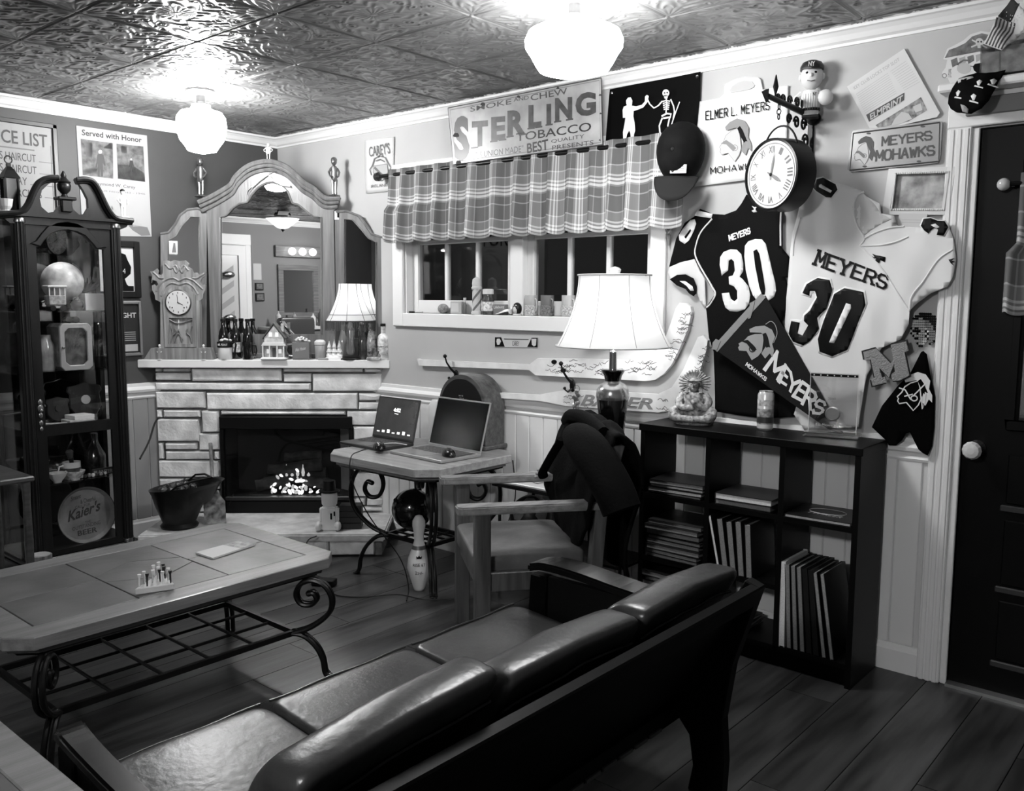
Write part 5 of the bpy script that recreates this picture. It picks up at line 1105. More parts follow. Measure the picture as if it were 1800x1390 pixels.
# --- double faced clock on a bracket
AX = 3.63
br = thing('wall_clock', 'black double-faced station clock hanging from a scrolled wall bracket', 'clock', (AX, -.02, 1.9))
MB().bx((AX-.012, -.014, 1.90), (AX+.012, 0, 2.22)).build('wall_bar', BLK_MET, br, bev=.003)
ay = lambda d: V((AX-.02*d/.3, -d, 2.165+.02*d/.3))
MB().tube([ay(-.0), ay(.15), ay(.36)], [.013, .012, .010], 10).build('arm', BLK_MET, br, smooth=True)
MB().sph(ay(.0)+V((.01, -.012, -.01)), (.03, .016, .026), 12, 8).build('arm_boss', BLK_MET, br, smooth=True)
b = MB(); e = ay(.36)
b.add([e+V((0, -.05, .006)), e+V((-.006, 0, .025)), e+V((.006, 0, .025)), e+V((.006, 0, -.022)), e+V((-.006, 0, -.022))], [(0, 1, 2), (0, 2, 3), (0, 3, 4), (0, 4, 1), (1, 4, 3, 2)]); b.build('arrow_tip', BLK_MET, br)
b = MB(); e = ay(.30); b.lathe([(.004, .02), (.011, .045), (.003, .085), (.001, .09)], 8, tuple(e)); b.tube([e, e+V((0, 0, .03))], .004, 6); b.build('finial_spike', BLK_MET, br)
def scroll(c, r0, turns, a0, sgn, n=26):   # in the y-z plane
    return [V((c[0], c[1]+(r0*(1-.72*i/n))*cos(a0+sgn*turns*2*pi*i/n), c[2]+(r0*(1-.72*i/n))*sin(a0+sgn*turns*2*pi*i/n))) for i in range(n+1)]
for d, dz, r_, s_ in ((.08, .035, .022, 1), (.13, .035, .02, -1), (.19, .032, .02, 1), (.24, .03, .018, -1), (.28, .028, .016, 1), (.07, -.04, .026, 1), (.13, -.04, .024, -1), (.19, -.035, .02, 1), (.05, -.10, .028, -1), (.045, -.17, .028, 1)):
    MB().tube(scroll((AX-.02*d/.3, -d, 2.165+dz), r_, 1.4, 0 if s_ > 0 else pi, s_), .0045, 6).build('scroll', BLK_MET, br, smooth=True)
hp = ay(.27)
for k in range(3): MB().tube([hp+V((.008*cos(a)*(k % 2), .008*cos(a)*((k+1) % 2), -.02-.018*k+.011*sin(a))) for a in [2*pi*i/12 for i in range(12)]], .0025, 5, closed=True).build('chain_link', BLK_MET, br)
cc = rw(*D2(628, 958), .27); R = .137; th = .34; nd = V((-sin(th), -cos(th), -.02)).normalized()
xa = V((0, 0, 1)).cross(nd).normalized(); za = nd.cross(xa)
CM = Matrix(((xa.x, za.x, nd.x, cc.x), (xa.y, za.y, nd.y, cc.y), (xa.z, za.z, nd.z, cc.z), (0, 0, 0, 1)))
MB(CM).lathe([(R*.9, -.10), (R, -.092), (R*1.0, -.01), (R*.985, .004), (R*.93, .006), (R*.9, -.004)], 48).build('clock_case', mat('clock_black', 8, .35, spec=.25), br, smooth=True, angle=30)
MB(CM).lathe([(R*.92, -.003), (R*.92, -.001)], 48).build('dial', mat('clock_dial', 212, .5, var=.06, vs=12), br)
MB(CM).tube([(R*.84*cos(a), R*.84*sin(a), 0) for a in [2*pi*i/48 for i in range(48)]], .0012, 4, closed=True).build('chapter_ring', MGREY, br)
for k, s_ in enumerate(('XII', 'I', 'II', 'III', 'IIII', 'V', 'VI', 'VII', 'VIII', 'IX', 'X', 'XI')):
    a = k*pi/6; c_ = V((sin(a)*R*.68, cos(a)*R*.68, 0)); ux = V((cos(a), -sin(a), 0)); uy = V((sin(a), cos(a), 0)); wv = .006+.0045*len(s_)
    text(s_, [CM @ (c_+ux*i*wv/1.3+uy*j*.013+V((0, 0, .0004))) for i, j in ((-1, -1), (1, -1), (1, 1), (-1, 1))], MGREY, br, name='numeral', bold=.012)
for ang, ln, wd in ((.2, R*.62, .005), (2.1, R*.45, .008)):
    MB(CM @ Matrix.Rotation(-ang, 4, 'Z')).add([(-wd*.3, -.02, .003), (wd*.3, -.02, .003), (wd, ln*.55, .003), (0, ln, .003), (-wd, ln*.55, .003)], [(0, 1, 2, 3, 4)]).build('hand', mat('clock_hand', 120, .4), br)
MB(CM).sph((0, 0, .003), (.007, .007, .004), 10, 6).build('hand_boss', BLACK, br)
MB(CM).lathe([(R*.9, .0052), (R*.9, .0058)], 48).build('crystal', glass('clock_crystal', .98, .0), br)
MB(CM).tube([(R*.62*cos(a), R*.62*sin(a)*1.15+R*.62, -.045) for a in [.25+(pi-.5)*i/14 for i in range(15)]], .004, 6).build('hanger', BLK_MET, br, smooth=True)
MB(CM).box((-R*.72, R*.74, -.04), (.02, .02, .03)).build('winding_lug', BLK_MET, br)

# --- bobble-head ball player
g = rw(1424, 204, .07)
t = thing('bobblehead', 'ball player bobblehead figure in a dark cap on the clock bracket', 'figurine', g)
M = frame(g, .35); sk_ = mat('doll_skin', 205, .4); un_ = mat('doll_uniform', 222, .5)
MB(M).lathe([(.028, .0), (.032, .015), (.036, .05), (.04, .075), (.03, .095), (.012, .10)], 16, sy=.7).build('torso', un_, t, smooth=True)
for k in range(7): MB(M).tube([((k-3)*.009, -.0245-.003*(3-abs(k-3))/3, z) for z in (.02, .05, .08)], .0007, 4).build('pinstripe', MGREY, t)
MB(M).sph((0, -.002, .148), (.042, .042, .05), 18, 12).build('head', sk_, t, smooth=True)
for s_ in (-1, 1):
    MB(M).sph((s_*.042, 0, .148), (.007, .01, .013), 8, 6).build('ear', sk_, t, smooth=True)
    MB(M).sph((s_*.015, -.038, .156), (.006, .004, .005), 8, 6).build('eye', INK, t)
    MB(M).tube([(s_*.035, 0, .085), (s_*.055, -.01, .065), (s_*.05, -.03, .05)], [.013, .012, .011], 8).build('arm', un_, t, smooth=True)
MB(M).sph((0, -.044, .146), (.006, .007, .008), 8, 6).build('nose', sk_, t)
MB(M).tube([(-.014, -.039, .127), (0, -.042, .123), (.014, -.039, .127)], .0018, 5).build('mouth', MGREY, t)
MB(M).sph((.055, -.035, .06), (.028, .02, .03), 10, 8).build('glove', un_, t, smooth=True)
MB(M).lathe([(.036, .018), (.037, .028)], 16, sy=.75).build('belt', BLACK, t)
cp = MB(M); cp.lathe([(.044, .172), (.044, .185), (.036, .2), (.018, .208), (.001, .21)], 18); hc = cp.build('cap', mat('cap_navy', 30, .5), t, smooth=True)
MB(M).add([(-.036, -.02, .174), (.036, -.02, .174), (.03, -.055, .168), (0, -.068, .165), (-.03, -.055, .168), (-.036, -.02, .178), (.036, -.02, .178), (.03, -.055, .171), (0, -.068, .168), (-.03, -.055, .171)], [(0, 1, 2, 3, 4), (9, 8, 7, 6, 5), (0, 5, 6, 1), (1, 6, 7, 2), (2, 7, 8, 3), (3, 8, 9, 4), (4, 9, 5, 0)]).build('cap_peak', mat('cap_navy', 30, .5), t)
text('NY', [M @ V((-.012, -.0455, .178)), M @ V((.012, -.0455, .178)), M @ V((.012, -.041, .197)), M @ V((-.012, -.041, .197))], PAPER, t, bold=.02)
text('NY', [M @ V((.008, -.029, .07)), M @ V((.022, -.028, .07)), M @ V((.022, -.0275, .085)), M @ V((.008, -.0285, .085))], INK, t, bold=.02)
MB(M).box((.0, .0, -.004), (.06, .06, .008)).build('stand', BLACK, t)

# --- newspaper, plate, frame, card
t = rthing('school_newspaper', 'folded school newspaper pinned aslant on the wall', 'newspaper', 1570, 170)
pp('sheet', D3, [(166, 506), (498, 285), (705, 658), (688, 682), (310, 770)], .004, mat('newsprint', 212, .75), t, th=.008)
O = .0125
rt('KEY CLUB LOCKS TOP SLOT', D3, O, LGREY, t, (205, 522), (470, 352), (462, 335), (198, 505))
pp('masthead', D3, [(273, 668), (496, 538), (494, 582), (290, 708)], O, GINK, t); rt('ELMPRINT', D3, O+.001, PAPER, t, (298, 698), (490, 586), (488, 550), (286, 668), shear=.25, bold=.03)
for k in range(11):
    x0, y0 = 212+k*11, 545+k*10 if False else 540+k*9
    stroke('printed_line', D3, [(215+k*5, 548+k*11), (400+k*5, 425+k*11.5)], .8, O, mat('faint_print', 186, .7), t); stroke('printed_line', D3, [(415+k*8, 415+k*11), (505+k*8, 355+k*12)], .8, O, mat('faint_print', 186, .7), t)
pp('printed_photo', D3, [(328, 728), (592, 565), (628, 640), (520, 705), (345, 745)], O, mat('news_photo', 120, .7, var=.5, vs=50), t)
for q in ([(415, 735), (440, 690), (480, 650), (520, 660), (540, 690), (470, 720)], [(545, 620), (590, 600), (600, 640), (560, 655)]): pp('printed_patch', D3, q, O+.0006, PAPER, t)
t = rthing('license_plate', 'embossed souvenir licence plate with a warrior head', 'plate', 1575, 258)
pl_m = mat('plate_grey', 150, .35, metal=.25)
pp('plate', D3, [(192, 768), (205, 758), (690, 703), (712, 706), (718, 725), (704, 925), (690, 948), (185, 1001), (166, 985)], .010, pl_m, t, th=.004)
b = MB(); b.tube([rw(*D3(*p), .015) for p in [(198, 775), (700, 712), (694, 938), (178, 990)]], .0028, 6, closed=True); b.build('rim', mat('plate_rim', 95, .35, metal=.5), t)
block('MEYERS', q4(rw, .0152, D3, (365, 852), (655, 815), (650, 758), (368, 792)), GINK, t, .17); block('MOHAWKS', q4(rw, .0152, D3, (330, 940), (668, 905), (668, 842), (335, 872)), GINK, t, .17)
emblem(emap(200, 790, 330, 960, D3), .0145, t, GINK, mat('plate_pale', 185, .4), GINK, GINK, MGREY, lw_=.8)
for x, y in ((288, 775), (602, 735), (265, 968), (580, 938)): pp('bolt_slot', D3, circ(x, y, 14, 10, 6), .0147, GINK, t)
t = rthing('framed_scene', 'ornate pale frame with a faded picture beside the door casing', 'picture', 1620, 335)
pp('frame', D3, [(415, 984), (804, 972), (758, 1251), (374, 1251)], .002, mat('silver_leaf', 205, .35, metal=.3), t, th=.022, holes=[[(452, 1016), (424, 1214), (722, 1214), (752, 1006)]])
pp('picture', D3, [(450, 1014), (754, 1004), (724, 1216), (422, 1216)], .004, mat('faded_picture', 140, .35, var=.45, vs=14, detail=6), t, th=.004)
for q in ([(446, 1010), (756, 1000)], [(420, 1220), (724, 1220)], [(446, 1010), (420, 1220)], [(756, 1000), (726, 1220)]):
    n = 26
    b = MB()
    for i in range(n): b.sph(rw(*D3(q[0][0]+(q[1][0]-q[0][0])*i/(n-1), q[0][1]+(q[1][1]-q[0][1])*i/(n-1)), .025), .0042, 6, 4)
    tag(b.build('beading', mat('silver_leaf', 205, .35, metal=.3), t, smooth=True), kind='stuff')
t = tag(pp('note_card', D3, [(466, 1240), (632, 1243), (606, 1326), (454, 1322)], .034, PAPER, None, th=.0015), 'plain white card tucked under the pale picture frame', 'card')
for k in range(2): stroke('printed_line', D3, [(480, 1278+k*14), (590, 1280+k*14)], .7, .0358, LGREY, t)
# --- pirate mask
t = rthing('pirate_mask', 'paper pirate face mask with skull hat and eye patch', 'mask', 1705, 100)
pm_ = mat('mask_card', 210, .6)
out = [(722, 345), (745, 285), (790, 262), (840, 235), (880, 200), (940, 182), (1000, 188), (1030, 215), (1040, 300), (1000, 520), (900, 540), (820, 535), (770, 500), (748, 455), (722, 455), (716, 420), (735, 395), (745, 350)]
pp('card', D3, out, .012, pm_, t, th=.002)
hat = mat('mask_hat', 92, .6, var=.35, vs=40)
pp('printed_hat', D3, [(730, 338), (755, 290), (800, 275), (850, 250), (890, 212), (945, 194), (1000, 205), (1030, 240), (1020, 300), (930, 300), (850, 315)], .0145, hat, t)
for k in range(5): pp('printed_band', D3, [(765+k*48, 350-k*10), (800+k*48, 335-k*8), (808+k*46, 372-k*10), (775+k*46, 392-k*10)], .0145, hat if k % 2 == 0 else mat('mask_band', 160, .6), t)
pp('printed_skull', D3, circ(932, 245, 24, 14), .0155, PAPER, t); pp('printed_jaw', D3, [(918, 258), (946, 258), (942, 280), (922, 280)], .0155, PAPER, t)
for q in ([(888, 232), (976, 278)], [(884, 274), (980, 232)]): stroke('printed_bone', D3, q, 2.6, .0152, PAPER, t)
for x in (924, 942): pp('printed_eye', D3, circ(x, 243, 5, 8), .0162, INK, t)
pp('printed_eye_patch', D3, [(893, 388), (905, 372), (962, 362), (962, 438), (925, 430), (900, 410)], .015, INK, t)
stroke('printed_strap', D3, [(770, 372), (830, 380), (900, 386)], 1.1, .015, INK, t); pp('eye_hole', D3, circ(842, 398, 42, 16, 32), .0145, wall_r, t); stroke('printed_brow', D3, [(805, 372), (840, 350), (890, 352)], 3, .0155, hat, t)
pp('printed_moustache', D3, [(800, 478), (812, 455), (850, 440), (900, 428), (960, 445), (935, 470), (880, 480), (830, 490)], .015, MGREY, t)
rt('AYYE', D3, .0148, MGREY, t, (750, 450), (768, 450), (768, 400), (750, 400)); stroke('printed_earring', D3, circ(728, 440, 12, 10), 1.2, .0148, MGREY, t, True)

# --- glasses, little flag and bandana on the door head
SZ = 2.20
gg = glass('tumbler_glass', .82, .10)
for px, w_, h_, lab in ((1748, .085, .115, 'square tumbler behind the bandana over the door'), (1786, .10, .13, 'wide glass jar at the corner of the door head')):
    g = rw(px, 137, .05); g.z = SZ; t = thing('glass_tumbler', 'clear '+lab, 'glass', g); k = w_/2
    MB(frame(g)).loops([[(x*s_, y*s_*.8, z) for x, y in ((-k, -k), (k, -k), (k, k), (-k, k))] for z, s_ in ((0, .92), (h_, 1), (h_, .93), (.008, .85))]).build('cup', gg, t, bev=.004)
    MB(frame(g)).loops([[(x*s_, y*s_*.8, z) for x, y in ((-k, -k), (k, -k), (k, k), (-k, k))] for z, s_ in ((.010, .82), (h_*.75, .88))]).build('contents', mat('cloudy_fill', 190, .3, var=.2, vs=30), t)
t = rthing('small_flag', 'little American flag on a stick over the door head', 'flag', 1785, 60, .10)
fx = [(1160, 30), (1205, 78), (1250, 120), (1235, 190), (1180, 255), (1100, 328), (985, 282), (1040, 210), (1085, 110)]
FO2 = .10
dsp = lambda x, z: FO2+.012*sin(x*60+z*30)
us = sheet('cloth', [D3(*p) for p in fx], rw, dsp, .012, PAPER, t, thick=.001)
def on_flag(nm, pts, m, up): sheet(nm, [D3(*p) for p in pts], rw, (lambda x, z: dsp(x, z)+up), .012, m, t, thick=.0004)
gk = mat('flag_stripe', 72, .8); on_flag('canton', [(1160, 30), (1200, 72), (1140, 165), (1075, 130), (1100, 90)], mat('flag_canton', 30, .8), .0015)
for k in range(6):
    a, b_ = k*19, k*19+9
    on_flag('stripe', [(1068+a*1.0, 138+a*.28), (1068+b_, 138+b_*.28), (1060+b_*.95, 190+b_*.3), (998+b_, 282+b_*.4), (998+a, 282+a*.4), (1060+a*.95, 190+a*.3)], gk, .0012)
for i in range(5):
    for j in range(4): pp('star', D3, circ(1103+j*18+i*10-8*j, 120-18*i+9*j+8, 3.2, 5), dsp(*(lambda q: (q.x, q.z))(rw(*D3(1110+j*12, 110-15*i), FO2)))+.004, PAPER, t, th=.0002)
MB().tube([rw(*D3(1080, 360), .06), rw(*D3(1160, 20), .10)], .0035, 6).build('stick', mat('stick_wood', 150, .5), t)
t = rthing('pirate_bandana', 'black skull-print bandana cap hanging off the door head', 'bandana', 1730, 160, .12)
bm_ = [(955, 452), (1010, 458), (1060, 448), (1120, 436), (1090, 490), (1075, 545), (1040, 620), (1000, 665), (935, 690), (900, 688), (850, 680), (805, 655), (790, 625), (795, 580), (815, 535), (845, 495), (900, 470)]
cxy = rw(*D3(940, 570), .1)
dome2 = lambda x, z: .102+.05*max(0, 1-((x-cxy.x)/.09)**2-((z-cxy.z)/.08)**2)+.004*sin(x*90)
sheet('cloth', [D3(*p) for p in bm_], rw, dome2, .018, mat('bandana_black', 6, .8, spec=.08), t, thick=.004)
def on_b(nm, pts, m): sheet(nm, [D3(*p) for p in pts], rw, lambda x, z: dome2(x, z)+.0035, .01, m, t, thick=.0006)
for x, y in ((858, 575), (985, 520), (958, 605), (1060, 510)):
    on_b('printed_skull', [(x-18, y-8), (x, y-20), (x+18, y-8), (x+10, y+8), (x+6, y+18), (x-6, y+18), (x-10, y+8)], wp); on_b('printed_bones', [(x-28, y+22), (x+26, y+38), (x+28, y+30), (x-24, y+14)], wp)
on_b('inner_band', [(878, 640), (905, 650), (922, 668), (915, 688), (885, 680)], LGREY); on_b('care_tag', [(845, 492), (930, 470), (940, 482), (850, 512)], PAPER)

# --- black jersey
BJ = [(205, 165), (235, 120), (310, 150), (380, 155), (440, 130), (470, 90), (500, 40), (590, 60), (690, 110), (695, 180), (690, 330), (745, 400), (742, 510), (715, 505), (745, 590), (738, 640), (700, 760), (730, 900), (850, 1050), (850, 1290), (600, 1310), (318, 1270), (315, 1100), (312, 930), (285, 850), (275, 740), (268, 680), (322, 605), (300, 560), (268, 515), (240, 470), (210, 410), (58, 455), (70, 400), (100, 290), (150, 200)]
_b0 = wrink(.011, 9, 2.6, .024, 1.0)
bjd = lambda x, z: _b0(x, z)+.005*sin((x+z*.3)*40+2*pnoise(V((x*4, z*4, 2.))))*min(1, max(0, pnoise(V((x*2.7, z*2.1, 4.)))+.4))
t = rthing('black_jersey', 'black football jersey number 30 pinned under the station clock', 'jersey', 1320, 540)
jb = mat('jersey_black', 7, .7, bump=.1, bs=300, spec=.1)
sheet('body', [D4(*p) for p in BJ], rw, bjd, .022, jb, t, thick=.004)
def on_j(nm, cv, pts, m, d, up=.004, step=.015): return sheet(nm, [cv(*p) for p in pts], rw, lambda x, z: d(x, z)+up, step, m, t, thick=.0008)
jw = mat('jersey_white', 225, .6)
on_j('sleeve_panel', D4, [(62, 450), (120, 425), (205, 405), (235, 470), (265, 520), (268, 680), (235, 640), (222, 610), (205, 545), (150, 495), (72, 520), (55, 480)], mat('sleeve_grey', 205, .6), bjd, .003)
on_j('cuff', D4, [(70, 520), (110, 495), (160, 492), (205, 515), (222, 560), (220, 600), (205, 616), (180, 600), (160, 575), (110, 555)], jb, bjd, .012)
on_j('cuff_stripe', D4, [(128, 530), (160, 530), (200, 560), (208, 585), (190, 585), (165, 555)], jw, bjd, .015)
on_j('shoulder_stripe', D4, [(208, 160), (222, 130), (312, 150), (304, 175)], jw, bjd)
on_j('sleeve_numeral', D4, [(120, 300), (118, 270), (140, 235), (185, 185), (210, 180), (218, 205), (205, 245), (175, 300), (150, 320)], jw, bjd, .005); on_j('numeral_slot', D4, [(150, 280), (185, 235), (190, 245), (158, 290)], jb, bjd, .007)
for q in ([(304, 178), (240, 250), (210, 330), (205, 380), (230, 440), (265, 500), (300, 560), (322, 605), (290, 660), (268, 680)], [(690, 140), (688, 220), (690, 330)]):
    pts3 = [rw(*D4(q_[0], q_[1]), .02) for q_ in spline([V(z) for z in q], 5)]; MB().tube([V((p.x, -(bjd(p.x, p.z)+.004), p.z)) for p in pts3], .0035, 6).build('piping', jw, t, smooth=True)
n3 = [(352, 440), (356, 395), (375, 365), (410, 350), (445, 352), (470, 378), (480, 430), (480, 475), (462, 505), (480, 520), (510, 560), (520, 610), (512, 660), (490, 692), (450, 704), (410, 700), (385, 680), (370, 640), (362, 600), (405, 595), (415, 630), (435, 645), (452, 630), (450, 585), (432, 560), (405, 548), (402, 505), (425, 498), (436, 470), (430, 420), (415, 405), (400, 415), (398, 470), (372, 490), (362, 500), (358, 470)]
n0 = [(486, 390), (490, 330), (510, 305), (550, 292), (590, 294), (612, 320), (628, 380), (650, 470), (668, 540), (672, 585), (660, 620), (620, 648), (600, 640), (585, 612), (560, 640), (535, 610), (515, 560), (495, 470)]
n0h = [(540, 360), (560, 350), (575, 375), (600, 500), (612, 575), (608, 605), (592, 608), (575, 560), (550, 450)]
on_j('numeral', D4, n3, jw, bjd); on_j('numeral', D4, n0, jw, bjd); on_j('numeral_slot', D4, n0h, jb, bjd, .0065)
jd = lambda d, up: (lambda p: V((p.x, -(d(p.x, p.z)+up), p.z)))
block('MEYERS', q4(rw, .02, D4, (402, 305), (518, 262), (512, 225), (398, 268)), jw, t, .2, .4, disp=jd(bjd, .0055))
for q in ([(532, 105), (548, 112), (562, 108), (552, 122), (562, 140), (540, 142), (530, 132), (545, 124)],): on_j('chest_logo', D4, q, jw, bjd)
# --- white jersey
WJ = [(128, 20), (165, 40), (270, 60), (375, 98), (400, 125), (465, 160), (470, 205), (530, 215), (545, 265), (655, 270), (690, 245), (785, 272), (805, 320), (820, 420), (805, 500), (780, 545), (700, 575), (640, 620), (605, 655), (600, 720), (560, 790), (470, 830), (400, 960), (370, 1140), (360, 1200), (110, 1215), (60, 1140), (100, 1000), (60, 860), (20, 770), (22, 600), (40, 420), (55, 290), (75, 220), (100, 130)]
_w0 = wrink(.012, 10, 3, .052, 4.0)
wjd = lambda x, z: _w0(x, z)+.006*sin((x*1.0+z*.55)*34+3*pnoise(V((x*4, z*4, 0))))*min(1, max(0, pnoise(V((x*3.1, z*2.3, 9.)))+.45))
t = rthing('white_jersey', 'white football jersey number 30 hung by the door', 'jersey', 1530, 500, .05)
wm = mat('jersey_offwhite', 214, .7)
sheet('body', [D5(*p) for p in WJ], rw, wjd, .022, wm, t, thick=.004)
on_j('neck_opening', D5, [(376, 102), (345, 130), (330, 175), (340, 230), (360, 280), (382, 312), (420, 285), (470, 255), (520, 232), (470, 205), (440, 160)], mat('jersey_inside', 188, .75), wjd, .002)
for q in ([(376, 98), (345, 115), (325, 150), (322, 200), (340, 260), (372, 318), (350, 352)], [(372, 318), (430, 290), (500, 268), (560, 262)], [(350, 352), (450, 350), (520, 335), (580, 310)], [(355, 355), (450, 450), (530, 570), (590, 660)], [(590, 655), (600, 590), (650, 520), (720, 420), (790, 370)], [(75, 220), (45, 330), (40, 400)]):
    pts3 = [rw(*D5(q_[0], q_[1]), .05) for q_ in spline([V(z) for z in q], 5)]; MB().tube([V((p.x, -(wjd(p.x, p.z)+.003), p.z)) for p in pts3], .0035, 6).build('seam', wm, t, smooth=True)
jk = mat('twill_black', 8, .5, var=.3, vs=12, spec=.2); WN3 = [(105, 575), (125, 535), (175, 505), (232, 515), (243, 560), (215, 650), (172, 690), (180, 740), (135, 800), (110, 818), (62, 800), (40, 765), (52, 705), (92, 712), (84, 762), (105, 772), (128, 725), (110, 705), (112, 680), (140, 655), (175, 595), (165, 565), (142, 565), (138, 588)]
WN0 = [(172, 790), (250, 580), (300, 552), (385, 570), (397, 630), (310, 840), (240, 870), (180, 848)]; WN0h = [(228, 805), (308, 622), (330, 628), (332, 645), (252, 808)]
def grow(pts, k):
    cx = sum(p[0] for p in pts)/len(pts); cy = sum(p[1] for p in pts)/len(pts); return [(cx+(x-cx)*k[0], cy+(y-cy)*k[1]) for x, y in pts]
on_j('numeral_border', D5, [(x+(-7 if x < 140 else 7), y+(-7 if y < 660 else 7)) for x, y in WN3[:12]]+[(36, 770), (46, 695)]+[(98, 700), (108, 672), (130, 650), (166, 598), (160, 575), (150, 575), (146, 596), (98, 584)], jw, wjd, .003)
on_j('numeral', D5, WN3, jk, wjd, .0048); on_j('numeral_border', D5, grow(WN0, (1.07, 1.05)), jw, wjd, .003); on_j('numeral', D5, WN0, jk, wjd, .0048); on_j('numeral_slot', D5, WN0h, jw, wjd, .0066)
block('MEYERS', q4(rw, .05, D5, (140, 445), (470, 560), (492, 495), (165, 370)), jk, t, .15, .42, True, disp=jd(wjd, .006))
for cv, q, h_ in ((D5, [(152, 85), (168, 45), (200, 38), (262, 70), (270, 95), (240, 132), (215, 130), (165, 100)], [(180, 72), (190, 68), (245, 100), (238, 110), (180, 82)]), (D5, [(655, 262), (668, 230), (700, 226), (732, 238), (765, 240), (782, 268), (760, 308), (728, 305), (735, 280), (715, 272), (700, 285), (690, 298), (672, 285)], [(700, 258), (722, 252), (742, 268), (728, 276)])):
    on_j('shoulder_border', cv, grow(q, (1.1, 1.12)), jw, wjd, .003); on_j('shoulder_numeral', cv, q, jk, wjd, .0048); on_j('numeral_slot', cv, h_, jw, wjd, .0066)
on_j('chest_logo', D5, [(428, 392), (450, 400), (468, 402), (492, 408), (488, 432), (462, 418), (450, 415), (424, 412), (420, 402), (440, 408)], jk, wjd); on_j('chest_logo', D5, [(452, 408), (470, 412), (462, 436), (440, 425)], jk, wjd, .0045, .004)
on_j('sleeve_logo', D5, [(785, 420), (815, 412), (800, 424), (818, 430), (802, 434), (812, 450), (795, 436)], jk, wjd)

# --- pennant
t = rthing('felt_pennant', 'dark felt pennant with warrior head hung aslant over the jerseys', 'pennant', 1360, 640, .085)
PO = .078
pp('felt', D4, [(308, 912), (600, 612), (1045, 1395), (960, 1372)], PO, mat('pennant_felt', 34, .95, bump=.2, bs=200, spec=.05), t, th=.003)
pp('header_strip', D4, [(300, 905), (575, 600), (602, 622), (326, 932)], PO+.003, mat('pennant_strip', 135, .85), t, th=.002)
for q in ([(300, 880), (318, 858), (345, 870), (325, 920), (298, 918)], [(510, 655), (540, 640), (530, 690), (515, 740), (500, 745), (512, 700)]): pp('tie_tape', D4, q, PO+.0055, mat('pennant_strip', 135, .85), t, th=.002)
Te = emap(448, 775, 660, 985, D4, .28)
pe = mat('pennant_print', 150, .8)
emblem(Te, PO+.0038, t, pe, pe, None, mat('pennant_felt', 52, .95), mat('pennant_felt', 52, .95))
stroke('emblem_plume', D4, [(p[0], p[1]) for p in spline([V(q) for q in [(600, 775), (630, 758), (655, 780), (665, 830), (645, 880)]], 4)], 1.3, PO+.0055, pe, t)
stroke('emblem_earring', D4, circ(525, 915, 17, 12), 1.6, PO+.0058, mat('pennant_felt', 52, .95), t, True)
block('MOHAWKS', q4(rw, PO+.004, D4, (485, 1010), (598, 1098), (608, 1078), (498, 990)), jw, t, .2, .4)
for k, (ch, q) in enumerate((('M', [(590, 1040), (672, 1110), (720, 1005), (672, 925)]), ('E', [(665, 1095), (712, 1125), (745, 1040), (715, 1000)]), ('Y', [(715, 1140), (760, 1185), (800, 1090), (745, 1040)]), ('E', [(752, 1190), (800, 1215), (848, 1120), (815, 1095)]), ('R', [(805, 1235), (850, 1265), (895, 1165), (850, 1130)]), ('S', [(860, 1285), (915, 1290), (945, 1215), (900, 1195)]))):
    block(ch, q4(rw, PO+.0042, D4, *q), jw, t, .17)
# --- letter M, bead head, felt banner
t = rthing('varsity_letter', 'grey chenille varsity letter M with dark border', 'letter', 1560, 640)
mo = [(360, 846), (425, 828), (500, 905), (512, 880), (498, 810), (576, 792), (588, 838), (568, 848), (590, 950), (592, 965), (545, 990), (508, 992), (500, 962), (520, 945), (515, 905), (490, 975), (440, 925), (455, 975), (470, 970), (478, 1000), (408, 1018), (400, 985), (418, 975), (398, 885), (368, 888)]
pp('border', D5, mo, .062, mat('letter_border', 25, .8), t, th=.004); pp('chenille', D5, grow(mo, (.93, .93)), .066, mat('letter_grey', 140, .95, bump=.8, bs=180), t, th=.004)
t = rthing('bead_portrait', 'melted-bead warrior head portrait beside the jersey sleeve', 'ornament', 1625, 580)
art = ["....BBBBBB....", "..BBBBBBBBBB..", ".BBBDDBBBBBBB.", "..WWWWWGGBBBB.", ".WWWWWWGGGBBBB", ".WWWWWWGGGGBBB", "BWBBWWWWGGGBBB", "WBBBBWWBWGGGBB", "BWWBWWWWBGGG.B", ".BWWWWWBWGGGB.", "..BBWWWWBGGG..", "..WWWWWW.GGB..", "...BWWW..BG...", "....BB........"]
b0, b1, b2, b3 = D5(590, 665), D5(727, 668), D5(725, 832), D5(588, 828)
bmats = {'B': INK, 'W': PAPER, 'G': MGREY, 'D': LGREY}
base = None
for r_, row in enumerate(art):
    for c_, ch in enumerate(row):
        if ch == '.': continue
        u, v = (c_+.5)/14, (r_+.5)/14
        px = (b0[0]*(1-u)+b1[0]*u)*(1-v)+(b3[0]*(1-u)+b2[0]*u)*v; py = (b0[1]*(1-u)+b1[1]*u)*(1-v)+(b3[1]*(1-u)+b2[1]*u)*v
        MB(Matrix.Translation(rw(px, py, .008)) @ Matrix.Rotation(pi/2, 4, 'X')).lathe([(.0042, -.003), (.0047, 0), (.0042, .003)], 7).build('bead', bmats[ch], t)
t = rthing('felt_banner', 'black felt banner with a pale warrior head near the door', 'banner', 1600, 700)
fb = [(652, 850), (662, 845), (678, 860), (695, 960), (715, 1060), (712, 1200), (702, 1290), (682, 1332), (660, 1322), (640, 1305), (622, 1270), (600, 1225), (580, 1230), (562, 1262), (535, 1285), (500, 1285), (495, 1268), (422, 1200), (470, 1100), (540, 1010), (600, 950)]
sheet('felt', [D5(*p) for p in fb], rw, wrink(.005, 6, 4, .044, 6.), .03, mat('felt_black', 6, .95, spec=.05), t, thick=.004)
Tb = emap(525, 945, 695, 1128, D5, .05)
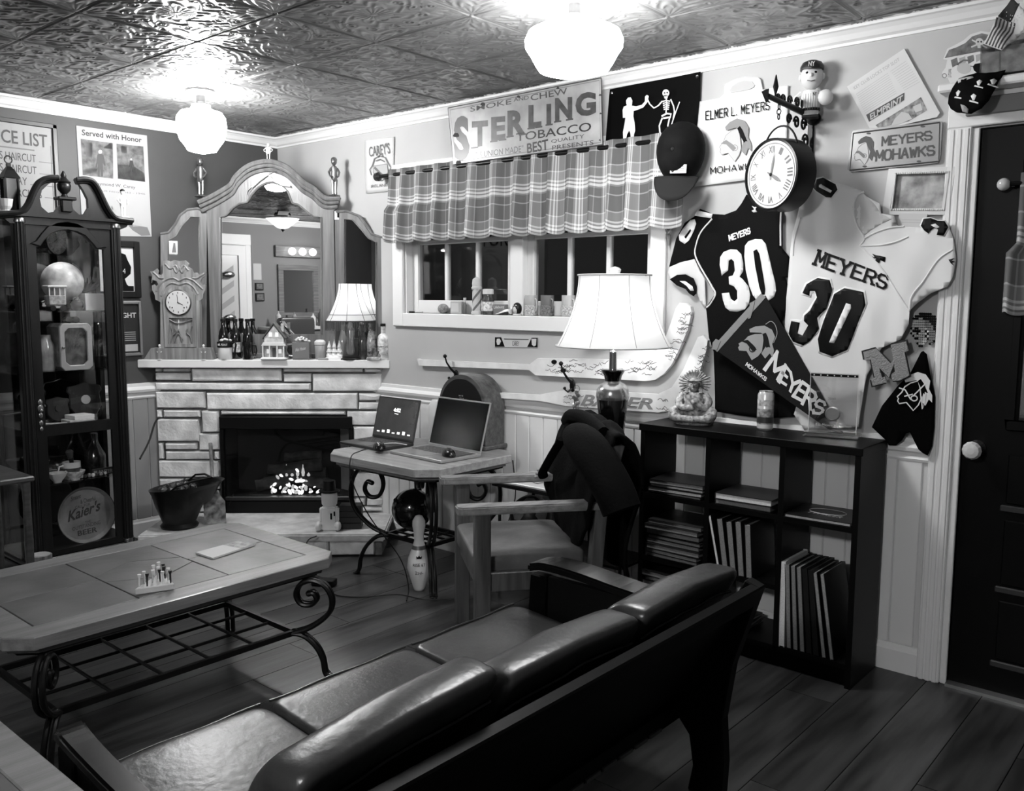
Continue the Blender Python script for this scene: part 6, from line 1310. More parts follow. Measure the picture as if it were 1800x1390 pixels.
ew = mat('banner_print', 215, .8); emblem(Tb, .052, t, ew, mat('felt_black2', 6, .95, spec=.05), ew, mat('felt_black2', 6, .95, spec=.05), None, lw_=2.2)
for q in ([(535, 1020), (565, 1030), (590, 1075)], [(560, 1060), (600, 1050)], [(600, 1060), (630, 1030), (660, 1000)], [(640, 1060), (645, 1120), (655, 1090), (660, 1040)]): stroke('emblem_line', D5, q, 2.2, .0545, ew, t)
# --- small CAREY plaque
t = rthing('name_plaque', 'narrow printed name strip below the window sill', 'plaque', 907, 602)
pp('strip', W6, [(818, 1194), (1125, 1198), (1125, 1270), (816, 1266)], .002, mat('strip_pale', 186, .6), t, th=.003)
pp('printed_end', W6, [(818, 1196), (862, 1196), (888, 1264), (818, 1264)], .0052, INK, t); pp('printed_end', W6, [(1082, 1200), (1124, 1200), (1124, 1268), (1050, 1266)], .0052, INK, t)
rt('CAREY', W6, .0055, INK, t, (942, 1258), (992, 1260), (992, 1226), (942, 1224)); pp('printed_bar', W6, [(884, 1206), (1060, 1210), (1060, 1216), (884, 1212)], .0054, GINK, t)
pp('printed_crest', W6, [(832, 1208), (852, 1206), (862, 1225), (850, 1250), (835, 1250), (828, 1228)], .0057, PAPER, t); pp('printed_crest', W6, [(1080, 1208), (1116, 1208), (1112, 1255), (1098, 1262), (1084, 1250)], .0057, PAPER, t)
# --- goalie sticks
def gstick(label, poly, off, seed, word=None, wq=None):
    t = rthing('goalie_stick', label, 'hockey stick', *poly[len(poly)//2], off)
    pp('stick', ID, poly, off, mat('stick_white', 222, .5, var=.06, vs=9), t, th=.022)
    rnd = random.Random(seed); xs = [p[0] for p in poly]
    for k in (range(70) if seed == 1 else range(26, 70)):
        if k < 48: x = rnd.uniform(poly[2][0]+15, poly[4][0]+10 if False else max(xs)-75); y = 645+(x-940)*.008+rnd.uniform(-11, 12) if seed == 1 else 702+(x-960)*.04+rnd.uniform(-11, 11)
        else:
            u = rnd.random(); x, y = (1165+u*38+rnd.uniform(-5, 5), 645-u*95) if seed == 1 else (1195+u*42+rnd.uniform(-5, 5), 695-u*85)
        q = [(x, y)]; 
        for j in range(5): q.append((q[-1][0]+rnd.uniform(1, 5), y+rnd.uniform(-3.5, 3.5)))
        stroke('signature', ID, q, .9, off+.0228, mat('sig_ink', 62, .6, spec=.1), t)
    if word: rt(word, ID, off+.0226, mat('stick_word', 138, .6), t, *wq, bold=.03, shear=.2)
    return t
s1 = [(738, 630), (743, 631.5), (935, 640), (950, 629), (1040, 630), (1130, 633), (1152, 625), (1172, 598), (1184, 566), (1192, 542), (1199, 532), (1210, 533), (1218, 539), (1220, 549), (1213, 580), (1200, 610), (1185, 640), (1172, 656), (1156, 667), (1140, 669), (1040, 664), (946, 659), (935, 650), (741, 642)]
t = gstick('autographed white goalie stick with its blade reaching up beside the window', s1, .004, 1)
for x, y in ((974, 636), (990, 651)): pp('ink_blot', ID, [(x+5*(1+.4*sin(5*a))*cos(a), y+4*sin(a)) for a in [2*pi*i/10 for i in range(10)]], .0272, INK, t)
s2_ = [(870, 689), (950, 693), (972, 689), (1000, 684), (1160, 692), (1185, 680), (1205, 650), (1222, 612), (1231, 592), (1240, 589), (1248, 598), (1246, 615), (1235, 650), (1220, 680), (1205, 705), (1185, 720), (1160, 724), (1000, 713), (955, 704), (870, 698)]
gstick('autographed goalie stick resting along the chair rail', s2_, .032, 2, 'BAUER', [(1020, 713), (1148, 720), (1150, 700), (1024, 693)])
# --- wall hooks
for px, py, lab in ((803, 660, 'black iron wall hook above the radio'), (1020, 676, 'black iron wall hook with keys left of the lamp')):
    g = rw(px, py, .0); t = thing('wall_hook', lab, 'hook', g); h_ = .028 if px > 900 else .0
    MB().sph(g+V((0, -.005-h_-(.03 if px > 900 else 0), .0)), (.018, .008, .032), 12, 8).build('plate', BLK_MET, t, smooth=True)
    o_ = .01+h_+(.03 if px > 900 else 0)
    MB().tube([g+V((0, -o_, .01)), g+V((-.008, -o_-.03, .04)), g+V((-.02, -o_-.05, .075)), g+V((-.026, -o_-.055, .105))], [.007, .006, .005, .004], 8).sph(g+V((-.027, -o_-.055, .11)), .011, 10, 7).build('prong', BLK_MET, t, smooth=True)
    MB().tube([g+V((0, -o_, -.015)), g+V((-.01, -o_-.02, -.03)), g+V((-.02, -o_-.03, -.018))], [.006, .005, .004], 8).sph(g+V((-.021, -o_-.031, -.012)), .008, 8, 6).build('lower_prong', BLK_MET, t, smooth=True)
g = rw(1014, 690, .09)
t = thing('key_ring', 'ring of keys and trinkets hanging from the iron hook', 'keys', g)
MB().tube([g+V((.016*cos(a), 0, .016*sin(a)+.02)) for a in [2*pi*i/16 for i in range(16)]], .002, 5, closed=True).build('ring', CHROME, t)
for k in range(6):
    p = g+V((.012*sin(k*2.1), -.004*(k % 3), -.012*k)); L_ = .05
    MB().lathe([(.001, -.004), (.011, -.003), (.011, .003), (.001, .004)], 10, (0, 0, 0), M=Matrix.Translation(p) @ Matrix.Rotation(pi/2+.4*sin(k), 4, 'X')).bar(p, p+V((.006*cos(k*3), 0, -L_)), .005, .002).build('key', mat('key_metal', 150, .35, metal=.8), t)
# --- things on the window sill
def spos(px, off): p = rw(px, 550, off); return V((p.x, p.y, WZ0+.0005))
t = thing('pen', 'pen lying at the left end of the window sill', 'pen', spos(732, -.02))
g = spos(730, -.02); MB().tube([g+V((-.05, 0, .005)), g+V((.0, 0, .005))], .005, 8).build('barrel', BLACK, t); MB().tube([g+V((0, 0, .005)), g+V((.06, 0, .005))], .005, 8).build('cap', PAPER, t)
g = spos(779, -.015); t = thing('painted_stone', 'oval painted stone on the window sill', 'stone', g); MB().sph(g+V((0, 0, .028)), (.04, .018, .028), 16, 10).build('stone', mat('painted_stone', 120, .6, var=.3, vs=50), t, smooth=True)
text('SOAP', [g+V((-.022, -.0185, .018)), g+V((.022, -.0185, .022)), g+V((.022, -.0185, .038)), g+V((-.022, -.0185, .034))], LGREY, t)
g = spos(806, -.02); t = thing('label_box', 'small pale box with printed label on the window sill', 'box', g); MB().bx(g+V((-.045, -.02, 0)), g+V((.04, .02, .07))).build('box', mat('box_pale', 170, .5), t, bev=.002); MB().bx(g+V((-.036, -.021, .012)), g+V((.02, -.02, .06))).build('label', PAPER, t)
g = spos(817, -.005); t = thing('small_vial', 'little dark vial with white cap before the pale box', 'bottle', g); MB().lathe([(.011, 0), (.012, .05), (.006, .06), (.006, .065)], 12, g).build('glass', mat('vial', 90, .2), t, smooth=True); MB().lathe([(.008, .065), (.008, .09)], 12, g).build('cap', PAPER, t)
g = spos(838, -.005); t = thing('barber_pole', 'small striped barber pole figurine on the window sill', 'ornament', g)
b = MB(); n = 24; H = .135; MB().lathe([(.03, 0), (.031, .012), (.026, .02)], n, g).build('base', PAPER, t, smooth=True); MB().lathe([(.024, .02), (.024, H)], n, g).build('pole', PAPER, t, smooth=True)
for k in range(3):
    b = MB(); rows = []
    for i in range(17):
        a = 2*pi*k/3+i/16*2.6*pi/2; rows.append([g+V((.0247*cos(a+j*.16), .0247*sin(a+j*.16), .02+(H-.02)*i/16)) for j in range(5)])
    b.loops(rows, False, False).build('stripe', mat('pole_stripe', 60 if k else 100, .4), t)
MB().lathe([(.028, H), (.029, H+.01), (.024, H+.016), (.026, H+.03), (.022, H+.055), (.001, H+.068)], n, g).build('cap', PAPER, t, smooth=True)
g = spos(858, -.012); t = thing('candy_jar', 'labelled glass jar beside the barber pole', 'jar', g); MB().lathe([(.03, 0), (.034, .008), (.034, .075), (.026, .095), (.026, .11)], 20, g).build('glass', mat('jar_dark', 70, .15, var=.4, vs=50), t, smooth=True); MB().lathe([(.03, .11), (.03, .135), (.02, .138)], 20, g).build('lid', mat('jar_lid', 210, .4), t, smooth=True); MB().lathe([(.0346, .02), (.0346, .07)], 20, g, cap=False).build('label', mat('jar_label', 200, .5, var=.35, vs=70), t, smooth=True)
g = spos(880, -.02); t = thing('soap_box', 'grey lettered soap carton leaning on the window sill', 'box', g); MB().bx(g+V((-.045, -.012, 0)), g+V((.045, .012, .056))).build('carton', mat('carton_grey', 110, .6), t, bev=.002)
text('Lifebuoy', [g+V((-.038, -.0125, .028)), g+V((.036, -.0125, .032)), g+V((.036, -.0125, .052)), g+V((-.038, -.0125, .048))], PAPER, t, bold=.015)
g = spos(887, .004); tag(MB(Matrix.Translation(g)).loops([[(x, y*.018, z*k) for y, k in ((-1, .6), (1, .6), (.8, 1), (-.8, 1))] for x, z in ((-.05, .006), (-.02, .016), (.015, .03), (.04, .034), (.05, .012))]).build('china_shoe', mat('glaze_white', 215, .25), smooth=True), 'white china shoe in front of the soap carton', 'ornament')
g = spos(909, .0); t = thing('penguin_egg', 'black and white round-bodied penguin ornament on the sill', 'ornament', g); MB().sph(g+V((0, 0, .035)), (.026, .024, .032), 16, 12).build('body', BLACK, t, smooth=True); MB().sph(g+V((0, -.012, .03)), (.016, .015, .022), 12, 8).build('belly', PAPER, t, smooth=True); MB().lathe([(.02, 0), (.024, .004), (.018, .009)], 14, g).build('feet', PAPER, t)
for s_ in (-1, 1): MB().sph(g+V((s_*.009, -.02, .052)), .004, 8, 6).build('eye', PAPER, t)
mm = [mat('tin_mug_a', 190, .35, metal=.2), mat('tin_mug_b', 120, .35, metal=.2), mat('tin_mug_c', 195, .35, metal=.2)]
for k, (px, lab) in enumerate(((934, 'pale embossed mug nearest the penguin on the sill'), (962, 'darker embossed mug between the two pale ones on the sill'), (999, 'pale embossed mug half hidden by the lamp shade'), (1032, 'grey embossed mug behind the lamp shade on the sill'))):
    g = spos(px, -.02); t = mug('embossed_mug', lab, g, .034, .105, mm[k % 3], rot=-.35)
    MB(Matrix.Translation(g)).lathe([(.0345, .002), (.0362, .006), (.0362, .05), (.0345, .054)], 22, cap=False).build('relief_band', mat('relief_%d' % (k % 3), (170, 105, 175)[k % 3], .6, var=.3, vs=120, bump=.6, bs=200), t)
g = rw(*W7(1125, 470), .024); t = thing('dried_posy', 'tiny dried posy pinned on the window casing', 'ornament', g)
MB(Matrix.Translation(g)).lathe([(.001, -.045), (.007, -.015), (.012, .0), (.014, .006)], 10, sy=.5).build('cone', mat('posy_cone', 110, .7), t)
for k in range(7): MB().tube([g+V((.008*cos(k), 0, .0)), g+V((.014*cos(k*1.7), -.008, .02+.004*(k % 3))), g+V((.012*cos(k*2.9), -.006, .04))], .0015, 4).build('stem', mat('posy_stem', 140, .8), t)
# door curtain and rod
t = rthing('door_curtain', 'plaid curtain panel on the rod of the dark door', 'curtain', 1790, 420, .05)
valance(4.385, 4.95, lambda u: 1.88, lambda u: 1.40, .03, 90, 5, .014, pl, t)
MB().tube([(4.34, -.03, 1.845), (5.10, -.03, 1.845)], .008, 8).build('rod', BLK_MET, t)
MB().sph((4.335, -.03, 1.845), .022, 14, 10).build('knob_finial', mat('cut_glass', 205, .12), t, smooth=True); MB().bx((4.36, -.03, 1.835), (4.37, .013, 1.852)).build('bracket', BLK_MET, t)
# ================================================================== furniture
slate = [mat('slate_tile_%d' % k, v, .42, var=.22, vs=5, bump=.12, bs=25, detail=7) for k, v in enumerate((84, 96, 76, 90))]
tbw = wood('table_rim_wood', 108, .14, 'y', .38, coat=.25)
def octa(x0, y0, x1, y1, c): return [(x0+c, y0), (x1-c, y0), (x1, y0+c), (x1, y1-c), (x1-c, y1), (x0+c, y1), (x0, y1-c), (x0, y0+c)]
def ring_arc(path, r, n, parent, name='leg', gap=.022, d=V((1, 0, 0))):
    side = V((-d.y, d.x, 0))*gap/2; b = MB()
    for s_ in (-1, 1): b.tube([p+side*s_ for p in path], r, 8)
    return b.build(name, IRON, parent, smooth=True)
def scroll_leg(J, d, zt, parent, k=1.0):
    """wrought iron leg: C-scroll up to the top, curved foot down to the floor; J = joint, d = outward dir"""
    up = [(0, 0), (.07, .03), (.135, .09), (.15, .155), (.125, .215), (.075, .24), (.03, .22), (.012, .175), (.03, .135), (.068, .13), (.09, .155), (.08, .182), (.06, .178)]
    dn = [(-.01, 0), (.04, -.01), (.085, -.05), (.11, -.10), (.118, -.15), (.13, -.166)]
    h = zt-J.z; f = h/.245
    pu = spline([J+d*(a*k)+V((0, 0, b*f)) for a, b in up], 5); pd = spline([J+d*(a*k)+V((0, 0, b*(J.z-.006)/.166)) for a, b in dn], 5)
    l_ = ring_arc(pu, .0095, 8, parent, 'leg', d=d)
    s_ = V((-d.y, d.x, 0))*.011; b = MB()
    for q in (-1, 1): b.tube([p+s_*q for p in pd], .0095, 8)
    b.build('foot', IRON, l_, smooth=True); b = MB().sph(J, .016, 10, 7).sph(pd[-1], (.02, .02, .006), 10, 6).sph(pu[-1], .013, 8, 6); b.build('collar', IRON, l_, smooth=True)
def iron_table(name, label, x0, y0, x1, y1, zt, gx, gy, gz, cut, tiles, brd=.10, k=1.0, group=None):
    t = thing(name, label, 'table', ((x0+x1)/2, (y0+y1)/2, 0)); th = .042
    ix0, iy0, ix1, iy1 = x0+brd, y0+brd, x1-brd, y1-brd
    O_ = octa(x0, y0, x1, y1, cut)
    if tiles:
        I_ = [(ix0, iy0), (ix1, iy0), (ix1, iy1), (ix0, iy1)]
        top = MB(); top.prism(O_, lambda a, b: (a, b, zt-th), lambda a, b: (a, b, zt), [list(reversed(I_))]); tp = top.build('top', tbw, t, bev=.003)
        MB().bx((ix0, iy0, zt-th), (ix1, iy1, zt-.012)).build('substrate', mat('grout', 60, .8), tp)
        cx, cy = (ix0+ix1)/2, (iy0+iy1)/2; r_ = .17; g_ = .002; ny = 3 if iy1-iy0 > .8 else 2
        for i in range(2):
            for j in range(ny):
                a0 = ix0 if i == 0 else cx; a1 = cx if i == 0 else ix1; b0 = iy0+(iy1-iy0)*j/ny; b1 = iy0+(iy1-iy0)*(j+1)/ny
                P_ = [(a0+g_, b0+g_), (a1-g_, b0+g_), (a1-g_, b1-g_), (a0+g_, b1-g_)]
                if ny == 3 and j == 1:
                    s_ = 1 if i == 0 else -1; e = a0+g_ if i == 0 else a1-g_; m_ = cx-s_*(r_*.55)
                    P_ = [(e, b0+g_), (m_+s_*.05, b0+g_), (m_-s_*.04, cy), (m_+s_*.05, b1-g_), (e, b1-g_)]
                MB().prism(P_, lambda a, b: (a, b, zt-.012), lambda a, b: (a, b, zt+random.choice((-.0008, 0, .0004)))).build('tile', slate[random.randrange(4)], tp, bev=.0015)
        if ny == 3:
            b0 = iy0+(iy1-iy0)/3; b1 = iy0+(iy1-iy0)*2/3; m_ = r_*.55
            MB().prism([(cx-m_+.052, b0+g_), (cx+m_-.052, b0+g_), (cx+m_+.038, cy), (cx+m_-.052, b1-g_), (cx-m_+.052, b1-g_), (cx-m_-.038, cy)], lambda a, b: (a, b, zt-.012), lambda a, b: (a, b, zt)).build('tile', slate[2], tp, bev=.0015)
    else:
        tp = MB(); tp.prism(O_, lambda a, b: (a, b, zt-th), lambda a, b: (a, b, zt)); tp = tp.build('top', wood('desk_wood', 150, .12, 'x', .35, coat=.3), t, bev=.004)
    i_ = .02; MB().prism(octa(x0+i_, y0+i_, x1-i_, y1-i_, cut), lambda a, b: (a, b, zt-th-.016), lambda a, b: (a, b, zt-th)).build('lip', tbw, tp)
    fr = octa(x0+.05, y0+.05, x1-.05, y1-.05, cut*.6); MB().tube([(a, b, zt-th-.024) for a, b in fr], .008, 6, closed=True).build('apron_ring', IRON, t)
    for sx in (0, 1):
        for sy in (0, 1):
            J = V((gx[sx], gy[sy], gz)); d = V(((sx*2-1)*.8, (sy*2-1)*.6, 0)).normalized(); scroll_leg(J, d, zt-th-.025, t, k)
    for a in range(2):
        MB().bar((gx[a], gy[0], gz), (gx[a], gy[1], gz), .016, .02).build('shelf_rail', IRON, t); MB().bar((gx[0], gy[a], gz), (gx[1], gy[a], gz), .016, .02).build('shelf_rail', IRON, t)
    n1, n2 = (2, 4) if gy[1]-gy[0] > .7 else (2, 3)
    for a in range(1, n1+1): x = gx[0]+(gx[1]-gx[0])*a/(n1+1); MB().tube([(x, gy[0], gz), (x, gy[1], gz)], .006, 6).build('shelf_rod', IRON, t)
    for a in range(1, n2+1): y = gy[0]+(gy[1]-gy[0])*a/(n2+1); MB().tube([(gx[0], y, gz+.004), (gx[1], y, gz+.004)], .006, 6).build('shelf_rod', IRON, t)
    return t
iron_table('coffee_table', 'slate tiled coffee table on scrolled iron legs before the hearth', 1.625, -2.60, 2.405, -1.405, .45, (1.86, 2.335), (-2.46, -1.585), .17, .065, True)
iron_table('end_table', 'slate tiled end table cut off by the lower left picture corner', 2.78, -3.66, 3.62, -2.872, .565, (2.95, 3.45), (-3.45, -3.0), .2, .07, True, brd=.075)
iron_table('laptop_table', 'wooden topped iron scroll table carrying the two laptops', 1.42, -.765, 2.21, -.09, .655, (1.66, 1.98), (-.53, -.28), .215, .085, False, k=1.25)
# brochure and peg game on the coffee table
g = at(397, 968, .452); t = thing('brochure', 'folded white brochure lying on the coffee table', 'brochure', g)
q = [at(*p, .452) for p in ((344, 973), (374, 983), (449, 958), (418, 953))]
MB().prism([(p.x, p.y) for p in q], lambda a, b: (a, b, .4515), lambda a, b: (a, b, .458)).build('leaves', PAPER, t)
q2 = [q[3].lerp(q[0], k) for k in (.0, .35)]+[q[2].lerp(q[1], k) for k in (.35, .0)]; MB().prism([(p.x, p.y) for p in q2], lambda a, b: (a, b, .458), lambda a, b: (a, b, .4584)).build('printed_panel', mat('brochure_print', 130, .5, var=.4, vs=40), t)
g = at(272, 1040, .452); t = thing('peg_game', 'triangular wooden peg game board on the coffee table', 'game', g)
P3 = [at(237, 1046, .452), at(307, 1036, .452), at(283, 1016, .452)]
P3 = [V((p.x, p.y, 0)) for p in P3]; MB().prism([(p.x, p.y) for p in P3], lambda a, b: (a, b, .451), lambda a, b: (a, b, .474)).build('board', mat('peg_board', 190, .5), t, bev=.003)
cen = (P3[0]+P3[1]+P3[2])/3; n = 0; A_, B__, C_ = [cen+(p-cen)*.8 for p in P3]
for r_ in range(5):
    for c_ in range(r_+1):
        u = r_/4; a = C_.lerp(A_, u); b_ = C_.lerp(B__, u); p = a.lerp(b_, c_/r_ if r_ else 0); n += 1
        if n in (4, 13): continue
        dk = n % 3 == 0; m_ = mat('tee_dark', 28, .35) if dk else mat('tee_pale', 215, .35)
        tag(MB(Matrix.Translation((p.x, p.y, .468)) @ Matrix.Rotation(random.uniform(-.1, .1), 4, 'X')).lathe([(.002, 0), (.003, .02), (.0032, .036), (.0062, .046), (.0066, .05), (.004, .05)], 8).build('golf_tee', m_, smooth=True), ('dark' if dk else 'pale')+' golf tee stuck in the peg game board', 'golf tee', 'golf tees in the peg game')

# ---- leather settee seen from behind
lea = mat('sofa_leather', 46, .33, var=.3, vs=5, bump=.14, bs=38, spec=.5, detail=6); ledk = mat('sofa_leather_dark', 10, .4, bump=.15, bs=60, spec=.25)
dkw = mat('settee_wood', 5, .45, spec=.12)
sf = thing('leather_settee', 'three seat dark leather settee with dark wood frame seen from behind', 'sofa', (3.6, -2.02, 0))
def cushion(fn, nu, nv, nw, name, m, parent, e1=.14, e2=.2):
    """closed rounded block from a superellipse: fn maps (-1..1)^3 to world"""
    b = MB(); rings = []
    for i in range(nu+1):
        ph = -pi/2+pi*i/nu; c_ = abs(cos(ph))**e1 if 0 < i < nu else .0; s_ = math.copysign(abs(sin(ph))**e1, sin(ph)) if i != nu/2 else 0
        rings.append([fn(s_, math.copysign(abs(cos(a))**e2, cos(a))*c_, math.copysign(abs(sin(a))**e2, sin(a))*c_) for a in [2*pi*k/nv for k in range(nv)]])
    return b.loops(rings).build(name, m, parent, smooth=True, angle=180)
ys = [-1.295, -1.79, -2.285, -2.765]
for k in range(3):
    ya, yb = ys[k+1]+.006, ys[k]-.006; ym, yh = (ya+yb)/2, (yb-ya)/2
    def fs(a, b, c, ym=ym, yh=yh, k=k):
        x = 3.475+b*.275; z = .36+c*.062+(.012*(1-a*a)*(1-b*b) if c > 0 else 0)-.05*(b+1)/2
        if c > 0: z += .006*pnoise(V((x*7, (ym+a*yh)*7, k)))
        return V((x, ym+a*yh, z))
    cu_ = cushion(fs, 18, 32, 0, 'seat_cushion', lea, sf)
    MB().tube([(3.205+.004*sin(i), ym+yh*(-.97+1.94*i/12), .415) for i in range(13)], .0035, 6).build('seat_piping', lea, cu_, smooth=True)
    def fb(a, b, c, ym=ym, yh=yh, k=k):
        # b: height (-1 bottom..1 top), c: depth (front -1 .. back 1); a rolled head bulges towards the rear
        h = (b+1)/2; z = .33+.385*h; x = 3.735+.24*h+c*(.05+.03*max(0, h-.6)*2.5)
        z += .012*(1-a*a)*h+.005*pnoise(V((a*3+k, z*9, c)))+(.02*k*(a+1)*h*.5 if k == 2 else 0)
        return V((x+.006*pnoise(V((a*2.5, z*6, k*3.3))), ym+a*yh, z))
    bc = cushion(fb, 18, 40, 0, 'back_cushion', lea, sf, .12, .5)
    MB().tube([fb(-.95+1.9*i/14, .62, 1.0)+V((.004, 0, 0)) for i in range(15)], .004, 6).build('back_seam', ledk, bc, smooth=True)
# frame
YF, YN = -1.262, -2.80
for y0, y1, aw in ((YF-.03, YF+.012, .05), (YN-.012, YN+.03, .032)):
    MB().ext([(3.87, 0), (3.98, 0), (3.985, .12), (3.975, .25), (4.0, .42), (4.075, .66), (4.03, .675), (3.94, .5), (3.84, .36), (3.70, .33), (3.70, .27), (3.80, .25), (3.87, .17), (3.885, .08)], 'y', y0, y1).build('back_post', dkw, sf, bev=.004)
    MB().ext([(3.235, 0), (3.30, 0), (3.31, .25), (3.33, .53), (3.26, .53), (3.245, .3)], 'y', y0, y1).build('front_leg', dkw, sf, bev=.004)
    a = [V((3.27, 0, .545)), V((3.33, 0, .555)), (V((3.45, 0, .55))), V((3.62, 0, .535)), V((3.80, 0, .528)), V((3.90, 0, .53))]; sp_ = spline(a, 4); b = MB()
    ym = (y0+y1)/2; sg = 1 if y0 > -2 else -1
    b.loops([[V((p.x, ym-aw+sg*.02*sin(i/len(sp_)*pi), p.z)), V((p.x, ym+aw+sg*.03*sin(i/len(sp_)*pi), p.z)), V((p.x, ym+aw+sg*.03*sin(i/len(sp_)*pi), p.z+.026)), V((p.x, ym-aw+sg*.02*sin(i/len(sp_)*pi), p.z+.026))] for i, p in enumerate(sp_)]).build('armrest', mat('arm_lacquer', 8, .22, spec=.4, coat=.3), sf, bev=.006, seg=2)
    MB().bx((3.33, (y0+y1)/2-.012, .30), (3.86, (y0+y1)/2+.012, .53)).build('arm_panel', ledk, sf)
MB().bx((3.21, YN, .235), (3.25, YF, .30)).build('front_rail', dkw, sf, bev=.004)
MB().bx((3.25, YN+.02, .26), (3.80, YF-.02, .295)).build('seat_deck', ledk, sf)
b = MB(); b.loops([[V((3.80, y, .28)), V((3.83, y, .27)), V((4.045, y, .62)), V((4.015, y, .635))] for y in (YN+.03, YF-.03)]).build('back_panel', mat('back_leatherette', 6, .5, spec=.15), sf)
MB().bar((4.052, YN+.02, .635), (4.052, YF-.02, .635), .03, .06, up=(.3, 0, 1)).build('top_rail', dkw, sf, bev=.004)
MB().bar((3.83, YN+.02, .245), (3.83, YF-.02, .245), .04, .05).build('lower_rail', dkw, sf, bev=.004)
for k in range(6): MB().bx((3.835, -1.45-.075*k-.03, .225), (3.856, -1.45-.075*k+.03, .235)).build('webbing_clip', mat('webbing', 70, .6), sf)

# ---- oak armchair with jacket
AC = frame((2.80, -.725, 0), math.radians(-38)); oak = wood('chair_oak', 74, .28, 'z', .4, coat=.2)
ch = thing('oak_armchair', 'square oak armchair with padded seat beside the laptop table', 'armchair', (2.80, -.725, 0), math.radians(-38))
hw, hl = .275, .265
for sx in (-1, 1):
    MB(AC).bx((sx*hw-.03, -hl-.02, 0), (sx*hw+.03, -hl+.04, .632)).build('front_leg', oak, ch, bev=.004)
    b = MB(AC); b.loops([[V((sx*hw-.028, y, z)), V((sx*hw+.028, y, z)), V((sx*hw+.028, y+.05, z)), V((sx*hw-.028, y+.05, z))] for y, z in ((.19, 0), (.165, .36), (.185, .62), (.25, .88))]).build('back_leg', oak, ch, bev=.004)
    b = MB(AC); b.ext([(sx*hw-.038, -hl-.075), (sx*hw-.025, -hl-.09), (sx*hw+.025, -hl-.09), (sx*hw+.04, -hl-.07), (sx*hw+.036, .215), (sx*hw-.034, .215)], 'z', .632, .664); b.build('armrest', wood('chair_oak_arm', 122, .18, 'y', .38, coat=.3), ch, bev=.005, seg=2)
    MB(AC).bx((sx*hw-.018, -hl+.04, .325), (sx*hw+.018, .18, .40)).build('side_rail', oak, ch, bev=.003)
MB(AC).bx((-hw+.03, -hl-.005, .325), (hw-.03, -hl+.03, .40)).build('front_rail', oak, ch, bev=.003)
MB(AC).bx((-hw+.03, .165, .325), (hw-.03, .20, .40)).build('rear_rail', oak, ch, bev=.003)
for z, y in ((.60, .19), (.80, .235)): MB(AC).bx((-hw+.02, y, z), (hw-.02, y+.03, z+.07)).build('back_slat', oak, ch, bev=.004)
MB(AC).bx((-hw+.03, .20, .64), (hw-.03, .235, .80)).build('back_pad', mat('chair_fabric_back', 70, .6), ch, bev=.01, seg=2)
seatm = mat('chair_vinyl', 84, .5, var=.22, vs=7, bump=.15, bs=60)
cushion(lambda a, b, c: AC @ V((a*.262, -.062+b*.226, .415+c*.045+(.022*(1-a*a)*(1-b*b) if c > 0 else 0))), 18, 32, 0, 'seat', seatm, ch)
jm = mat('jacket_wool', 9, .9, var=.3, vs=14, bump=.25, bs=90, spec=.08)
t = thing('wool_jacket', 'dark wool jacket slung over the back of the oak armchair', 'jacket', (2.95, -.5, .5))
def jk_f(u, v):     # u across the back, v from front hem over the top to the rear hem
    a = (u-.5)*2; x = a*.31*(1+.1*sin(v*5)); s_ = v
    if s_ < .45: q = s_/.45; y = .135+.09*q-.03*sin(q*3)+.02*(1-q); z = .40+.19*abs(a)**2*(1-q)+(.905-.40-.19*abs(a)**2*(1-q))*q
    elif s_ < .58: q = (s_-.45)/.13; y = .225+.12*q; z = .905+.045*sin(q*pi)
    else: q = (s_-.58)/.42; y = .345+.02*sin(q*6); z = .905-.56*q
    n_ = pnoise(V((a*2.2, v*5, 1.3))); return AC @ V((x+.02*n_, y-.035*max(0, n_) if s_ < .5 else y+.03*n_, z+.03*pnoise(V((a*3, v*2, 7)))-.03*a*a))
MB().grid(jk_f, 34, 40).build('body', jm, t, smooth=True, angle=180, thick=.014)
sl = spline([AC @ V(p) for p in ((.06, .16, .90), (.18, .15, .90), (.29, .16, .865), (.37, .19, .80), (.425, .22, .73), (.455, .24, .665))], 4)
MB().tube(sl, [.04+.05*sin(min(1, i/9)*pi/2)-.0006*i for i in range(len(sl))], 16, flat=.8).build('sleeve', jm, t, smooth=True)
sl = spline([AC @ V(p) for p in ((.10, .10, .88), (.02, .085, .81), (-.08, .08, .74), (-.17, .085, .69), (-.22, .10, .66))], 4)
MB().tube(sl, [.022]*len(sl), 10, flat=.5).build('lapel', jm, t, smooth=True)
MB().tube(spline([AC @ V(p) for p in ((-.28, .22, .90), (-.12, .2, .945), (.08, .21, .955), (.24, .23, .92))], 5), .028, 10).build('collar', jm, t, smooth=True)
for k in range(3): p = AC @ V((-.2+.025*k, .06, .665+.02*k)); MB().sph(p, .007, 8, 6).build('button', mat('jacket_button', 150, .3), t)

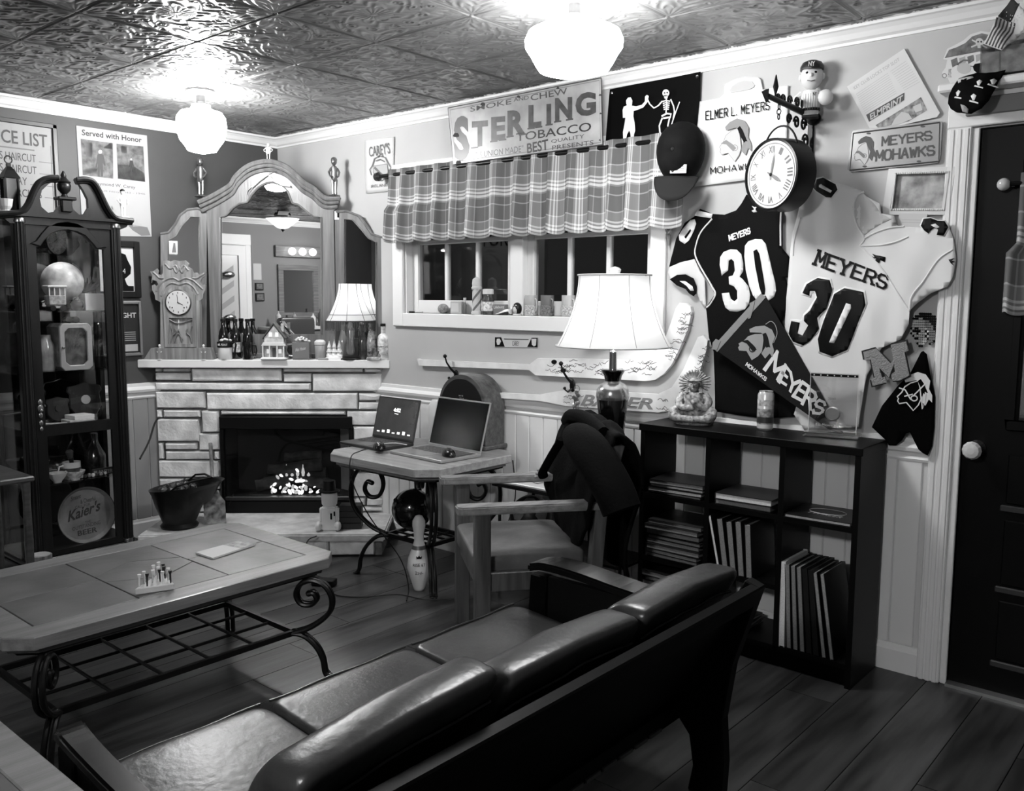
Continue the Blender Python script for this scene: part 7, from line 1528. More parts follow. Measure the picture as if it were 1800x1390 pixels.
# ---- small side table with the tall lamp
t = thing('side_table', 'low iron side table under the tall lamp behind the chair', 'table', (2.62, -.22, 0))
MB().bx((2.25, -.345, .545), (3.0, -.05, .56)).build('top', mat('side_top', 190, .3, coat=.3), t, bev=.004)
MB().bx((2.24, -.355, .53), (3.01, -.04, .545)).build('rim', IRON, t)
for x in (2.27, 2.98):
    for y in (-.33, -.07): MB().tube([(x, y, 0), (x, y, .53)], .008, 8).build('leg', IRON, t)
MB().bx((2.27, -.33, .25), (2.98, -.07, .262)).build('lower_shelf', IRON, t)
for k, (px, py, rz, v) in enumerate(((915, 838, .2, 215), (945, 842, -.3, 150), (960, 836, .5, 225))):
    g = at(px, py, .5615+.002*k); g.x = min(max(g.x, 2.36), 2.8); g.y = min(max(g.y, -.33), -.14)
    tag(MB(frame((g.x, g.y, .5605+.0022*k), rz)).box((0, 0, .001), (.15, .11, .002)).build('leaflet', mat('leaflet_%d' % k, v, .6, var=.1, vs=40)), ('pale leaflet at the bottom of the side table pile', 'grey printed leaflet in the middle of the side table pile', 'white leaflet on top of the side table pile')[k], 'leaflet')
g = V((2.36, -.20, .262))
t = thing('panelled_ball', 'dark and grey panelled ball under the side table', 'ball', g)
MB().sph(g+V((0, 0, .105)), .105, 24, 16).build('ball', BLACK, t, smooth=True, angle=180)
for a, e in ((0, .3), (1.26, .3), (2.5, .3), (3.77, .3), (5.0, .3), (.6, 1.0), (2.2, 1.0), (4.2, 1.0)):
    n_ = V((cos(a-pi/2)*cos(e), sin(a-pi/2)*cos(e), sin(e))); q = n_.to_track_quat('Z', 'Y').to_matrix().to_4x4(); MB(Matrix.Translation(g+V((0, 0, .105))) @ q).lathe([(.035, .1005), (.02, .1045), (.001, .1062)], 6).build('panel', mat('ball_grey', 90, .4), t)
LX = V((2.885, -.272, .56))
lp = thing('tall_lamp', 'tall lit table lamp with black vase base and pale bell shade', 'table lamp', LX)
MB().lathe([(.07, 0), (.072, .012), (.05, .02), (.042, .05), (.048, .2), (.058, .33), (.071, .44), (.066, .455)], 28, LX).build('base', mat('lamp_black_glaze', 12, .12, coat=.6), lp, smooth=True)
MB().lathe([(.071, .44), (.074, .452), (.070, .485), (.052, .508), (.036, .515), (.034, .522)], 28, LX).build('shoulder', mat('lamp_silver', 190, .2, metal=.8), lp, smooth=True)
MB().lathe([(.034, .52), (.04, .545), (.052, .565), (.05, .572), (.012, .574)], 24, LX).build('collar', mat('lamp_black_glaze', 12, .12, coat=.6), lp, smooth=True)
MB().lathe([(.018, .57), (.018, .65), (.008, .66), (.008, 1.0)], 16, LX).build('stem', CHROME, lp, smooth=True)
z0, z1 = 1.236-LX.z, 1.545-LX.z; pr_ = [(.160+.094*(u**1.9), z1+(z0-z1)*u) for u in [i/14 for i in range(15)]]
nn = 48; sh = MB(); sh.loops([[(LX.x+r_*(1-.018*abs(sin(4*2*pi*k/nn)))*cos(2*pi*k/nn+.2), LX.y+r_*(1-.018*abs(sin(4*2*pi*k/nn)))*sin(2*pi*k/nn+.2), LX.z+z) for k in range(nn)] for r_, z in pr_], True, False)
sh.build('shade', shade_mat('shade_linen', 204, .5), lp, smooth=True, angle=180)
for k in range(8): MB().tube([(LX.x+r_*1.002*cos(2*pi*k/8+.2), LX.y+r_*1.002*sin(2*pi*k/8+.2), LX.z+z) for r_, z in pr_], .0016, 5).build('shade_seam', mat('shade_seam', 150, .7), lp)
for r_, z in (pr_[0], pr_[-1]): MB().tube([(LX.x+r_*cos(a), LX.y+r_*sin(a), LX.z+z) for a in [2*pi*i/nn for i in range(nn)]], .004, 6, closed=True).build('shade_trim', mat('shade_edge', 190, .7), lp, smooth=True)
MB().lathe([(.012, z1-.01), (.024, z1+.012), (.028, z1+.024), (.02, z1+.032), (.001, z1+.038)], 12, LX).build('finial', mat('finial_pale', 200, .3), lp, smooth=True)
MB().bar((LX.x-.16, LX.y, LX.z+z1-.004), (LX.x+.16, LX.y, LX.z+z1-.004), .004).build('spider', CHROME, lp)
MB().sph((LX.x, LX.y, LX.z+.78), .032, 16, 12).build('bulb', mat('lamp_bulb_big', 250, .3, emit=36), lp, smooth=True)

# ---- laptops, mice, radio and cables
DZ_ = .656
def laptop(label, loc, rz, w_, d_, tilt, body, scr, time=None):
    t = thing('laptop', label, 'laptop', loc, rz); M = frame(loc, rz)
    MB(M).bx((-w_/2, -d_, 0), (w_/2, 0, .016)).build('base', body, t, bev=.003)
    MB(M).bx((-w_/2+.02, -d_*.52, .016), (w_/2-.02, -.02, .0165)).build('keyboard_well', mat('kb_well', 40, .5), t)
    b = MB(M); nk = 13
    for r_ in range(5):
        for c_ in range(nk): b.box((-w_/2+.03+(w_-.06)*(c_+.5)/nk, -.035-(d_*.44)*(r_+.5)/5+.005, .0172), ((w_-.06)/nk*.8, d_*.44/5*.78, .0016))
    tag(b.build('keys', mat('keycaps', 70, .5) if scr else mat('keycaps_b', 90, .5), t), kind='stuff')
    MB(M).bx((-.05, -d_+.015, .016), (.05, -d_*.56, .0166)).build('touchpad', mat('touchpad_%d' % (1 if scr else 2), 95 if scr else 130, .35), t)
    S_ = M @ Matrix.Translation((0, -.004, .016)) @ Matrix.Rotation(-tilt, 4, 'X'); h_ = d_*.98
    MB(S_).bx((-w_/2, -.003, 0), (w_/2, .004, h_)).build('lid', body, t, bev=.002)
    MB(S_).bx((-w_/2+.008, -.0036, .012), (w_/2-.008, -.0028, h_-.008)).build('screen', mat('screen_on' if scr else 'screen_off', 30 if scr else 10, .15, emit=.012 if scr else 0.0, var=.5 if scr else .2, vs=9, spec=.25), t)
    tx = lambda x0, z0, x1, z1: [S_ @ V((x0, -.0040, z0)), S_ @ V((x1, -.0040, z0)), S_ @ V((x1, -.0040, z1)), S_ @ V((x0, -.0040, z1))]
    if scr:
        sm = mat('screen_glow', 240, .5, emit=1.0)
        text('4:02', tx(-.028, h_*.66, .028, h_*.75), sm, t, bold=.02); text('Friday', tx(-.015, h_*.6, .015, h_*.625), sm, t)
        for x in range(7): MB(S_).bx((-w_*.4+x*.041, -.0042, h_*.14), (-w_*.4+x*.041+.022, -.0040, h_*.17+.006*(x % 3))).build('screen_icon', mat('screen_icon', 170, .5, emit=.35), t)
    return t
laptop('dark laptop showing 4:02 on the left of the iron table', (1.49, -.33, DZ_), .0, .335, .235, .25, mat('laptop_dark', 62, .35, metal=.4), True)
laptop('silver laptop with blank screen in front of the radio', (1.945, -.315, DZ_), -.06, .40, .265, .28, mat('laptop_silver', 165, .3, metal=.5), False)
for px, py, dz, lab in ((667, 788, .0185, 'black computer mouse resting on the dark laptop'), (789, 800, .0185, 'black computer mouse resting on the silver laptop')):
    g = at(px, py, DZ_+.02); M = frame((g.x, g.y, DZ_+dz), -.5)
    t = thing('computer_mouse', lab, 'mouse', (g.x, g.y, DZ_+dz)); rings = []
    for i in range(9):
        u = -1+2*i/8; r_ = sqrt(max(.02, 1-u*u)); rings.append([V((u*.055, cos(a)*.032*r_, max(0, sin(a))*.036*r_**.8+.001)) for a in [2*pi*k/16 for k in range(16)]])
    MB(M).loops(rings).build('shell', mat('mouse_black', 15, .25), t, smooth=True); MB(M).sph((-.025, 0, .033), (.008, .003, .005), 8, 6).build('wheel', MGREY, t)
t = thing('cathedral_radio', 'dark arch-topped cathedral radio behind the silver laptop', 'radio', (1.87, -.115, DZ_))
RW0, RW1 = 1.70, 2.04; RH = .385; rc = (RW0+RW1)/2; rr = (RW1-RW0)/2
prof = [(RW0, DZ_+.02)]+[(rc+rr*cos(a), DZ_+RH-rr*.98+rr*.98*sin(a)) for a in [pi-pi*i/24 for i in range(25)]]+[(RW1, DZ_+.02)]
MB().ext(prof, 'y', -.185, -.035).build('cabinet', wood('radio_wood', 72, .3, 'x', .35, coat=.4), t, bev=.006, seg=2)
pin = [(rc+(x-rc)*.9, DZ_+.03+(z-DZ_-.03)*.94) for x, z in prof]
MB().ext(pin, 'y', -.190, -.185).build('front', mat('radio_front', 16, .4), t)
MB().bx((RW0-.012, -.20, DZ_), (RW1+.012, -.02, DZ_+.022)).build('plinth', wood('radio_wood', 72, .3, 'x', .35, coat=.4), t, bev=.005)
b = MB()
for r_ in range(9):
    for c_ in range(3): b.box((rc-.012+c_*.012+(r_ % 2)*.006, -.1905, DZ_+.17+r_*.013), (.006, .002, .006))
tag(b.build('grille_cloth', mat('grille_gold', 120, .5), t), kind='stuff')
for s_ in (-1, 1):
    for k in range(5): MB().bx((rc+s_*(.035+.014*k), -.192, DZ_+.16), (rc+s_*(.04+.014*k), -.190, DZ_+.16+.10-.018*k)).build('grille_slot', mat('grille_bar', 60, .5), t)
MB().bx((RW0-.004, -.197, DZ_+.145), (RW1+.004, -.188, DZ_+.152)).build('dial_strip', mat('dial_strip', 120, .4), t)
for x in (-.07, 0, .07): MB(Matrix.Translation((rc+x, -.19, DZ_+.075)) @ Matrix.Rotation(pi/2, 4, 'X')).lathe([(.016, 0), (.015, .016), (.01, .018)], 14).build('knob', mat('radio_knob', 50, .3), t, smooth=True)
g = V((1.62, -.12, DZ_)); t = thing('white_speaker', 'rounded white speaker standing between laptop and radio', 'speaker', g)
MB().lathe([(.05, 0), (.055, .01), (.06, .12), (.055, .2), (.035, .225), (.001, .23)], 20, g, sy=.6).build('body', mat('speaker_white', 205, .4), t, smooth=True); MB().lathe([(.054, 0), (.054, .006)], 20, g, sy=.62).build('foot', MGREY, t)
def cord(label, pts, r=.003, m=None): tag(MB().tube(spline([V(p) for p in pts], 6), r, 6).build('cable', m or mat('cable_black', 16, .5), smooth=True), label, 'cable')
cord('black cable hanging from the dark laptop over the table edge', [(1.62, -.62, .672), (1.66, -.70, .676), (1.70, -.79, .662), (1.71, -.795, .55), (1.73, -.70, .35), (1.78, -.55, .12), (1.9, -.6, .008), (2.05, -.75, .006)])
cord('thin cable curling over the floor by the bowling pin', [(1.58, -.86, .02), (1.72, -.92, .006), (1.85, -.86, .006), (1.95, -.72, .006), (2.1, -.68, .006), (2.2, -.58, .006)])
cord('white cable loop lying between the laptops', [(1.60, -.50, .677), (1.64, -.52, .69), (1.67, -.47, .69), (1.70, -.42, .678)], .0025, PAPER)
cord('black cable running from firebox along the hearth', [(1.18, -.62, .135), (1.19, -.69, .12), (1.20, -.72, .01), (1.28, -.78, .006), (1.45, -.82, .006), (1.52, -.84, .02)])
cord('black cable drooping behind the cabinet to the stonework', [(.40, -1.215, .55), (.28, -1.10, .62), (.15, -1.0, .69), (.10, -.95, .72)], .006)
cord('thin black cord dropping behind the laptop table to the outlet', [(2.12, -.06, .60), (2.13, -.05, .4), (2.05, -.04, .2), (2.0, -.035, .05)])
g = V((1.56, -.86, 0)); t = thing('power_brick', 'black power brick on the floor by the iron table foot', 'adapter', g); MB(frame(g, .5)).box((0, 0, .018), (.12, .055, .034)).build('case', BLACK, t, bev=.004); MB(frame(g, .5)).tube([(-.06, 0, .018), (-.085, 0, .018)], .006, 8).build('strain_relief', BLACK, t)
# bowling ball and pin
g = V((1.715, -.40, .227)); t = thing('bowling_ball', 'black bowling ball resting on the lower grid of the laptop table', 'ball', g); MB().sph(g+V((0, 0, .108)), .108, 30, 20).build('ball', mat('bowling_black', 12, .15, coat=.5), t, smooth=True, angle=180)
for dx, dz in ((-.02, .06), (.015, .065), (.0, .03)): MB().sph(g+V((dx, -.098, .108+dz)), (.012, .012, .012), 10, 6).build('finger_hole', mat('hole_dark', 4, .9), t)
g = at(737, 1036, 0); t = thing('bowling_pin', 'white signed bowling pin standing beside the laptop table', 'bowling pin', g)
MB().lathe([(.026, 0), (.029, .012), (.045, .06), (.06, .115), (.054, .165), (.036, .21), (.0235, .25), (.0255, .29), (.032, .325), (.031, .35), (.018, .374), (.001, .38)], 28, g).build('pin', mat('pin_white', 218, .3, coat=.4), t, smooth=True, angle=180)
MB().lathe([(.0365, .21), (.0303, .228), (.0303, .2285), (.0365, .2105)], 28, g, cap=False).build('neck_band', mat('pin_band', 90, .4), t, smooth=True)
to_c = V((CAM.x-g.x, CAM.y-g.y, 0)).normalized(); sd = V((-to_c.y, to_c.x, 0))
for s_, z, wv, r_ in (('RISE 67', .135, .03, .0605), ('250-', .095, .02, .057)):
    p = V((g.x, g.y, z))+to_c*r_; text(s_, [p-sd*wv, p+sd*wv, p+sd*wv+V((0, 0, .016)), p-sd*wv+V((0, 0, .016))], INK, t)
p = V((g.x, g.y, .172))+to_c*.0535; MB().add([p-sd*.012, p+sd*.012, p+sd*.014+V((0, 0, .016)), p+sd*.006+V((0, 0, .008)), p+V((0, 0, .018)), p-sd*.006+V((0, 0, .008)), p-sd*.014+V((0, 0, .016))], [(0, 1, 2, 3, 4, 5, 6)]).build('crown_mark', INK, t)

# ---- bookshelf and what it holds
BX0, BX1, BH = 3.054, 3.99, .912
bs_ = thing('bookshelf', 'black open cube bookshelf standing against the wainscot', 'bookcase', (3.52, -.16, 0)); bk = mat('shelf_black', 5, .45, spec=.14)
YB0, YB1 = -.30, -.035
MB().bx((BX0-.008, YB0-.004, BH-.03), (BX1+.006, YB1, BH)).build('top', bk, bs_, bev=.002)
XD = [BX0, 3.366, 3.682, BX1-.022]
for i, x in enumerate(XD): MB().bx((x, YB0, 0 if i in (0, 3) else .09), (x+.022, YB1, BH-.03)).build('side_panel' if i in (0, 3) else 'divider', bk, bs_)
S1, S2, S0 = .613, .335, .092
for i in range(3):
    xa, xb = XD[i]+.022, XD[i+1]
    for z in (S1, S2, S0):
        if i == 2 and z == S2: continue
        MB().bx((xa, YB0, z-.02), (xb, YB1, z)).build('shelf', bk, bs_)
MB().bx((BX0+.022, YB0+.03, 0), (BX1-.022, YB0+.045, S0-.02)).build('kick_board', bk, bs_)
bkm = [mat('book_cover_%d' % k, v, .45, var=.1, vs=30) for k, v in enumerate((16, 12, 26, 20, 36))]; pg = mat('page_block', 205, .7, var=.06, vs=200); pgd = mat('page_block_grey', 120, .7, var=.1, vs=200)
def book(label, M, w_, d_, th, cover, pages=pg, group=None):
    t = thing('book', label, 'book', M.translation, 0, group)
    MB(M).bx((-w_/2, -d_/2, 0), (w_/2, d_/2, .0025)).bx((-w_/2, -d_/2, th-.0025), (w_/2, d_/2, th)).bx((-w_/2, -d_/2, 0), (-w_/2+.003, d_/2, th)).build('cover', cover, t)
    MB(M).bx((-w_/2+.003, -d_/2+.004, .0025), (w_/2-.004, d_/2-.004, th-.0025)).build('pages', pages, t); return t
def pile(nm, xc, z, ths, w_=.24, d_=.2, yc=-.19, cov=None, pgs=pg):
    for i, th in enumerate(ths):
        pos = ('bottom' if i == 0 else 'top' if i == len(ths)-1 else ('second', 'third', 'fourth', 'fifth', 'sixth', 'seventh', 'eighth', 'ninth', 'tenth')[i-1]+' from the bottom')
        M = frame((xc+random.uniform(-.012, .012), yc+random.uniform(-.012, .012), z+.0004), random.uniform(-.07, .07)); book('dark flat book, %s of the %s' % (pos, nm), M, w_, d_, th, cov or bkm[random.randrange(5)], pgs if i % 3 else pgd, 'books in the black bookshelf'); z += th+.0006
c0, c1, c2 = (XD[0]+.022+XD[1])/2, (XD[1]+.022+XD[2])/2, (XD[2]+.022+XD[3])/2
pile('four-book pile on the top left shelf', c0+.0, S1, (.012, .016, .014, .02), .25, .2)
pile('two thick books in the top middle cube', c1, S1, (.026, .026), .24, .21, cov=bkm[2])
pile('stack in the middle left cube', c0-.005, S2, (.02, .018, .022, .02, .016, .026, .022, .018), .255, .22, pgs=pgd)
pile('stack in the bottom left cube', c0-.003, S0, (.022, .026, .02, .024, .02, .022, .018, .024), .255, .22, pgs=pgd)
pile('low pile in the bottom middle cube', c1-.06, S0, (.014, .016, .014), .16, .2)
t = book('wide dark album with pale printed crest on the top right shelf', frame((c2-.005, -.185, S1+.0004), .05), .25, .23, .014, bkm[1])
M = frame((c2-.005, -.185, S1+.0152), .05); text('TWIRLER', [M @ V((-.06, -.05, 0)), M @ V((.07, -.06, 0)), M @ V((.07, -.03, 0)), M @ V((-.06, -.02, 0))], LGREY, t, shear=.3)
MB(M).tube([(.07*cos(a), .045*sin(a)+.01, 0) for a in [2*pi*i/20 for i in range(20)]], .0018, 4, closed=True).build('printed_ring', LGREY, t)
def upright(label, x, z, th, h_, lean, cover, pages, d_=.215, group='books in the black bookshelf'):
    M = frame((x, -.19, z+.0005), 0) @ Matrix.Rotation(lean, 4, 'Y') @ Matrix.Rotation(-pi/2, 4, 'Y') @ Matrix.Translation((h_/2, 0, 0)); M2 = M
    t = thing('book', label, 'book', (x, -.19, z), 0, group)
    MB(M2).bx((-h_/2, -d_/2, -th/2), (h_/2, d_/2, -th/2+.0025)).bx((-h_/2, -d_/2, th/2-.0025), (h_/2, d_/2, th/2)).bx((-h_/2, d_/2-.003, -th/2), (h_/2, d_/2, th/2)).build('cover', cover, t)
    MB(M2).bx((-h_/2+.004, -d_/2+.0005, -th/2+.0025), (h_/2-.004, d_/2-.003, th/2-.0025)).build('pages', pages, t); return t
ordn = ('first', 'second', 'third', 'fourth', 'fifth', 'sixth', 'seventh', 'eighth', 'ninth')
upright('leaning book with a pale edge, first in the middle cube', XD[1]+.075, S2, .014, .235, -.22, bkm[1], pg)
for k in range(4): upright('dark upright book, %s after the pale-edged one in the middle cube' % ordn[k], XD[1]+.105+k*.034, S2, .026, .225-.006*(k % 2), -.16+.03*k, bkm[k % 5], pgd)
upright('tall white-spined upright album at the left of the bottom right cube', XD[2]+.036, S0, .022, .345, -.02, PAPER, pg)
for k in range(5): upright('tall dark album, %s after the white one in the bottom right cube' % ordn[k], XD[2]+.066+k*.027, S0, .02, .335, -.06-.012*k, bkm[k % 3], pgd if k < 3 else bkm[0])
for k in range(2): upright('leaning album with grey page edge, %s from the shelf side' % ordn[1-k], XD[2]+.205+k*.03, S0, .017, .33, -.15-.01*k, bkm[k], mat('page_grey', 135, .7, var=.1, vs=150))

# chief statuette
g = V((3.225, -.155, BH)); ST = mat('carved_resin', 128, .6, var=.5, vs=60, bump=.5, bs=90); ff = .38
t = thing('chief_statuette', 'carved resin statuette of a seated figure in a feathered war bonnet', 'figurine', g); M = frame(g, ff)
MB(M).lathe([(.082, 0), (.088, .01), (.08, .02), (.05, .024)], 20, sy=.7).build('base', ST, t, smooth=True)
MB(M).lathe([(.05, .02), (.054, .05), (.044, .085), (.05, .115), (.04, .135), (.02, .142)], 16, sy=.75).build('torso', ST, t, smooth=True)
for s_ in (-1, 1):
    MB(M).tube(spline([V(p) for p in ((s_*.03, .0, .045), (s_*.075, -.03, .055), (s_*.08, -.05, .038), (s_*.05, -.065, .03), (-s_*.0, -.066, .026))], 4), [.025]*6+[.021]*6+[.015]*5, 10).build('leg', ST, t, smooth=True)
    MB(M).tube(spline([V(p) for p in ((s_*.042, 0, .125), (s_*.062, -.01, .095), (s_*.05, -.04, .075), (s_*.012, -.052, .085+.012*s_))], 4), [.019]*5+[.016]*4+[.014]*4, 10).sph((s_*.008, -.054, .086+.012*s_), (.017, .013, .012), 8, 6).build('arm', ST, t, smooth=True)
MB(M).sph((0, -.012, .168), (.024, .026, .031), 14, 10).sph((0, -.04, .166), (.005, .007, .008), 8, 6).sph((0, -.033, .152), (.009, .006, .003), 8, 5).sph((-.009, -.035, .173), (.005, .003, .003), 6, 5).sph((.009, -.035, .173), (.005, .003, .003), 6, 5).build('head', ST, t, smooth=True)
MB(M).tube([(.027*cos(a), -.012+.029*sin(a), .188) for a in [2*pi*i/20 for i in range(20)]], .005, 6, closed=True).build('brow_band', ST, t, smooth=True)
for k in range(19):
    a = -2.15+4.3*k/18; c_ = V((0, -.002, .178)); d_ = V((sin(a), .25, cos(a)*.95)); L_ = .056+.012*(abs(a) > 1.1)
    MB(M).tube([c_+d_*.02, c_+d_*(L_*.7), c_+d_*L_], [.005, .0105, .005], 6, flat=.6).build('feather', ST, t, smooth=True)
for s_ in (-1, 1): MB(M).tube([(s_*.028, -.022, .155), (s_*.03, -.028, .135)], [.006, .008], 6).build('ear_tassel', ST, t, smooth=True)
# can and award
g = V((3.53, -.11, BH)); t = thing('drink_can', 'tall pale drink can standing on the bookshelf', 'can', g)
MB().lathe([(.026, 0), (.033, .008), (.033, .145), (.027, .157), (.028, .16), (.024, .157)], 28, g).build('can', mat('can_pale', 200, .3, metal=.3), t, smooth=True)
MB().lathe([(.0334, .025), (.0334, .088)], 28, g, cap=False).build('label', mat('can_label', 130, .4, var=.35, vs=70), t, smooth=True); MB().lathe([(.0337, .03), (.0337, .055)], 28, g, cap=False).build('label_band', mat('can_band', 45, .4), t, smooth=True); MB().lathe([(.0334, .1), (.0334, .125)], 28, g, cap=False).build('label_top', mat('can_top', 165, .4, var=.3, vs=60), t, smooth=True)
MB().box(g+V((0, -.006, .159)), (.014, .022, .002)).build('tab', CHROME, t)
g = V((3.81, -.115, BH)); t = thing('glass_award', 'clear glass award plaque dated 2007 on the bookshelf', 'award', g); M = frame(g, .22); ag = glass('award_glass', .9, .10)
MB(M).bx((-.105, -.04, 0), (.105, .04, .018)).build('base', ag, t, bev=.004); MB(M).bx((-.088, -.008, .018), (.088, .008, .25)).build('plate', ag, t, bev=.003)
MB(M).bx((-.088, -.0086, .236), (.088, -.008, .246)).build('star_strip', INK, t)
for k in range(7): MB(M @ Matrix.Translation((-.075+k*.025, -.0088, .241)) @ Matrix.Rotation(pi/2, 4, 'X')).lathe([(.0028, 0), (.0028, .0003)], 5).build('star', PAPER, t)
f_ = lambda x0, z0, x1, z1: [M @ V((x0, -.0088, z0)), M @ V((x1, -.0088, z0)), M @ V((x1, -.0088, z1)), M @ V((x0, -.0088, z1))]
MB(M).tube([(-.088, -.008, .018), (-.088, -.008, .25), (.088, -.008, .25), (.088, -.008, .018)], .0016, 5).build('edge_glint', mat('edge_glint_paint', 215, .2), t)  # pale tubes paint a glint along the edges of the plate
text('2007', f_(-.02, .145, .01, .155), MGREY, t); text('E.L. Meyers High School', f_(-.06, .04, .07, .052), PAPER, t)
MB(M @ Matrix.Translation((.0, -.0085, .092)) @ Matrix.Rotation(pi/2, 4, 'X')).lathe([(.028, 0), (.028, .003), (.023, .004), (.023, .002)], 28).build('medallion', mat('medal_pewter', 130, .35, metal=.7), t, smooth=True)
# ================================================================== far end of the shop, seen in the mantel mirror
YB = ROOM_Y
def bquad(x0, x1, z0, z1, y): return [V((x1, y, z0)), V((x0, y, z0)), V((x0, y, z1)), V((x1, y, z1))]
d2 = bpy.data.objects.new('door_2', None); col.objects.link(d2); d2.matrix_basis = Matrix.Translation((3.4, YB, 0)); tag(d2, 'white glazed shop door reflected in the mantel mirror', 'door', kind='structure')
MB().bx((2.95, YB, 0), (3.03, YB+.03, 2.12)).bx((3.58, YB, 0), (3.66, YB+.03, 2.12)).bx((2.95, YB, 2.12), (3.66, YB+.03, 2.26)).build('casing', WHITE, d2, bev=.004)
MB().prism([(3.04, .01), (3.57, .01), (3.57, 2.11), (3.04, 2.11)], lambda x, z: (x, YB+.005, z), lambda x, z: (x, YB+.045, z), [[(3.14, .95), (3.14, 1.98), (3.47, 1.98), (3.47, .95)]]).build('leaf', WHITE, d2)
MB().bx((3.14, YB+.02, .95), (3.47, YB+.024, 1.98)).build('pane', mat('door_pale_pane', 205, .3), d2)  # plain pale opaque pane
for k in range(4): MB().prism([(3.22, 1.05+.2*k), (3.40, 1.17+.2*k), (3.40, 1.25+.2*k), (3.22, 1.13+.2*k)], lambda x, z: (x, YB+.0245, z), lambda x, z: (x, YB+.026, z)).build('painted_stripe', LGREY, d2)
for z, r_ in ((1.72, .07), (1.15, .07)): MB().sph((3.31, YB+.07, z), (.09, .03, .05), 14, 8).build('pole_cap', CHROME, d2, smooth=True)
vw = wood('vanity_wood', 110, .2, 'x', .4)
t = thing('barber_mirror', 'wood framed barber mirror reflected in the mantel mirror', 'mirror', (4.38, YB, 1.15))
for p0, p1 in (((4.06, 1.14), (4.70, 1.21)), ((4.06, 1.80), (4.70, 1.88)), ((4.06, 1.21), (4.14, 1.80)), ((4.62, 1.21), (4.70, 1.80))): MB().bx((p0[0], YB, p0[1]), (p1[0], YB+.04, p1[1])).build('frame', vw, t, bev=.004)
MB().bx((4.14, YB+.01, 1.21), (4.62, YB+.014, 1.80)).build('mirror_plate', MIR, t)
t = thing('vanity_light', 'three globe vanity light bar reflected in the mantel mirror', 'lamp', (4.4, YB, 2.0))
MB().bx((4.02, YB, 1.985), (4.85, YB+.05, 2.14)).build('backplate', vw, t, bev=.005)
for x in (4.235, 4.40, 4.565): MB().sph((x, YB+.12, 2.06), .052, 18, 12).build('bulb', mat('vanity_bulb', 250, .3, emit=1.4), t, smooth=True)
t = thing('barber_shelf', 'white counter with bottles reflected below the barber mirror', 'counter', (4.3, YB, .9))
MB().bx((3.75, YB, .98), (5.2, YB+.38, 1.02)).build('top', PAPER, t, bev=.004); MB().bx((3.78, YB, .0), (5.17, YB+.34, .98)).build('cabinet', vw, t)
for k, (x, h_, v) in enumerate(((3.95, .22, 190), (4.08, .16, 60), (4.2, .2, 140), (4.5, .18, 210), (4.62, .24, 80))): tag(MB().lathe([(.035, 0), (.037, .01), (.037, h_*.7), (.012, h_*.85), (.012, h_), (.016, h_)], 14, (x, YB+.2, 1.02)).build('tonic_bottle', mat('tonic_%d' % k, v, .2)), ('white', 'dark', 'grey', 'pale squat', 'tall dark')[k]+' tonic bottle on the reflected barber counter', 'bottle')
for k, (x0, x1, z0, z1) in enumerate(((3.72, 3.84, 1.52, 1.62), (3.72, 3.85, 1.37, 1.48))):
    t = thing('snapshot', ('upper', 'lower')[k]+' small black photo frame reflected beside the barber mirror', 'picture', (x0, YB, z0)); MB().bx((x0, YB, z0), (x1, YB+.02, z1)).build('frame', BLACK, t, bev=.003); MB().bx((x0+.015, YB+.02, z0+.015), (x1-.015, YB+.021, z1-.015)).build('photo', mat('photo_grey', 150, .5, var=.25, vs=30), t)
tag(MB().bx((3.70, YB, 1.66), (3.82, YB+.004, 1.88)).build('price_note', PAPER), 'white paper note reflected above the small frames', 'paper')
t = thing('barber_chair', 'round-backed barber chair reflected in the mantel mirror', 'chair', (3.95, -5.7, 0))
cm_ = mat('barber_vinyl', 60, .35)
MB().lathe([(.3, 0), (.3, .03), (.08, .06), (.07, .42)], 24, (3.95, -5.7, 0)).build('pedestal', CHROME, t, smooth=True)
cushion(lambda a, b, c: V((3.95+a*.27, -5.7+b*.27, .5+c*.07)), 14, 24, 0, 'seat', cm_, t); cushion(lambda a, b, c: V((3.95+a*.26, -5.95+c*.06, .86+b*.3)), 14, 24, 0, 'backrest', cm_, t)
for s_ in (-1, 1): MB().bx((3.95+s_*.3-.03, -5.9, .7), (3.95+s_*.3+.03, -5.5, .74)).bx((3.95+s_*.3-.02, -5.72, .45), (3.95+s_*.3+.02, -5.66, .7)).build('armrest', CHROME, t, bev=.004)
t = thing('pendant_bowl', 'white glass bowl pendant reflected in the mantel mirror', 'ceiling lamp', (3.35, -5.2, CEIL))
MB().lathe([(.06, 0), (.06, -.02), (.02, -.03), (.02, -.09)], 20, (3.35, -5.2, CEIL)).build('stem', BLK_MET, t, smooth=True)
for k in range(4): MB(Matrix.Translation((3.35, -5.2, CEIL-.06)) @ Matrix.Rotation(k*pi/2+.5, 4, 'Z')).bx((.1, -.06, -.004), (.6, .06, .004)).build('fan_blade', vw, t, bev=.003)
MB().lathe([(.09, -.03), (.1, -.05), (.09, -.08)], 20, (3.35, -5.2, CEIL)).build('fan_motor', BLACK, t, smooth=True)
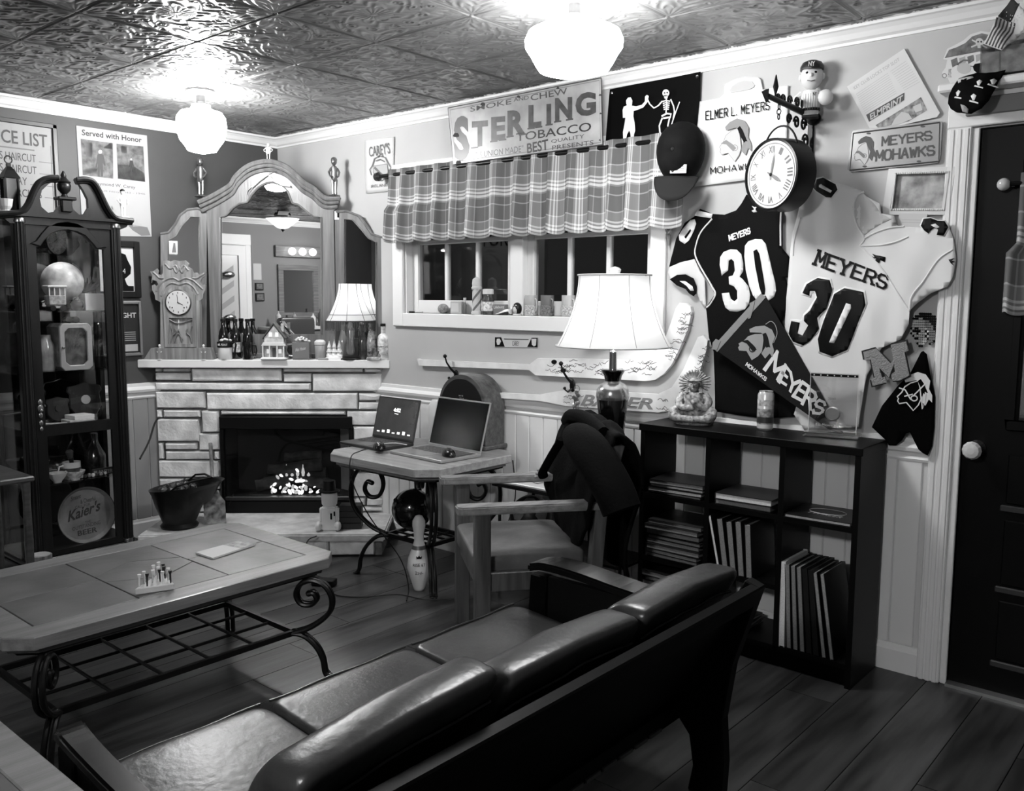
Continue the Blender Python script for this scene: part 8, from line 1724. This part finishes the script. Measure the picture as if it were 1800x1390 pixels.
MB().lathe([(.20, -.10), (.19, -.11), (.12, -.17), (.07, -.21), (.02, -.225)], 30, (3.35, -5.2, CEIL)).build('bowl', mat('pendant_lit', 225, .3, emit=.35), t, smooth=True)
MB().lathe([(.02, -.225), (.024, -.235), (.008, -.25), (.001, -.262)], 12, (3.35, -5.2, CEIL)).build('finial', BLK_MET, t, smooth=True)
# ================================================================== ceiling lamps (each lamp's own light in its builder)
def globe_lamp(label, cx, cy, prof, canopy, e, group=None, drop=.06):
    t = thing('ceiling_lamp', label, 'ceiling lamp', (cx, cy, CEIL))
    c = (cx, cy, CEIL)
    MB().lathe([(canopy, 0), (canopy, -.012), (canopy*.8, -.022), (canopy*.45, -.03)], 28, c).build('canopy', mat('lamp_fitter', 110, .3, metal=.8), t, smooth=True)
    MB().lathe([(.022, -.02), (.022, -.06), (.032, -.07), (.034, -drop-.02)], 16, c).build('stem', mat('lamp_fitter', 110, .3, metal=.8), t, smooth=True)
    m = mat('opal_glass_lit_%d' % int(e), 250, .3, emit=e)
    MB().lathe([(r, z-drop) for r, z in prof], 36, c).build('globe', m, t, smooth=True, angle=180)
    return t
c1 = at(352, 158, CEIL)
globe_lamp('small lit schoolhouse globe lamp over the fireplace corner', c1.x, c1.y, [(.045, 0), (.05, -.02), (.10, -.035), (.118, -.06), (.122, -.10), (.118, -.135), (.105, -.175), (.085, -.20), (.07, -.225), (.03, -.235), (.001, -.236)], .075, LAMP_E*1.05, drop=.075)
c2 = at(1010, -8, CEIL)
BIG = [(.045, 0), (.055, -.018), (.12, -.034), (.158, -.056), (.170, -.088), (.167, -.115), (.151, -.142), (.134, -.178), (.12, -.202), (.083, -.215), (.001, -.221)]
globe_lamp('large lit schoolhouse glass lamp above the tobacco sign', c2.x, c2.y, [(r, z*.86) for r, z in BIG], .075, LAMP_E*.72, drop=.075)
globe_lamp('added fill lamp shaped as a schoolhouse globe, unseen behind the viewer', 4.35, -4.75, BIG, .075, LAMP_E*1.9, drop=.055)  # unseen fill added to brighten the stones and fronts facing the viewer
